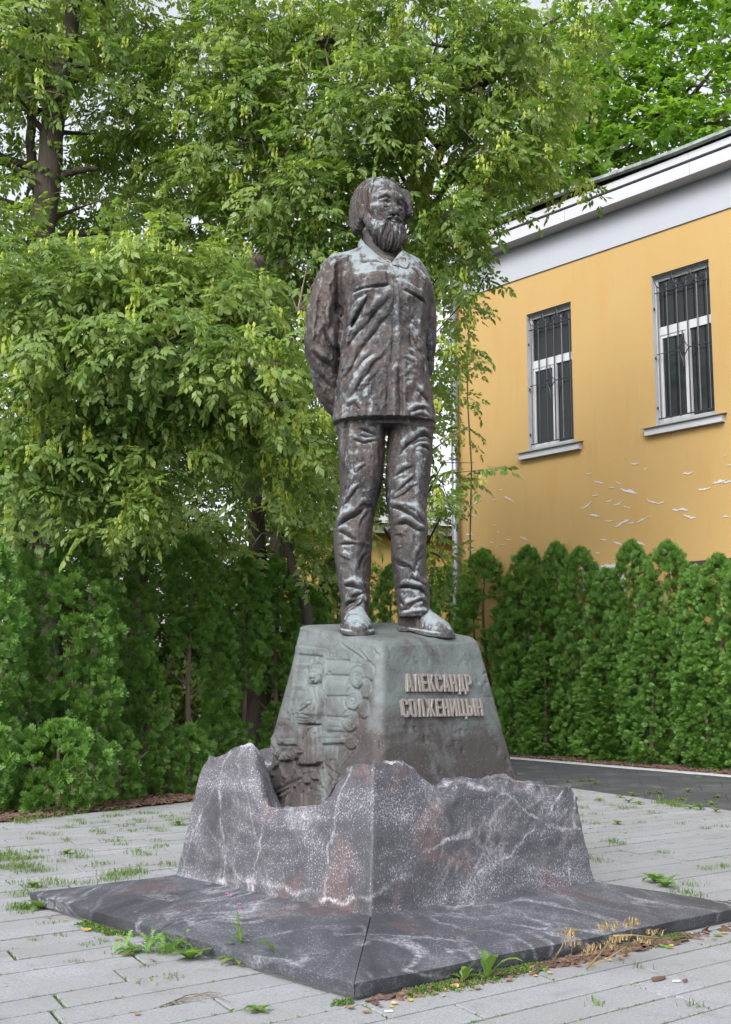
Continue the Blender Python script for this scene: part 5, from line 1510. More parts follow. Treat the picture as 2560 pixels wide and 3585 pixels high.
# ---- windows
def window(w):
    tL, tR, z0, z1 = w; W, H = tL - tR, z1 - z0; dep = 0.20
    mb = MB()                                           # white plastered reveals
    mb.add([wp(tL, z0), wp(tL, z1), wp(tL, z1, -dep), wp(tL, z0, -dep)], [(0, 3, 2, 1)])
    mb.add([wp(tR, z0), wp(tR, z1), wp(tR, z1, -dep), wp(tR, z0, -dep)], [(0, 1, 2, 3)])
    mb.add([wp(tL, z1), wp(tR, z1), wp(tR, z1, -dep), wp(tL, z1, -dep)], [(0, 3, 2, 1)])
    mb.add([wp(tL, z0), wp(tR, z0), wp(tR, z0, -dep), wp(tL, z0, -dep)], [(0, 1, 2, 3)])
    win = mb.build('window', M['white'], bld)
    T = lambda u: tL - u * W                            # u: 0 left .. 1 right
    Z = lambda v: z0 + v * H
    def bar(name, u0, u1, v0, v1, o0, o1, mat): return wbox(name, T(u0), T(u1), Z(v0), Z(v1), o0, o1, mat, win)
    f = 0.045
    for n, a in (('frame', (0, f, 0, 1)), ('frame', (1 - f, 1, 0, 1)), ('frame', (f, 1 - f, 0, .035)), ('frame', (f, 1 - f, .965, 1)), ('transom', (f, 1 - f, .60, .655)), ('mullion', (.51, .575, .035, .60))):
        bar(n, *a, -dep + .012, -dep + .07, M['upvc'])
    for n, a in (('sash', (f, f + .04, .035, .60)), ('sash', (.475, .51, .035, .60)), ('sash', (f + .04, .475, .035, .055)), ('sash', (f + .04, .475, .580, .60))):
        bar(n, *a, -dep + .016, -dep + .055, M['upvc'])
    for a in ((f, 1 - f, .655, .965), (f + .04, .475, .055, .58), (.575, 1 - f, .035, .60)):
        bar('pane', *a, -dep + .014, -dep + .024, M['glass'])
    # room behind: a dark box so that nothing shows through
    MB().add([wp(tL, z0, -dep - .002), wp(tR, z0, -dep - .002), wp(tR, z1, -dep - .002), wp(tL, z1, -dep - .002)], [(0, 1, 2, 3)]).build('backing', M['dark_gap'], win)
    # iron grille
    g0 = -0.045; r_ = 0.016
    for i in range(6):
        u = .07 + i * .172
        MB().tube([wp(T(u), Z(.04), g0), wp(T(u), Z(.93), g0)], r_, 6).build('grille_bar', M['iron'] if i % 4 else M['iron_worn'], win)
    for v in (.045, .88, .99):
        MB().tube([wp(T(.03), Z(v), g0 + .012), wp(T(.97), Z(v), g0 + .012)], r_ * .9, 6).build('grille_rail', M['iron'], win)
    MB().tube([wp(T(.03), Z(.47), g0 + .012), wp(T(.36), Z(.47), g0 + .012)], r_ * .6, 6).build('grille_rail', M['iron'], win)
    MB().tube([wp(T(.64), Z(.47), g0 + .012), wp(T(.97), Z(.47), g0 + .012)], r_ * .6, 6).build('grille_rail', M['iron'], win)
    for c in (.03, .345, .66):                           # hanging arcs along the top
        p = [wp(T(c + .155 * (1 - cos(a))), Z(.985 - .085 * sin(a)), g0 + .014) for a in np.linspace(0, pi, 12)]
        MB().tube(p, r_ * .8, 5).build('grille_scroll', M['iron'], win)
    for sx in (-1, 1):                                   # four-pointed ornament in the middle
        for sy in (-1, 1):
            p = [wp(T(.50 + sx * .14 * (1 - sin(a))), Z(.47 + sy * .12 * (1 - cos(a))), g0 + .02) for a in np.linspace(0, pi / 2, 9)]
            MB().tube(p, r_ * .8, 5).build('grille_scroll', M['iron'], win)
    # sill: painted block under a thin bent tin sheet
    wbox('sill', T(-.16), T(1.16), z0 - .19, z0 - .045, 0.0, .12, M['white'], win)
    MB().add([wp(T(-.20), z0 - .035, .17), wp(T(1.20), z0 - .035, .17), wp(T(1.20), z0 + .012, -.06), wp(T(-.20), z0 + .012, -.06), wp(T(-.20), z0 - .050, .17), wp(T(1.20), z0 - .050, .17), wp(T(1.20), z0 - .002, -.06), wp(T(-.20), z0 - .002, -.06)],
             [(0, 1, 2, 3), (4, 7, 6, 5), (0, 4, 5, 1), (0, 3, 7, 4), (1, 5, 6, 2)]).build('sill_sheet', M['zinc'], win)
    for v in (.12, .45, .78):
        MB().box(wp(T(0) - .004, Z(v), -.05), (.05, .03, .05), AXW).build('hinge', M['iron'], win)
for w in wins: window(w)
# ---- peeled paint
z4 = zoomed(1500, 1000, 1.532)
flk = [[(860, 1010, 30), (1110, 945, 45), (1165, 980, 25), (1390, 1010, 50)], [(915, 1060, 50), (985, 1085, 30), (1020, 1060, 28), (1075, 1100, 90)], [(895, 1125, 36), (850, 1160, 60), (970, 1155, 40), (1020, 1160, 50), (1065, 1185, 34)],
       [(1200, 1160, 50), (1245, 1165, 40), (1350, 1200, 80), (1400, 1240, 60)], [(890, 1240, 60), (970, 1262, 46), (1040, 1272, 80), (1085, 1280, 40), (1145, 1262, 60), (1185, 1240, 20)], [(315, 1112, 34), (388, 1095, 28), (350, 1152, 30), (430, 1150, 60), (265, 1150, 60), (235, 1230, 38), (205, 1255, 20)],
       [(358, 1285, 22), (375, 1322, 16), (340, 1378, 26), (430, 1365, 30), (515, 1360, 50), (400, 1390, 24), (370, 1400, 18)], [(220, 1340, 60), (240, 1410, 40), (205, 1420, 30), (195, 1370, 26)], [(1020, 1392, 60), (940, 1370, 36), (1130, 1388, 60), (995, 1490, 24), (785, 1445, 26), (955, 1495, 26), (910, 1435, 26)],
       [(1480, 1085, 60), (1560, 1052, 70), (1600, 1050, 50), (1595, 1245, 34), (1615, 960, 20), (1585, 915, 16)], [(187, 1190, 26), (190, 1230, 30)]]
rf = np.random.default_rng(77)
for grp in flk:
    for (X, Y, s) in grp:
        px, py = z4(X, Y); t0, z0 = wall_hit(px, py); sz = s / 1.532 / FOC * 26 * 0.95
        k = 9; xs_ = np.linspace(-.5, .5, k) * sz * 1.35; sl = rf.uniform(-.35, .25)
        mid_ = np.cumsum(rf.normal(0, .05 * sz, k)); th_ = sz * .075 * np.sin(np.linspace(.12, pi - .12, k)) * rf.uniform(.4, 1.5, k) + .006
        pts = [(t0 + x, z0 - sl * x + m + w) for x, m, w in zip(xs_, mid_, th_)] + [(t0 + x, z0 - sl * x + m - w) for x, m, w in zip(xs_[::-1], mid_[::-1], th_[::-1])]
        mb = MB()
        for i in range(k - 1):
            q = [pts[i], pts[i + 1], pts[2 * k - 2 - i], pts[2 * k - 1 - i]]
            mb.add([wp(t, z, 0.003) for t, z in q], [(0, 1, 2, 3)])
        mb.build('bare_patch', M['flake'], bld)
        # lip of paint lifting along the lower edge
        lip = pts[k:]; V = [wp(t, z, 0.004) for t, z in lip] + [wp(t, z + .004, 0.012) for t, z in lip]
        obj('paint_curl', V, [(i, i + 1, k + i + 1, k + i) for i in range(k - 1)], M['flake_edge'], bld)
# ---- rain pipe, cable, air conditioner, basement vent
dp = T_L - 0.10
pipe = [wp(dp + .02, wall_hit(1566, 1000, .18)[1], .16), wp(dp, 3.2, .18), wp(dp - .01, 0.2, .18)]
p_ = MB().tube(pipe, .09, 14).build('rain_pipe', M['zinc'], bld, True)
for z in (1.6, 2.7, 3.8, 4.9, 6.0, 7.0):
    MB().tube([wp(dp, z, .18), wp(dp, z + .05, .18)], .097, 14).build('pipe_collar', M['zinc'], p_, True)
for z in (2.2, 4.4, 6.5):
    MB().tube([wp(dp, z, 0.0), wp(dp, z, .10)], .012, 6).build('pipe_bracket', M['iron'], p_)
cb = []
for i, z in enumerate(np.linspace(wall_hit(1640, 950)[1], 1.0, 14)):
    cb.append(wp(T_L - .42 - .05 * sin(i * 1.3) - .02 * i * .3, z, .02 + .012 * (i % 2)))
MB().tube(cb, .014, 5).build('cable', M['black'], bld)
ta, za = wall_hit(2135, 1990)
ac = empty('air_conditioner', tuple(wp(ta, za - .55, .2))); tag(ac, 'white air conditioner box on the ochre wall just above the hedge', 'air conditioner')
MB().box(wp(ta, za - .28, .22), (.92, .34, .62), AXW).build('casing', M['brass'], ac)
for k in range(9): MB().box(wp(ta, za - .05 - k * .055, .396), (.60, .012, .016), AXW).build('grille_slat', M['far_fascia'], ac)
MB().box(wp(ta, za - .61, .12), (.8, .26, .03), AXW).build('bracket', M['iron'], ac)
tv, zv = wall_hit(2490, 1968)
wbox('vent_opening', tv - .75, tv + .55, zv - .25, zv + .05, 0.002, .03, M['dark_gap'])
# ================================================================== small building far behind, seen past the statue's left
fb = empty('far_outbuilding', (-0.8, 33, 0)); tag(fb, 'low ochre outbuilding with pale tin roof glimpsed behind the statue', 'building')
FD = np.array([cos(radians(20)), sin(radians(20)), 0]); FN = np.array([sin(radians(20)), -cos(radians(20)), 0])
f0 = at(1290, 1835, 33.0); fz = f0[2]
def fpnt(t, z, o=0.0): return np.array([f0[0], 33.0, 0]) - FD * t + UP * z + FN * o
MB().add([fpnt(-4, 0), fpnt(2.4, 0), fpnt(2.4, fz - .25), fpnt(-4, fz - .25)], [(0, 1, 2, 3)]).build('wall', M['far_wall'], fb)
MB().prism([fpnt(-4.2, fz - .28, .45), fpnt(2.4, fz - .28, .45), fpnt(2.4, fz, .45), fpnt(-4.2, fz, .45)], -FN * .5).build('fascia', M['far_fascia'], fb)
for k in range(6):
    MB().prism([fpnt(-4.3 + k * 1.2, fz, .55), fpnt(-3.11 + k * 1.2, fz, .55), fpnt(-3.11 + k * 1.2, fz + 1.5, -3.2), fpnt(-4.3 + k * 1.2, fz + 1.5, -3.2)], UP * .03).build('roof_sheet', M['far_roof'], fb)
# ================================================================== thuja hedge
def basis(d, roll, upv=np.array([0.0, 0.0, 1.0])):
    """N direction vectors -> N rotation matrices whose columns are (d, side, top)"""
    d = d / (np.linalg.norm(d, axis=1, keepdims=True) + 1e-9)
    s = np.cross(np.broadcast_to(upv, d.shape), d); s /= (np.linalg.norm(s, axis=1, keepdims=True) + 1e-6)
    t = np.cross(d, s)
    c, q = np.cos(roll)[:, None], np.sin(roll)[:, None]
    s2 = s * c + t * q; t2 = t * c - s * q
    return np.stack([d, s2, t2], 2)
def scatter(protos, P, D, roll, size, pick):
    """many transformed copies of small prototype meshes, as one vertex/triangle soup"""
    VV, FF, own = [], [], []; base = 0
    R = basis(D, roll)
    for k, (pv, pf) in enumerate(protos):
        i = np.where(pick == k)[0]
        if len(i) == 0: continue
        v = np.einsum('nij,mj->nmi', R[i], pv) * size[i][:, None, None] + P[i][:, None, :]
        VV.append(v.reshape(-1, 3)); n = len(pv)
        FF.append((pf[None] + (base + n * np.arange(len(i)))[:, None, None]).reshape(-1, pf.shape[1])); base += n * len(i)
        own.append(np.repeat(i, n))
    return np.concatenate(VV), np.concatenate(FF), np.concatenate(own)
def thuja_spray(seed):
    r = np.random.default_rng(seed); V = []; F = []
    def blade(p, ang, L, w, lift):
        d = np.array([cos(ang), sin(ang), 0]); n = np.array([-sin(ang), cos(ang), 0]); o = len(V)
        V.extend([p, p + d * L * .6 + n * w + np.array([0, 0, lift * .6]), p + d * L + np.array([0, 0, lift]), p + d * L * .6 - n * w + np.array([0, 0, lift * .6])])
        F.extend([(o, o + 1, o + 2), (o, o + 2, o + 3)])
    blade(np.zeros(3), 0, 1.0, .065, r.uniform(-.1, .1))
    for i, x in enumerate((.10, .28, .48)):
        for s in (-1, 1):
            blade(np.array([x + r.uniform(-.04, .04), 0, 0]), s * r.uniform(.5, .85), (.66 - .45 * x) * r.uniform(.8, 1.15), .062, r.uniform(-.12, .12))
    blade(np.array([.62, 0, 0]), r.choice([-.6, .6]), .34, .055, 0)
    return np.array(V), np.array(F)
TSP = [thuja_spray(s) for s in range(4)]
HEDGE_N = 0
def thuja(base, H, R, seed, label, parts=((0.0, 1.0, 1.0),), group=None, dens=1.0, lean=(0, 0)):
    """parts: crown pieces as (bottom, top, width) fractions; trunk shows between them"""
    r = np.random.default_rng(seed)
    root = empty('thuja_shrub', (float(base[0]), float(base[1]), 0.0)); tag(root, label, 'shrub', group)
    PP, DD, RR, TT = [], [], [], []
    for (b, t, wd) in parts:
        h = (t - b) * H; rad = R * wd
        nt = int(dens * 46 * (2 * pi * rad * h * 0.85 + pi * rad * rad)); per = 12
        u = (np.arange(nt) + r.uniform(0, 1, nt)) / nt; th = np.arange(nt) * 2.39996 + r.normal(0, .35, nt)
        topt = t > 0.9
        prof = np.where(u > 0.70, np.clip((1.0 - u) / 0.30, 0, 1) ** (0.50 if topt else 0.42), 1.0) * np.where(u < 0.15, 0.62 + 0.38 * (u / 0.15) ** .6, 1.0)
        lump = 1 + 0.32 * noise3(np.cos(th) * 1.6 + seed * 3.1, np.sin(th) * 1.6, u * h * 2.6, seed) + r.normal(0, .07, nt)
        keep = noise3(np.cos(th) * 1.7 + 5.0, np.sin(th) * 1.7 + seed, u * h * 2.2, seed + 21) > -0.66
        rr = rad * prof * lump * np.where(r.uniform(0, 1, nt) < .22, r.uniform(.5, .85, nt), r.uniform(.86, 1.0, nt))
        C = np.stack([rr * np.cos(th) + lean[0] * u * h, rr * np.sin(th) + lean[1] * u * h, b * H + u * h], 1)[keep]
        o_ = np.stack([np.cos(th), np.sin(th), 0.35 + 1.2 * np.clip((u - .65) / .35, 0, 1)], 1)[keep]; o_ /= np.linalg.norm(o_, axis=1, keepdims=True)
        sz = r.uniform(.75, 1.3, len(C))
        nn = len(C) * per
        Ci = np.repeat(C - o_ * (.07 * sz)[:, None], per, 0); Oi = np.repeat(o_, per, 0)
        dv = Oi * .85 + np.array([0, 0, .35]) + r.normal(0, .62, (nn, 3)); dv /= np.linalg.norm(dv, axis=1, keepdims=True)
        P = Ci + dv * .025
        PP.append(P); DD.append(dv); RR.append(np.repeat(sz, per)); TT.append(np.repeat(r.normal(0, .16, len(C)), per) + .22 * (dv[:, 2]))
    P, D, Q = np.concatenate(PP), np.concatenate(DD), np.concatenate(RR); n = len(P)
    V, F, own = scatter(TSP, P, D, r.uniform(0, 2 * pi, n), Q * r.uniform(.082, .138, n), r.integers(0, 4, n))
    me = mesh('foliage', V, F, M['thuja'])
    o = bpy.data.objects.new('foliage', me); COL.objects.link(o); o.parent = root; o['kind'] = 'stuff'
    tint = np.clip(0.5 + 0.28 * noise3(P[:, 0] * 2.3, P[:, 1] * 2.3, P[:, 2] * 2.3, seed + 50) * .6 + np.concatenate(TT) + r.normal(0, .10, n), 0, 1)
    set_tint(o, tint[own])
    # trunk and a few bare twigs
    mb = MB(); pts = [(lean[0] * z + .02 * sin(z * 3 + seed), lean[1] * z + .02 * cos(z * 2 + seed), z) for z in np.linspace(-.02, H * .86, 9)]
    mb.tube(pts, list(np.linspace(.048, .012, 9)), 7)
    tr = bpy.data.objects.new('trunk', mesh('trunk', mb.v, mb.f, M['thuja_bark'], True)); COL.objects.link(tr); tr.parent = root
    for k in range(5 if len(parts) > 1 else 2):
        z = r.uniform(.15, .6) * H; a = r.uniform(0, 2 * pi); L = r.uniform(.2, .42)
        mb = MB().tube([(0, 0, z), (cos(a) * L * .5, sin(a) * L * .5, z + L * .35), (cos(a) * L, sin(a) * L, z + L * .8)], [.014, .010, .004], 5)
        tw = bpy.data.objects.new('branch', mesh('branch', mb.v, mb.f, M['thuja_bark'])); COL.objects.link(tw); tw.parent = root
    return root
PROTO = []
def thuja_copy(base, H, R, i, label, group):
    """a thuja of the hedge that shares its foliage, trunk and twigs with one of five grown ones"""
    k = i % 5
    if i < 5:
        t = thuja(base, 3.3, .52, 170 + i, label, full, group, .95); t.rotation_euler = (0, 0, 0); t.scale = (R / .52, R / .52, H / 3.3); PROTO.append(t); return t
    src = PROTO[k]; t = src.copy(); COL.objects.link(t); t.location = (float(base[0]), float(base[1]), 0); t.scale = (R / .52, R / .52, H / 3.3)
    t.rotation_euler = (0, 0, 1.1 + 2.3 * i); t['label'] = label; t['group'] = group
    for ch in list(src.children):
        c = ch.copy(); COL.objects.link(c); c.parent = t
    return t
full = ((0.0, 1.0, 1.0),)
def on_line(px, o, d):
    """ground point of line o + d*s that projects to column px"""
    best = None
    for s in np.linspace(-6, 16, 2201):
        p = o + d * s
        if p[1] < 3: continue
        x = float(proj(np.array([p[0], p[1], 0.0]))[0])
        if best is None or abs(x - px) < best[0]: best = (abs(x - px), p)
    return best[1]
def hz(px, py, Y): return float(at(px, py, Y)[2])
HLO = ML0 + mln * 0.85
full = ((0.0, 1.0, 1.0),)
left = [  # px of axis, py of top, half width in px, crown pieces, back offset, label
    (-55, 1905, 115, full, 0.0, 'dense thuja cut off by the left edge of the picture'),
    (60, 1930, 80, ((.0, .25, 1.0), (.2, 1, .8)), 0.25, 'narrow dark thuja squeezed beside the left picture edge'),
    (230, 1888, 165, ((.29, 1.0, 1.0), (.16, .42, .7)), 0.1, 'broadest bushy thuja left of the bare-stemmed ones'),
    (205, 2530, 175, full, -0.45, 'low round thuja bush in front of the broad one, touching the paving'),
    (430, 1885, 118, ((.45, 1.0, 1.0), (.28, .5, .72)), 0.3, 'thuja with bare twin stems behind a low clump'),
    (505, 2290, 78, full, 0.15, 'half-height thuja clump between the bare stems'),
    (415, 2545, 80, full, -0.1, 'small ragged thuja tuft with a gap to the soil below'),
    (655, 1882, 100, ((.63, 1.0, 1.0), (.55, .68, .75)), 0.15, 'standard thuja with long bare trunk and rounded head'),
    (655, 2548, 92, full, -0.1, 'low round thuja bush under the bare-trunked rounded head'),
    (760, 2160, 70, ((.15, 1.0, 1.0),), 0.2, 'slim half-height thuja right of the long bare trunk'),
    (850, 1955, 82, ((.42, 1.0, 1.0),), 0.25, 'thuja with drooping tufts on a thin stem left of the pedestal'),
    (960, 1958, 95, ((.40, 1.0, 1.0), (.1, .35, .5)), 0.3, 'mid-green thuja just left of the bronze pedestal'),
    (800, 2500, 80, ((.2, 1.0, 1.0),), 0.3, 'small low thuja clump beside the granite rock'),
]
for i, (px, py, hw, parts, bo, lab) in enumerate(left):
    b = on_line(px, HLO + mln * bo, mld); Y = b[1]
    thuja(b, hz(px, py, Y), hw / FOC * Y, 100 + i, lab, parts, 'thuja hedge on the left', 1.05)
mid = [(1075, 2050, 100, 'short thuja peeping over the left shoulder of the pedestal'), (1180, 1925, 85, 'tall thuja behind the statue\'s left trouser leg'),
       (1262, 2080, 70, 'thuja showing between pedestal top and left shoe'), (1370, 1985, 85, 'bright thuja seen between the statue\'s legs'), (1480, 2040, 75, 'low thuja behind the turned-out shoe')]
MO0 = on_line(1000, HLO + mln * .3, mld); MO1 = KB0 - kbd * 1.2 + kbn * 0.9
for i, (px, py, hw, lab) in enumerate(mid):
    t = (px - 1000) / 640; b = MO0 * (1 - t) + MO1 * t; b = np.array([(px - PCX) / FOC * b[1] * 1.003, b[1]]); Y = b[1]
    thuja_copy(b, hz(px, py, Y), hw / FOC * Y, i, lab, 'thuja hedge behind the statue')
HRO = KB0 + kbn * 1.35
right = [(1575, 1985, 95, 0.1, 'shorter thuja tucked right of the statue\'s shoes'), (1705, 1930, 110, 0.0, 'blunt-topped thuja in front of the rain pipe'), (1800, 2060, 70, -.1, 'lower thuja filling the gap behind the pedestal\'s right edge'),
         (1862, 1918, 92, 0.0, 'pointed thuja third right of the rain pipe'), (1965, 1902, 75, .45, 'dark thuja set back between two pointed ones'), (2050, 1920, 88, 0.0, 'slim pointed thuja left of the air conditioner'),
         (2145, 1995, 80, -.05, 'lower thuja right below the air conditioner'), (2235, 1900, 88, 0.05, 'tall pointed thuja right of the air conditioner'), (2290, 2150, 90, -.35, 'forward-standing low thuja swelling over the curb'),
         (2365, 1900, 98, 0.1, 'tallest pointed thuja under the second window'), (2462, 1985, 85, 0.0, 'thuja in front of the dark basement vent'), (2545, 1945, 95, 0.0, 'thuja cut by the right edge of the picture'),
         (2480, 2250, 90, -.4, 'low forward thuja near the right picture edge'), (2140, 2280, 95, -.3, 'low bulging thuja in the middle of the right hedge'), (1915, 2250, 85, -.25, 'low thuja beside the pedestal over red mulch'), (2650, 1960, 100, .0, 'thuja mostly outside the right picture edge')]
for i, (px, py, hw, bo, lab) in enumerate(right):
    b = on_line(px, HRO + kbn * bo, kbd); Y = b[1]
    thuja_copy(b, hz(px, py, Y), hw * 1.15 / FOC * Y, 5 + i, lab, 'thuja hedge on the right')
# ================================================================== trees
def leaf_quad(V, F, p, d, n, L, w, fold=0.25):
    s = np.cross(n, d); s /= np.linalg.norm(s) + 1e-9; o = len(V)
    m = p + d * L * .42
    V.extend([p, m + s * w - n * w * fold, p + d * L - n * L * .10, m - s * w - n * w * fold])
    F.extend([(o, o + 1, o + 2), (o, o + 2, o + 3)])
def nrm(v): v = np.asarray(v, float); return v / (np.linalg.norm(v) + 1e-9)
def elder_sprig(seed):
    r = np.random.default_rng(seed); V = []; F = []
    def leafc(p, d):
        d = nrm(d); n = nrm(np.array([0, 0, 1.0]) + r.normal(0, .30, 3)); s = nrm(np.cross(n, d))
        for x, a, L in ((.045, 1.0, .075), (.045, -1.0, .075), (.085, .75, .082), (.085, -.75, .082), (.115, 0, .100)):
            dd = nrm(d * cos(a) + s * sin(a) + np.array([0, 0, -.45]) + r.normal(0, .12, 3))
            leaf_quad(V, F, p + d * x + np.array([0, 0, -.25 * x]), dd, nrm(n + r.normal(0, .2, 3)), L * r.uniform(.85, 1.2), L * .27)
    for x in (.06, .18, .30):
        for s in (-1, 1):
            leafc(np.array([x, s * .01, -.35 * x * x]), np.array([r.uniform(.35, .8), s * 1.0, r.uniform(-.25, .25)]))
    leafc(np.array([.38, 0, -.06]), np.array([1, r.uniform(-.3, .3), -.35]))
    return np.array(V), np.array(F)
def seed_cluster(seed):
    r = np.random.default_rng(seed); V = []; F = []
    for i in range(24):
        a = r.uniform(0, 2 * pi); z = -r.uniform(.0, .20)
        p = np.array([.16 + .035 * cos(a), .035 * sin(a), z]); d = nrm(np.array([.35 * cos(a), .35 * sin(a), -1.0]) + r.normal(0, .15, 3))
        leaf_quad(V, F, p, d, nrm(np.array([cos(a + 1), sin(a + 1), .2])), .066, .019, .1)
    return np.array(V), np.array(F)
def maple_sprig(seed):
    r = np.random.default_rng(seed); V = []; F = []
    for i in range(7):
        a = r.uniform(0, 2 * pi); rad = r.uniform(.06, .26); p = np.array([.18 + rad * cos(a), rad * sin(a), r.uniform(-.08, .06)])
        n = nrm(np.array([0, 0, 1.0]) + r.normal(0, .4, 3)); d = nrm(np.array([cos(a), sin(a), -.3]) + r.normal(0, .2, 3)); s = nrm(np.cross(n, d)); L = r.uniform(.10, .15); o = len(V)
        for k, (an, q) in enumerate(((-2.4, .45), (-1.25, .95), (-.75, .5), (0, 1.15), (.75, .5), (1.25, .95), (2.4, .45))):
            V.append(p + (d * cos(an) + s * sin(an)) * L * q - n * L * .12 * abs(sin(an)))
        V.append(p); F.extend([(o + 7, o + k, o + k + 1) for k in range(6)])
    return np.array(V), np.array(F)
ELD = [elder_sprig(s) for s in range(5)]; SEEDS = [seed_cluster(s) for s in range(3)]; MAP = [maple_sprig(s) for s in range(4)]

def tree(name, label, base, trunk, blobs, seed, leafmat, protos, per=95, seed_rate=0.3, size=(.85, 1.25), limb_r=.07, trunk_r=(.2, .09), droop=0.35, twigs=4, seeds_mat='seed', gapk=-0.40):
    """trunk: list of polylines of (x, y, z); blobs: (x, y, z, radius, weight)"""
    r = np.random.default_rng(seed)
    root = empty(name, (float(base[0]), float(base[1]), 0.0)); tag(root, label, 'tree')
    allp = []
    for k, (pl, r0, r1) in enumerate(trunk):
        pl = [np.asarray(p, float) for p in pl]
        if pl[0][2] < 3.2: pl = [np.array([pl[0][0], pl[0][1], -.1])] + pl
        # smooth the polyline
        t = np.linspace(0, 1, len(pl)); u = np.linspace(0, 1, 5 * len(pl)); A = np.array(pl)
        S = np.stack([np.interp(u, t, A[:, i]) for i in range(3)], 1)
        for _ in range(2): S[1:-1] = (S[:-2] + 2 * S[1:-1] + S[2:]) / 4
        S[1:-1] += r.normal(0, .015, S[1:-1].shape)
        MB().tube(S, list(np.linspace(r0, r1, len(S))), 10).build('trunk' if k == 0 else 'limb', M['bark'], root, True)
        allp += list(S[3:])
    allp = np.array(allp)
    P, D, W, B = [], [], [], []
    for j, (x, y, z, rad, wt) in enumerate(blobs):
        c = np.array([x, y, z]); n = int(per * wt * rad * rad)
        # limb from the nearest lower point of the trunk
        dd = np.linalg.norm(allp - c, axis=1) + 2.0 * np.clip(allp[:, 2] - c[2] + .3, 0, None); a = allp[np.argmin(dd)]
        mid = (a + c) / 2 + np.array([0, 0, .12 * np.linalg.norm(c - a)]) + r.normal(0, .12, 3)
        q = [a, a * .6 + mid * .4, mid, mid * .5 + c * .5, c]
        lr = limb_r * min(1, rad * 1.3); MB().tube(q, [lr, lr * .8, lr * .6, lr * .4, lr * .2], 6).build('branch', M['bark'], root, True)
        for k in range(min(twigs, int(rad * 7 - 1))):
            e = c + nrm(r.normal(0, 1, 3) * np.array([1, 1, .6])) * rad * r.uniform(.6, 1.0)
            m2 = (c + e) / 2 + r.normal(0, .10, 3) + np.array([0, 0, .1])
            MB().tube([mid * .3 + c * .7, m2, e], [.016, .011, .005], 4, False).build('twig', M['twig'], root)
        v = r.normal(0, 1, (n, 3)); v /= np.linalg.norm(v, axis=1, keepdims=True)
        q = r.uniform(0.18, 1.0, n) ** 0.55
        lum = 1 + 0.30 * noise3(v[:, 0] * 2 + j, v[:, 1] * 2, v[:, 2] * 2, seed)
        pp = c + v * (rad * q * lum)[:, None] * np.array([1.08, 1.0, .82])
        P.append(pp); D.append(v * np.array([1, 1, .45]) + np.array([0, 0, -droop]) + r.normal(0, .3, (n, 3))); W.append(q); B.append(np.full(n, r.normal(0, .16)))
    P, D, W, B = np.concatenate(P), np.concatenate(D), np.concatenate(W), np.concatenate(B); n = len(P)
    keep = fbm(P[:, 0] * .9, P[:, 1] * .9, P[:, 2] * .9, 2, seed + 3) > gapk
    P, D, W, B = P[keep], D[keep], W[keep], B[keep]; n = len(P)
    V, F, own = scatter(protos, P, D, r.normal(0, .35, n), r.uniform(*size, n), r.integers(0, len(protos), n))
    o = obj('crown', V, F, leafmat, root); o['kind'] = 'stuff'
    tint = np.clip(.40 + B + .25 * (W - .7) + r.normal(0, .15, n), 0, 1); set_tint(o, tint[own])
    if seed_rate > 0:
        k = (r.uniform(0, 1, n) < seed_rate * (.35 + 1.3 * (fbm(P[:, 0] * .8, P[:, 1] * .8, P[:, 2] * .8, 2, seed + 8) > 0.05))) & (W > .45)
        P2 = P[k]; n2 = len(P2)
        D2 = np.column_stack([r.normal(0, 1, (n2, 2)), np.zeros(n2)])
        V, F, own = scatter(SEEDS, P2, D2, np.zeros(n2), r.uniform(.8, 1.25, n2), r.integers(0, 3, n2))
        o = obj('seed_clusters', V, F, M[seeds_mat], root); o['kind'] = 'stuff'; set_tint(o, np.clip(.5 + r.normal(0, .25, n2), 0, 1)[own])
    return root, n
def bl(px, py, Y, rad, wt=1.0): p = at(px, py, Y); return (p[0], p[1], p[2], rad, wt)
def pl(pts, Y): return [at(x, y, yy if yy else Y) for x, y, yy in pts]

# ---- big box elder at the far left, trunk forking high up
YA = 18.5
fork = at(195, 310, YA)
tA = [(pl([(150, 2500, 0), (165, 1800, 0), (175, 1200, 0), (140, 880, 0), (175, 560, 0), (200, 310, 0)], YA), .30, .17),
      (pl([(200, 310, 0), (150, 170, 0), (75, 40, 0), (20, -200, 0)], YA), .15, .08), (pl([(200, 310, 0), (235, 130, 0), (270, -30, 0), (300, -260, 0)], YA), .16, .09),
      (pl([(170, 1050, 0), (160, 780, YA + .3), (100, 520, YA + .4), (130, 150, YA + .5)], YA), .12, .06), (pl([(175, 640, 0), (260, 600, 0), (340, 590, 0)], YA), .07, .04)]
bA = [bl(-40, 120, 18, 1.5), bl(120, -60, 19, 1.6), bl(330, -120, 19, 1.4), bl(330, 230, 18.6, .9, .7), bl(60, 330, 17.8, 1.0, .8), bl(-60, 560, 18, 1.2), bl(330, 470, 19.2, 1.1, .8), bl(80, 700, 19.6, 1.2, .8),
      bl(300, 720, 19, 1.0, .7), bl(-40, 860, 17.6, 1.1), bl(210, 900, 19.5, 1.2, .9), bl(420, 820, 19.4, 1.0, .7), bl(450, 320, 19.8, 1.0, .6), bl(60, 130, 20, 1.3, .8), bl(420, 70, 20, .9, .5), bl(200, 480, 20.5, 1.4, .6), bl(30, 1010, 18.2, 1.2), bl(-260, 250, 18.5, 1.5, .8), bl(-300, 650, 18.5, 1.5, .8), bl(-280, 1000, 18, 1.4, .8), bl(-520, 500, 19, 1.6, .7), bl(-540, 950, 19, 1.5, .7)]
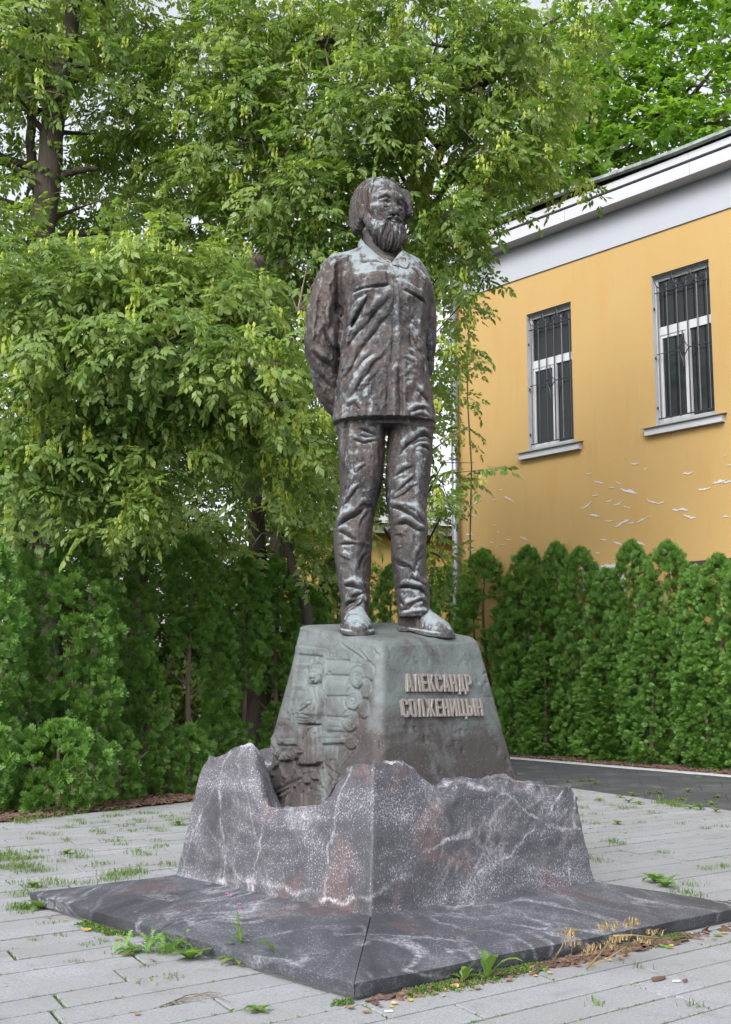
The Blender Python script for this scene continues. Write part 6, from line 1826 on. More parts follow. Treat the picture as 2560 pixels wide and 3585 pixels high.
tree('box_elder_tree', 'tall box elder with forked dark trunk at the left picture edge', fork, tA, bA, 501, M['leaf_elder'], ELD, 62, .25, (1.05, 1.55), gapk=-.22)

# ---- leaning box elder whose low boughs hang over the left hedge
YB = 15.6
tB = [(pl([(900, 2350, 19.4), (900, 1900, 19.2), (880, 1560, 18.4), (860, 1250, 17), (900, 900, 16)], YB), .17, .10),
      (pl([(880, 1560, 18.4), (760, 1400, 16.5), (620, 1180, 15)], YB), .10, .05), (pl([(350, 2300, 18.5), (330, 1700, 18), (400, 1300, 16.6), (360, 1000, 16.3)], YB), .15, .08),
      (pl([(335, 1500, 16), (240, 1420, 15.6), (130, 1420, 15.2)], YB), .07, .03)]
bB = [bl(80, 1000, 14.4, .85), bl(300, 1010, 14.6, .85), bl(520, 960, 14.6, .8), bl(700, 1000, 15.0, .8), bl(140, 1180, 14.2, .8, .9), bl(420, 1150, 14.2, .75), bl(620, 1200, 14.0, .75), bl(820, 1130, 14.8, .8), bl(950, 1000, 15.6, .9),
      bl(880, 1280, 14.0, .62), bl(720, 1340, 15.1, .72, 1.1), bl(560, 1420, 14.9, .66, 1.1), bl(420, 1520, 15.1, .60, 1.1), bl(680, 1540, 14.9, .55, 1.0), bl(330, 1680, 15.1, .52, 1.1), bl(500, 1640, 14.7, .42, 1.1), bl(440, 1760, 14.6, .36, 1.1), bl(400, 1820, 14.5, .22, 1.1),
      bl(60, 1400, 14.6, .70, .8), bl(40, 1530, 15.6, .55, .9), bl(180, 1560, 14.6, .65, .8), bl(100, 1700, 14.8, .7, .7), bl(950, 1450, 14.6, .55, .8), bl(1010, 1240, 15.2, .6, .8), bl(1060, 1500, 15.4, .55, .7), bl(960, 1650, 15.2, .45, .6), bl(1120, 1640, 16.4, .5, .6),
      bl(230, 1330, 15.4, .8, .7), bl(1120, 1330, 16.0, .6, .7), bl(1090, 1080, 16.0, .8, .8), bl(780, 1450, 15.4, .7, .5)]
tree('box_elder_tree', 'leaning box elder with seed-hung boughs drooping over the left hedge', at(900, 2300, 19.4), tB, bB, 502, M['leaf_elder'], ELD, 155, .60, (.90, 1.28), .05, droop=.5, twigs=5)

# ---- dark understorey behind the hedge
tC = [(pl([(480, 2500, 19), (490, 2000, 19), (500, 1500, 19)], 19), .18, .1), (pl([(960, 2500, 20), (950, 2100, 20), (980, 1700, 20)], 20), .16, .09), (pl([(1100, 2500, 19), (1080, 2150, 19), (1000, 1900, 19)], 19), .12, .06)]
bC = [bl(x, y, Y, 1.25, .55) for x, y, Y in ((-20, 1830, 19), (170, 1900, 20), (330, 1830, 19), (520, 1900, 20), (650, 1820, 19), (800, 1900, 20), (930, 1860, 19.4), (60, 1650, 20), (260, 1600, 20), (460, 1680, 20.5), (640, 1640, 20), (840, 1680, 20.5), (-40, 1450, 20), (980, 1600, 21), (300, 1350, 21), (560, 1350, 21), (800, 1300, 21), (-20, 1200, 21), (150, 2080, 21), (420, 2080, 21), (700, 2080, 21), (900, 2080, 21), (60, 2280, 21), (280, 2260, 21), (520, 2280, 21), (680, 2300, 20.5), (860, 2280, 21), (450, 2430, 21), (640, 2450, 20.5), (820, 2450, 20.5), (980, 2250, 22), (-250, 1500, 20), (-280, 1850, 20), (-480, 1700, 21), (-300, 2150, 21), (-500, 2100, 21))]
tree('box_elder_tree', 'dark shaded box elder thicket standing behind the left hedge', at(480, 2400, 19), tC, bC, 503, M['leaf_elder'], ELD, 100, .05, (1.1, 1.5), .05)

# ---- tall box elder behind the statue, heavy with pale winged seeds, reaching over the roof
YD = 19.5
tD = [(pl([(1440, 2400, 25), (1445, 1900, 25), (1450, 1400, 24), (1480, 1000, 22), (1480, 700, 20.2), (1420, 350, 20), (1380, -50, 20)], YD), .24, .10),
      (pl([(1480, 700, 20.2), (1560, 480, 19.5), (1680, 300, 19), (1760, 190, 18.6)], YD), .10, .045), (pl([(1420, 350, 20), (1330, 200, 19.5), (1150, 140, 19)], YD), .09, .04),
      (pl([(1480, 1000, 22), (1380, 800, 21), (1180, 600, 20.5), (1000, 480, 20.5)], YD), .11, .05), (pl([(1180, 600, 20.5), (1120, 420, 20.5), (1140, 250, 20.5)], YD), .06, .03)]
bD = [bl(600, 60, 20, 1.3, .6), bl(640, 320, 19.6, 1.2, .6), bl(800, 180, 19.2, 1.1), bl(820, 480, 19, 1.1), bl(980, 60, 19.4, 1.2), bl(1000, 330, 19, 1.0), bl(960, 640, 18.6, 1.0), bl(1150, 180, 18.8, 1.1), bl(1150, 460, 18.6, 1.0), bl(1120, 760, 18.8, .9, .9),
      bl(1320, 60, 18.8, 1.1), bl(1320, 330, 18.4, 1.0), bl(1290, 560, 19, .9, .9), bl(1480, 150, 18.6, 1.0), bl(1500, 420, 18.2, .9), bl(1620, 60, 18.8, 1.0), bl(1660, 300, 18.4, .9), bl(1640, 540, 18.2, .8), bl(1780, 140, 18.8, .9), bl(1800, 380, 18.8, .75), bl(1780, 560, 18.8, .6), bl(1900, 480, 19, .5, .9),
      bl(1960, 60, 19.4, .75), bl(1940, 260, 19.2, .6, .8), bl(1480, 640, 19, .8), bl(1560, 760, 18.6, .62), bl(1700, 700, 18.6, .45, .9), bl(1640, 880, 18.8, .36, .7), bl(1560, 940, 19.4, .55), bl(1620, 1060, 19.2, .32, .6), bl(1560, 1200, 19.4, .30, .6), bl(1550, 1400, 19.8, .34, .6), bl(1660, 1620, 19.6, .26, 1.0), bl(1740, 1640, 19.6, .16, 1.0), bl(1540, 1560, 20, .32, .6),
      bl(1540, 1750, 20, .34, .6), bl(640, 620, 20.4, 1.1, .5), bl(760, 760, 20, 1.1, .8), bl(540, 760, 20.6, .9, .6), bl(900, 850, 19.6, 1.0, .8), bl(1060, 900, 19.4, .9, .8), bl(500, 520, 21, .9, .5), bl(1900, 640, 19.2, .3, .9), bl(2030, 640, 19.4, .28, .9), bl(1160, 950, 19, .7, .8), bl(1340, 1850, 24, .9, .8), bl(1330, 1600, 24, .9, .8), bl(1430, 1750, 25, .8, .8), bl(1250, 1700, 24, .8, .7), bl(1350, 1400, 24, .9, .7), bl(1540, 1300, 26, .8, .7), bl(1560, 1700, 27, .7, .8), bl(1550, 1950, 27, .6, .8), bl(1540, 1050, 24, .7, .7), bl(1480, 1500, 25, .8, .6), bl(1180, 1500, 22, .8, .7), bl(1150, 1800, 21, .6, .7), bl(1420, 900, 21, .9, .5), bl(1400, 1200, 22, .9, .3)]
tree('box_elder_tree', 'tall box elder behind the statue laden with pale green winged seeds', at(1440, 2300, 25), tD, bD, 504, M['leaf_elder'], ELD, 84, 1.0, (1.05, 1.50), .06, twigs=4, gapk=-.28)
# ---- Norway maple behind the roof, and a second one further left
YE = 31
tE = [(pl([(2060, 1500, 31), (2070, 900, 31), (2080, 500, 31), (2150, 200, 31)], YE), .30, .14), (pl([(2070, 700, 31), (1950, 480, 31), (1860, 300, 31)], YE), .12, .06), (pl([(2080, 560, 31), (2260, 420, 30), (2420, 340, 30)], YE), .12, .06), (pl([(2080, 500, 31), (2060, 300, 31), (2180, 60, 31)], YE), .10, .05)]
bE = [bl(x, y, Y, rad, .75) for x, y, Y, rad in ((1700, 700, 31, 1.4), (1850, 640, 31, 1.3), (1800, 480, 32, 1.3), (1950, 760, 30, 1.2), (1980, 520, 30, 1.3), (2100, 620, 30, 1.3), (2060, 380, 30, 1.3), (2200, 520, 29.5, 1.2), (2180, 300, 30, 1.3), (2300, 420, 29.5, 1.3), (2330, 220, 30, 1.4), (2420, 480, 29.5, 1.2), (2480, 300, 29.5, 1.5), (2560, 420, 29, 1.3), (2380, 70, 30, 1.4), (2560, 140, 29.5, 1.5), (2250, 100, 31, 1.2), (2100, 180, 31, 1.2), (1960, 330, 32, 1.2), (2080, 20, 32, 1.2), (1900, 130, 33, 1.3), (1620, 800, 31, 1.2), (2640, 300, 29, 1.4), (2300, 560, 29, 1.0), (1700, 900, 31, 1.1))]
tree('maple_tree', 'spreading broad-leaved maple rising behind the roof at upper right', at(2060, 1500, 31), tE, bE, 505, M['leaf_maple'], MAP, 62, 0.0, (1.0, 1.45), .07, droop=.15, twigs=2)
tF = [(pl([(1000, 1600, 30), (980, 900, 30), (900, 300, 30), (860, -100, 30)], 30), .28, .14)]
bF = [bl(x, y, 30 + (x % 7) * .4, 1.7, .42) for x, y in ((900, 120), (1080, 260), (1250, 160), (820, 420), (1000, 560), (1180, 640), (1350, 420), (760, 720), (940, 800), (1120, 900), (560, 900), (350, 700), (1400, 740), (1500, 960), (300, 980), (1300, 1060), (880, 1040), (700, 1150), (1060, 1200), (1480, 1250))]
tree('maple_tree', 'pale backlit maple far behind the seed-laden box elder', at(980, 1500, 30), tF, bF, 506, M['leaf_maple'], MAP, 26, 0.0, (1.1, 1.6), .07, droop=.15, twigs=1)
# ================================================================== weeds, grass in the joints, fallen leaves
ORD = ['first', 'second', 'third', 'fourth', 'fifth', 'sixth', 'seventh', 'eighth', 'ninth', 'tenth', 'eleventh', 'twelfth', 'thirteenth', 'fourteenth', 'fifteenth', 'sixteenth', 'seventeenth', 'eighteenth', 'nineteenth', 'twentieth', 'twenty-first', 'twenty-second', 'twenty-third', 'twenty-fourth', 'twenty-fifth']
def blades(pts, n_per, h, spread, seed, lean=.5, w=.004):
    """grass blades as thin bent strips; pts (N,2 or 3)"""
    r = np.random.default_rng(seed); pts = np.asarray(pts, float)
    if pts.shape[1] == 2: pts = np.column_stack([pts, np.zeros(len(pts))])
    h = np.broadcast_to(np.asarray(h, float), (len(pts),)); sp = np.broadcast_to(np.asarray(spread, float), (len(pts),)); npr = np.broadcast_to(np.asarray(n_per), (len(pts),))
    idx = np.repeat(np.arange(len(pts)), npr); n = len(idx)
    b = pts[idx] + np.column_stack([r.normal(0, 1, (n, 2)) * sp[idx][:, None], np.zeros(n)])
    a = r.uniform(0, 2 * pi, n); H = h[idx] * r.uniform(.5, 1.15, n); L = r.uniform(.15, 1.0, n) * lean
    d = np.column_stack([np.cos(a), np.sin(a), np.zeros(n)]); s = np.column_stack([-np.sin(a), np.cos(a), np.zeros(n)]) * (w * r.uniform(.6, 1.3, n))[:, None]
    up = np.array([0, 0, 1.0])
    m = b + d * (L * H * .35)[:, None] + up * (H * .6)[:, None]; t = b + d * (L * H)[:, None] + up * (H * (1 - .25 * L))[:, None]
    V = np.stack([b - s, b + s, m + s * .8, m - s * .8, t], 1).reshape(-1, 3)
    F = (np.array([(0, 1, 2), (0, 2, 3), (3, 2, 4)])[None] + 5 * np.arange(n)[:, None, None]).reshape(-1, 3)
    return V, F, np.repeat(np.clip(r.normal(.5, .22, n), 0, 1), 5)
def blob_mesh(name, V, F, T, mat, label=None, cat=None, kind='stuff', parent=None):
    o = obj(name, V, F, mat, parent); set_tint(o, T); tag(o, label, cat, kind=kind); return o
zg1 = zoomed(0, 2750, 2.32); zg3 = zoomed(1960, 2640, 2.7067); zg4 = zoomed(1200, 3200, 2.03); zg5 = zoomed(1800, 3000, 2.1368); zg2 = zoomed(0, 3150, 2.03)
G_ = lambda zf, x, y, z=0.0: gnd(*zf(x, y), z)
spots = []   # (x, y, blades, height, spread)
for X, Y, k in ((190, 300, 3), (150, 290, 2), (240, 270, 3), (330, 260, 2.5), (400, 255, 2.5), (460, 250, 2.5), (540, 230, 2), (610, 235, 1.5), (70, 560, 2.5), (20, 580, 2), (110, 600, 2.5), (60, 610, 2), (160, 605, 1.5), (230, 595, 1.2), (40, 675, 2), (120, 670, 2.2), (200, 660, 2), (240, 700, 2), (310, 695, 1.6),
                (940, 740, 2), (1000, 725, 2.2), (1060, 715, 2), (1120, 710, 1.6), (460, 800, 1.8), (690, 800, 1.0), (880, 775, 1.2), (940, 765, 1.2), (620, 290, 1.2), (690, 315, 1.4), (900, 205, 2), (960, 200, 2), (830, 215, 1.2), (1170, 230, 1.4), (1220, 230, 1.1), (900, 255, 1.4), (960, 245, 1.2),
                (1330, 257, 1.1), (1390, 252, 1.0), (1450, 325, 1.5), (1380, 285, .8), (1090, 285, 1.1), (1130, 300, 1.1), (1060, 325, .8), (1070, 370, 1.0), (1250, 350, 1.1), (1300, 375, 1.2), (790, 375, 1.1), (830, 395, 1.1), (980, 335, .7), (860, 300, .7), (300, 395, 1.0), (440, 405, 1.0), (500, 350, .9), (580, 340, .8),
                (230, 437, .7), (530, 445, 1.1), (940, 455, 1.0), (985, 485, 1.0), (990, 430, .6), (860, 455, .6), (290, 540, 1.0), (540, 560, 1.2), (620, 575, 1.2), (655, 590, 1.1), (680, 538, .7), (1110, 540, 1.2), (1170, 570, 1.1), (1260, 510, .8), (1325, 495, .8), (1270, 450, .7), (485, 622, .9), (1340, 640, 1.0), (1385, 655, .8), (1125, 655, .7),
                (750, 660, .8), (800, 640, .7), (860, 640, .6), (380, 770, .8), (270, 830, 1.2), (130, 790, .7), (350, 590, .6), (1520, 235, .8), (1500, 275, .7), (220, 890, 1.6), (180, 990, 1.6), (150, 1010, 1.4)):
    p = G_(zg1, X, Y); spots.append((p[0], p[1], int(46 * k), .022 + .015 * k, .028 + .024 * k))
for X, Y, k in ((190, 515, 1.4), (480, 490, 1.0), (330, 575, .8), (600, 520, 1.3), (680, 515, 1.0), (190, 590, .9), (490, 835, 1.2), (530, 855, 1.0), (350, 665, .7), (880, 560, 1.0), (1520, 690, .8), (1380, 708, .7), (1320, 225, 1.1), (950, 415, 1.4), (1030, 470, 2.6), (1090, 490, 2.4), (990, 470, 2.2), (1140, 500, 2),
                (1180, 1320, 1.2), (1260, 1245, .9), (1300, 1350, 1.0), (1390, 1095, .8), (1550, 1075, .9), (975, 945, .9), (280, 990, 1.2), (400, 1025, .8), (200, 650, 1.0), (760, 655, .6), (1140, 665, .5)):
    p = G_(zg3, X, Y); spots.append((p[0], p[1], int(40 * k), .028 + .018 * k, .028 + .02 * k))
for X, Y, k in ((420, 255, .8), (600, 325, .8), (260, 285, .7), (1040, 470, .7), (1240, 555, 1.0), (1000, 600, .7), (340, 170, .8), (640, 200, 1.0), (870, 380, 1.2), (740, 300, 1.0), (1420, 120, .7), (540, 440, .6), (150, 40, 1.6), (160, 100, 1.3)):
    p = G_(zg2, X, Y); spots.append((p[0], p[1], int(30 * k), .014 + .008 * k, .022 + .012 * k))
for X, Y, k in ((1350, 1125, .9), (1560, 75, 1.0), (630, 1100, .9), (930, 830, .8)):
    p = G_(zg5, X, Y); spots.append((p[0], p[1], int(22 * k), .03 + .015 * k, .022 + .01 * k))
sp = np.array(spots)
V, F, T = blades(sp[:, :2], sp[:, 2].astype(int), sp[:, 3], sp[:, 4], 61, 1.1, .0024)
blob_mesh('joint_grass', V, F, T, M['grass'], 'short grass tufts growing in the joints of the paving', 'grass')
# moss and seedlings all along the joints and along the foot of the apron
r = np.random.default_rng(62); mp = []
for a, b in PAVE_JOINTS:
    n = int(np.linalg.norm(b - a) * 26)
    t = r.uniform(0, 1, n); q = a[None] + (b - a)[None] * t[:, None] - RN[None] * .006
    k = fbm(q[:, 0] * 1.7, q[:, 1] * 1.7, 0 * t, 3, 63) > -0.02
    mp.append(q[k] + r.normal(0, .004, (k.sum(), 2)))
mp = np.concatenate(mp)
V, F, T = blades(np.column_stack([mp, np.full(len(mp), -.008)]), 3, .016, .006, 64, 1.2, .0035)
blob_mesh('joint_moss', V, F, T, M['weed'], 'thin green moss lining the joints between paving slabs', 'moss')
edge = []
for s in r.uniform(0, 1, 1500):
    edge.append((mon(A0 - abs(r.normal(0, .035)), B0 + (B1 - B0) * s, 0)[:2], s))
ea = np.array([e[0] for e in edge]); k = fbm(ea[:, 0] * 2.2, ea[:, 1] * 2.2, 0 * ea[:, 0], 2, 65) > 0.0
eb = np.array([mon(A0 + (A1 - A0) * s, B0 - abs(r.normal(0, .045)), 0)[:2] for s in r.uniform(0, 1, 2600)]); k2 = fbm(eb[:, 0] * 2.0, eb[:, 1] * 2.0, 0 * eb[:, 0], 2, 66) > -0.18
em = np.concatenate([ea[k], eb[k2]])
V, F, T = blades(em, 7, .022, .012, 67, 1.2, .004)
blob_mesh('edge_moss', V, F, T * .8, M['grass'], 'moss and seedlings along the foot of the granite slabs', 'moss')
# crumbs of bark and litter caught along the near right edge
lt = np.array([mon(A0 + (A1 - A0) * s, B0 - .03 - abs(r.normal(0, .05)), .004)[:2] for s in np.concatenate([r.uniform(0, 1, 120), r.normal(.46, .05, 90), r.normal(.62, .05, 110)])])
lo_ = chips('litter', np.column_stack([lt, np.full(len(lt), .006)]), 68, 'brown leaf litter caught along the right foot of the slabs'); lo_['category'] = 'litter'
lo_.scale = (1, 1, 1)

def strip_leaf(mb, base, d, L, w, arch=.5, seg=5, shape=None):
    """one arching leaf blade with a folded midrib"""
    d = nrm(d); s = nrm(np.cross(d, [0, 0, 1.0])); V = []; F = []
    for i in range(seg + 1):
        t = i / seg; p = base + d * (L * t) + UP * (L * arch * (t - t * t * 1.25)); ww = w * (sin(pi * min(1, (t * .92 + .08)) ** .8) if shape is None else shape(t))
        V += [p + s * ww + UP * ww * .25, p, p - s * ww + UP * ww * .25]
    for i in range(seg): F += [(3 * i, 3 * i + 1, 3 * i + 4, 3 * i + 3), (3 * i + 1, 3 * i + 2, 3 * i + 5, 3 * i + 4)]
    mb.add(V, F)
def plant_leaf(root, base, d, L, w, arch, mat, tint, name='leaf', shape=None):
    mb = MB(); strip_leaf(mb, np.asarray(base, float), d, L, w, arch, 5, shape); o = mb.build(name, mat, root, True); set_tint(o, np.full(len(mb.v), tint)); return o
def rosette(p, n, L, w, seed, label, mat='weed', up=.5):
    rr = np.random.default_rng(seed); root = empty('weed_rosette', (p[0], p[1], 0)); tag(root, label, 'weed', 'leafy weeds in the joints')
    jag = lambda t: (sin(pi * (t * .9 + .08)) ** .7) * (1 + .28 * sin(t * 19))
    for i in range(n):
        a = 2 * pi * i / n + rr.normal(0, .25); plant_leaf(root, (p[0], p[1], .006), (cos(a), sin(a), rr.uniform(.05, up)), L * rr.uniform(.6, 1.1), w, rr.uniform(.3, .7), M[mat], float(np.clip(rr.normal(.5, .25), 0, 1)), shape=jag)
    return root
far = [(75, 270, 'first from the pedestal'), (205, 262, ''), (290, 260, ''), (345, 290, ''), (570, 415, ''), (700, 400, ''), (655, 460, ''), (745, 475, ''), (930, 375, ''), (860, 380, ''), (1210, 365, ''), (1160, 440, ''), (1240, 520, ''), (1300, 500, ''), (1335, 530, ''), (1480, 550, ''), (1440, 480, ''), (1490, 412, ''), (370, 445, ''), (145, 435, ''), (550, 668, '')]
for i, (X, Y, _) in enumerate(sorted(far)):
    p = G_(zg3, X, Y); rosette(p, 7, .10, .020, 700 + i, 'small green weed on or beside the dark paving, %s from the left' % ORD[i], 'weed', .7)
for i, (X, Y, L, lab) in enumerate(((915, 1225, .14, 'yellow-green dock weed at the far right slab edge'), (1000, 1265, .13, 'yellow-green dock weed nearer the right corner of the slabs'))):
    p = G_(zg3, X, Y); rosette(p, 9, L, .032, 730 + i, lab, 'yarrow', .9)
for X, Y, s, lab in ((440, 215, .13, 'broad-leaved plant in the grass patch at the mulch edge'), (1455, 322, .10, 'dandelion rosette left of the granite rock'), (270, 828, .09, 'small rosette in the paving at far left'), (540, 560, .08, 'small rosette mid left in the paving'), (340, 1010, .13, 'light green weed at the left tip of the slabs')):
    p = G_(zg1, X, Y); rosette(p, 8, s, s * .22, int(740 + X), lab, 'weed', .8)
for X, Y, s, lab in ((610, 170, .05, 'tiny tuft beside the first yellow leaf'), (920, 375, .10, 'flat weed left of the feathery yarrow'), (1350, 430, .13, 'dark broad-leaved weed right of the feathery yarrow')):
    p = G_(zg2, X, Y); rosette(p, 7, s, s * .26, int(760 + X), lab, 'weed', .6)
p = gnd(650, 3480) * 0 + gnd(1000, 3405); rosette(p, 6, .22, .036, 781, 'upright long-leaved weed left of the slab joint', 'weed', 1.8)
p = gnd(1706, 3430); rosette(p, 4, .20, .022, 782, 'two-leaved upright weed at the right foot of the slabs', 'weed', 3.2)
p = gnd(1625, 3440); rosette(p, 4, .12, .018, 783, 'small weed among yellow leaves at the right foot', 'weed', 2.2)
p = gnd(905, 3545); rosette(p, 8, .07, .016, 784, 'tiny rosette near the cigarette butt on the paving', 'weed', .5)
# feathery yarrow
def yarrow(p, n, L, seed):
    rr = np.random.default_rng(seed); root = empty('yarrow_plant', (p[0], p[1], 0)); tag(root, 'feathery bright green yarrow clump at the left foot of the slabs', 'weed')
    for i in range(n):
        a = rr.uniform(0, 2 * pi); el = rr.uniform(.25, 1.5); d = nrm((cos(a), sin(a), el)); b = np.array([p[0] + rr.normal(0, .10), p[1] + rr.normal(0, .06), 0]); V = []; F = []; l = L * rr.uniform(.6, 1.15)
        s = nrm(np.cross(d, UP))
        for j in range(16):
            t = .15 + .85 * j / 16; c = b + d * l * t - UP * (l * .35 * t * t)
            for sd in (-1, 1):
                e = c + (s * sd + d * .5 + rr.normal(0, .25, 3)) * l * .13 * (1.1 - t * .7); o = len(V); w_ = d * .0035
                V += [c - w_, c + w_, e]; F.append((o, o + 1, o + 2))
        V += [b, b + s * .003, b + d * l - UP * l * .35]; F.append((len(V) - 3, len(V) - 2, len(V) - 1))
        o = obj('frond', V, F, M['yarrow'], root); set_tint(o, np.full(len(V), float(np.clip(rr.normal(.55, .2), 0, 1))))
yarrow(gnd(585, 3335), 58, .20, 801)
# flowering willowherb
def willowherb(p, seed):
    rr = np.random.default_rng(seed); root = empty('willowherb_plant', (p[0], p[1], 0)); tag(root, 'tall pink-flowered willowherb leaning on the left slab edge', 'weed')
    P0 = np.array([p[0], p[1], 0]); top = P0 + np.array([-.02, .04, .26]); MB().tube([P0, P0 * .5 + top * .5 + np.array([.015, 0, 0]), top], [.007, .005, .003], 5).build('stem', M['weed'], root); set_tint(root.children[0], np.full(len(root.children[0].data.vertices), .6))
    for i in range(14):
        t = .08 + .86 * i / 14; a = i * 2.4; L = .10 * (1 - .62 * t)
        plant_leaf(root, P0 * (1 - t) + top * t, (cos(a), sin(a), .35), L, L * .17, .3, M['weed'], float(rr.uniform(.4, .9)))
    for i in range(8):
        a = i * .8; plant_leaf(root, P0 + np.array([0, 0, .01]), (cos(a), sin(a), .2), .13, .028, .4, M['weed'], float(rr.uniform(.4, 1.0)))
    for i in range(4):
        c = top + rr.normal(0, .02, 3) + UP * .015 * i; mb = MB()
        for k in range(4):
            a = k * pi / 2; e = c + np.array([cos(a), sin(a), .3]) * .009; n_ = np.array([-sin(a), cos(a), 0]) * .004; mb.add([c, e + n_, e + UP * .004, e - n_], [(0, 1, 2, 3)])
        mb.build('flower', M['pink'], root)
willowherb(gnd(838, 3375), 811)
# dry stalks leaning over the right edge
dr = empty('dry_weed', (1.2, 6.6, 0)); tag(dr, 'dry straw-coloured weed arching over the right foot of the slabs', 'weed')
rr = np.random.default_rng(821)
p0 = gnd(*zg5(540, 830)); p1 = gnd(*zg5(860, 640), .28); p2 = gnd(*zg5(1080, 610), .14)
def dry(pts, r0):
    mb = MB().tube(pts, list(np.linspace(r0, r0 * .5, len(pts))), 5); o = mb.build('stalk', M['straw'], dr); set_tint(o, np.full(len(mb.v), .4))
def sp3(X, Y, z): q = gnd(*zg5(X, Y), z); return np.array([q[0], q[1], z])
dry([sp3(540, 835, .01), sp3(640, 730, .10), sp3(745, 590, .22), sp3(880, 585, .22), sp3(1080, 605, .18)], .006)
dry([sp3(560, 820, .01), sp3(700, 760, .06), sp3(840, 670, .10)], .005); dry([sp3(280, 800, .01), sp3(330, 720, .09), sp3(400, 590, .18)], .004); dry([sp3(420, 790, .02), sp3(430, 700, .10), sp3(440, 660, .13)], .003); dry([sp3(840, 680, .08), sp3(870, 600, .16), sp3(900, 490, .24)], .003)
hd = []
for X, Y, z in ((400, 590, .18), (430, 570, .19), (440, 660, .13), (900, 500, .24), (880, 520, .22), (740, 520, .22), (660, 550, .2), (580, 690, .08), (560, 720, .06), (740, 640, .1), (800, 620, .12), (970, 640, .1), (700, 680, .08), (1040, 580, .2)):
    hd.append(sp3(X, Y, z))
V, F, T = blades(np.array(hd), 26, .035, .022, 822, 1.4, .003); o = obj('seed_head', V, F, M['straw'], dr); set_tint(o, T); o['kind'] = 'stuff'
# ---- fallen leaves
def fallen(p, L, rot, seed, mat, tint, label, group, z=.006):
    rr = np.random.default_rng(seed); V = []; F = []; n = 7
    w = L * rr.uniform(.26, .40); cu = rr.uniform(.15, .6); tw = rr.uniform(-.3, .3)
    for i in range(n + 1):
        t = i / n; ww = w * sin(pi * min(1, t * .93 + .05)) ** .75; x = (t - .5) * L; zz = z + cu * L * (2 * t - 1) ** 2 * .3
        V += [(x, ww, zz + abs(ww) * .35 + tw * ww), (x, 0, zz), (x, -ww, zz + abs(ww) * .35 - tw * ww)]
    for i in range(n): F += [(3 * i, 3 * i + 1, 3 * i + 4, 3 * i + 3), (3 * i + 1, 3 * i + 2, 3 * i + 5, 3 * i + 4)]
    me = mesh('fallen_leaf', V, F, M[mat], True); o = bpy.data.objects.new('fallen_leaf', me); COL.objects.link(o); o.location = (float(p[0]), float(p[1]), 0); o.rotation_euler = (0, 0, rot); set_tint(o, np.full(len(V), tint))
    tag(o, label, 'leaf', group); return o
LV = [(zg4, x, y, s, m) for x, y, s, m in ((365, 650, 50, 'y'), (345, 670, 34, 'y'), (480, 625, 40, 'Y'), (455, 605, 38, 'b'), (55, 680, 55, 'b'), (710, 545, 60, 'y'), (795, 530, 70, 'y'), (740, 557, 36, 'Y'), (845, 520, 40, 'y'), (715, 592, 34, 'y'), (840, 548, 30, 'y'), (910, 550, 30, 'Y'), (960, 542, 60, 'b'), (660, 575, 40, 'b'), (1215, 452, 50, 'Y'), (1180, 485, 60, 'b'),
                                   (1300, 418, 42, 'g'), (1345, 432, 44, 'y'), (1372, 450, 36, 'y'), (1425, 408, 40, 'g'), (1475, 430, 38, 'Y'), (1490, 380, 50, 'y'), (170, 710, 60, 'b'), (270, 670, 40, 'b'), (930, 505, 28, 'y'))]
LV += [(zg5, x, y, s, m) for x, y, s, m in ((90, 868, 40, 'g'), (135, 880, 36, 'y'), (160, 902, 34, 'y'), (290, 822, 50, 'y'), (215, 858, 36, 'g'), (840, 745, 44, 'Y'), (715, 785, 44, 'y'), (635, 745, 48, 'b'), (1100, 630, 48, 'y'), (1105, 680, 56, 'g'), (1160, 690, 60, 'g'), (1190, 648, 40, 'y'), (1175, 672, 38, 'y'), (1225, 657, 46, 'y'), (1285, 635, 34, 'y'), (1350, 585, 56, 'y'), (1445, 598, 42, 'Y'), (1525, 600, 60, 'g'), (1500, 625, 36, 'Y'), (1575, 580, 44, 'Y'), (1590, 552, 40, 'y'), (5, 905, 40, 'Y'), (915, 690, 44, 'b'), (800, 775, 50, 'b'), (580, 820, 44, 'g'), (480, 828, 48, 'b'), (1155, 615, 44, 'b'))]
LV += [(zg2, x, y, s, m) for x, y, s, m in ((465, 160, 42, 'Y'), (615, 225, 52, 'Y'), (345, 130, 34, 'b'), (905, 400, 80, 'b'), (1085, 440, 50, 'b'), (975, 825, 40, 'b'), (1310, 735, 44, 'b'), (1215, 750, 46, 'b'), (840, 295, 60, 'b'), (150, 70, 34, 'b'))]
LV += [(zg1, x, y, s, m) for x, y, s, m in ((180, 230, 55, 'g'), (300, 308, 34, 'Y'), (1020, 180, 40, 'Y'), (1440, 80, 32, 'Y'), (1510, 120, 24, 'Y'), (1275, 163, 28, 'b'), (80, 750, 30, 'b'), (680, 590, 30, 'b'), (120, 228, 28, 'y'))]
lab = {'y': ('yellow_leaf', .85, 'pale yellow'), 'Y': ('yellow_leaf', .1, 'bright golden'), 'b': ('brown_leaf', .5, 'curled brown'), 'g': ('weed', .95, 'pale green')}
zone = {id(zg4): ("along the slabs' right foot", 'right'), id(zg5): ("along the slabs' right foot", 'right'), id(zg2): ('on the lower left paving', 'lower left'), id(zg1): ('on the far left paving', 'far left')}
cnt = {}
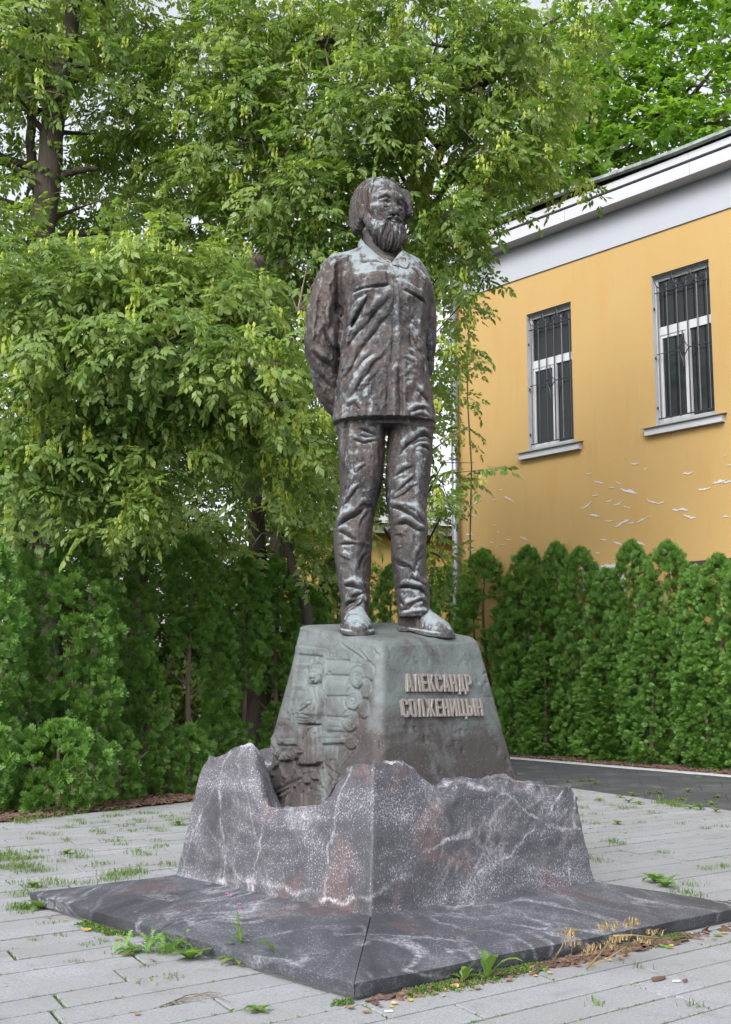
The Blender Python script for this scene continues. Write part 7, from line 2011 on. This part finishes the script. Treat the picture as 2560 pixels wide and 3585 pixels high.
for i, (zf, x, y, s, m) in enumerate(sorted(LV, key=lambda q: q[0](q[1], q[2])[0])):
    p = G_(zf, x, y); sc = {id(zg4): 2.03, id(zg5): 2.1368, id(zg2): 2.03, id(zg1): 2.32}[id(zf)]
    L = min(.10, s / sc / FOC * p[1] * 1.25); mt, tt, cl = lab[m]; zn, zk = zone[id(zf)]
    k = cnt[(m, zk)] = cnt.get((m, zk), 0) + 1
    fallen(p, max(L, .03), random.uniform(0, 6.28), 900 + i, mt, tt, '%s fallen leaf %s, %s such from the left' % (cl, zn, ORD[k - 1]), 'fallen leaves ' + zn)
# bits of bark and a cigarette butt on the paving
for (X, Y, L, lb) in ((1080, 922, .10, 'flat piece of brown bark on the paving at lower right'), (1280, 940, .035, 'small brown bark scrap right of the flat bark piece')):
    p = G_(zg5, X, Y); mb = MB(); rr = np.random.default_rng(int(X)); k = 9
    pts = [np.array([p[0], p[1], .004]) + np.append(RD * L * .5 * cos(a) + RN * L * .2 * sin(a), 0) * rr.uniform(.75, 1.1) for a in np.linspace(0, 2 * pi, k, endpoint=False)][::-1]
    mb.prism(pts, (0, 0, .010)); o = mb.build('bark_piece', M['chip']); set_tint(o, np.full(len(mb.v), .4)); tag(o, lb, 'bark')
for X, Y, zf, lb in ((1215, 943, zg5, 'white cigarette butt beside the bark scrap'), (325, 705, zg4, 'white paper scrap below the slab corner')):
    p = G_(zf, X, Y); MB().tube([(p[0] - .018, p[1], .008), (p[0] + .018, p[1] + .006, .008)], .005, 8).build('cigarette_butt', M['upvc']); tag(bpy.data.objects[-1] if False else COL.objects[-1], lb, 'litter')
# dry twigs on the paving at lower left
for i in range(7):
    a = G_(zg2, 1130 + i * 50, 770 - i * 16); b = G_(zg2, 1300 + i * 55, 735 - (i % 3) * 30)
    mb = MB().tube([(a[0], a[1], .006), ((a[0] + b[0]) / 2, (a[1] + b[1]) / 2 + .01, .014), (b[0], b[1], .006)], [.003, .003, .0015], 5); o = mb.build('dry_twig', M['twig']); tag(o, 'thin dry twig on the lower left paving, %s of the bunch from the left' % ORD[i], 'twig', 'dry twigs on the lower left paving')
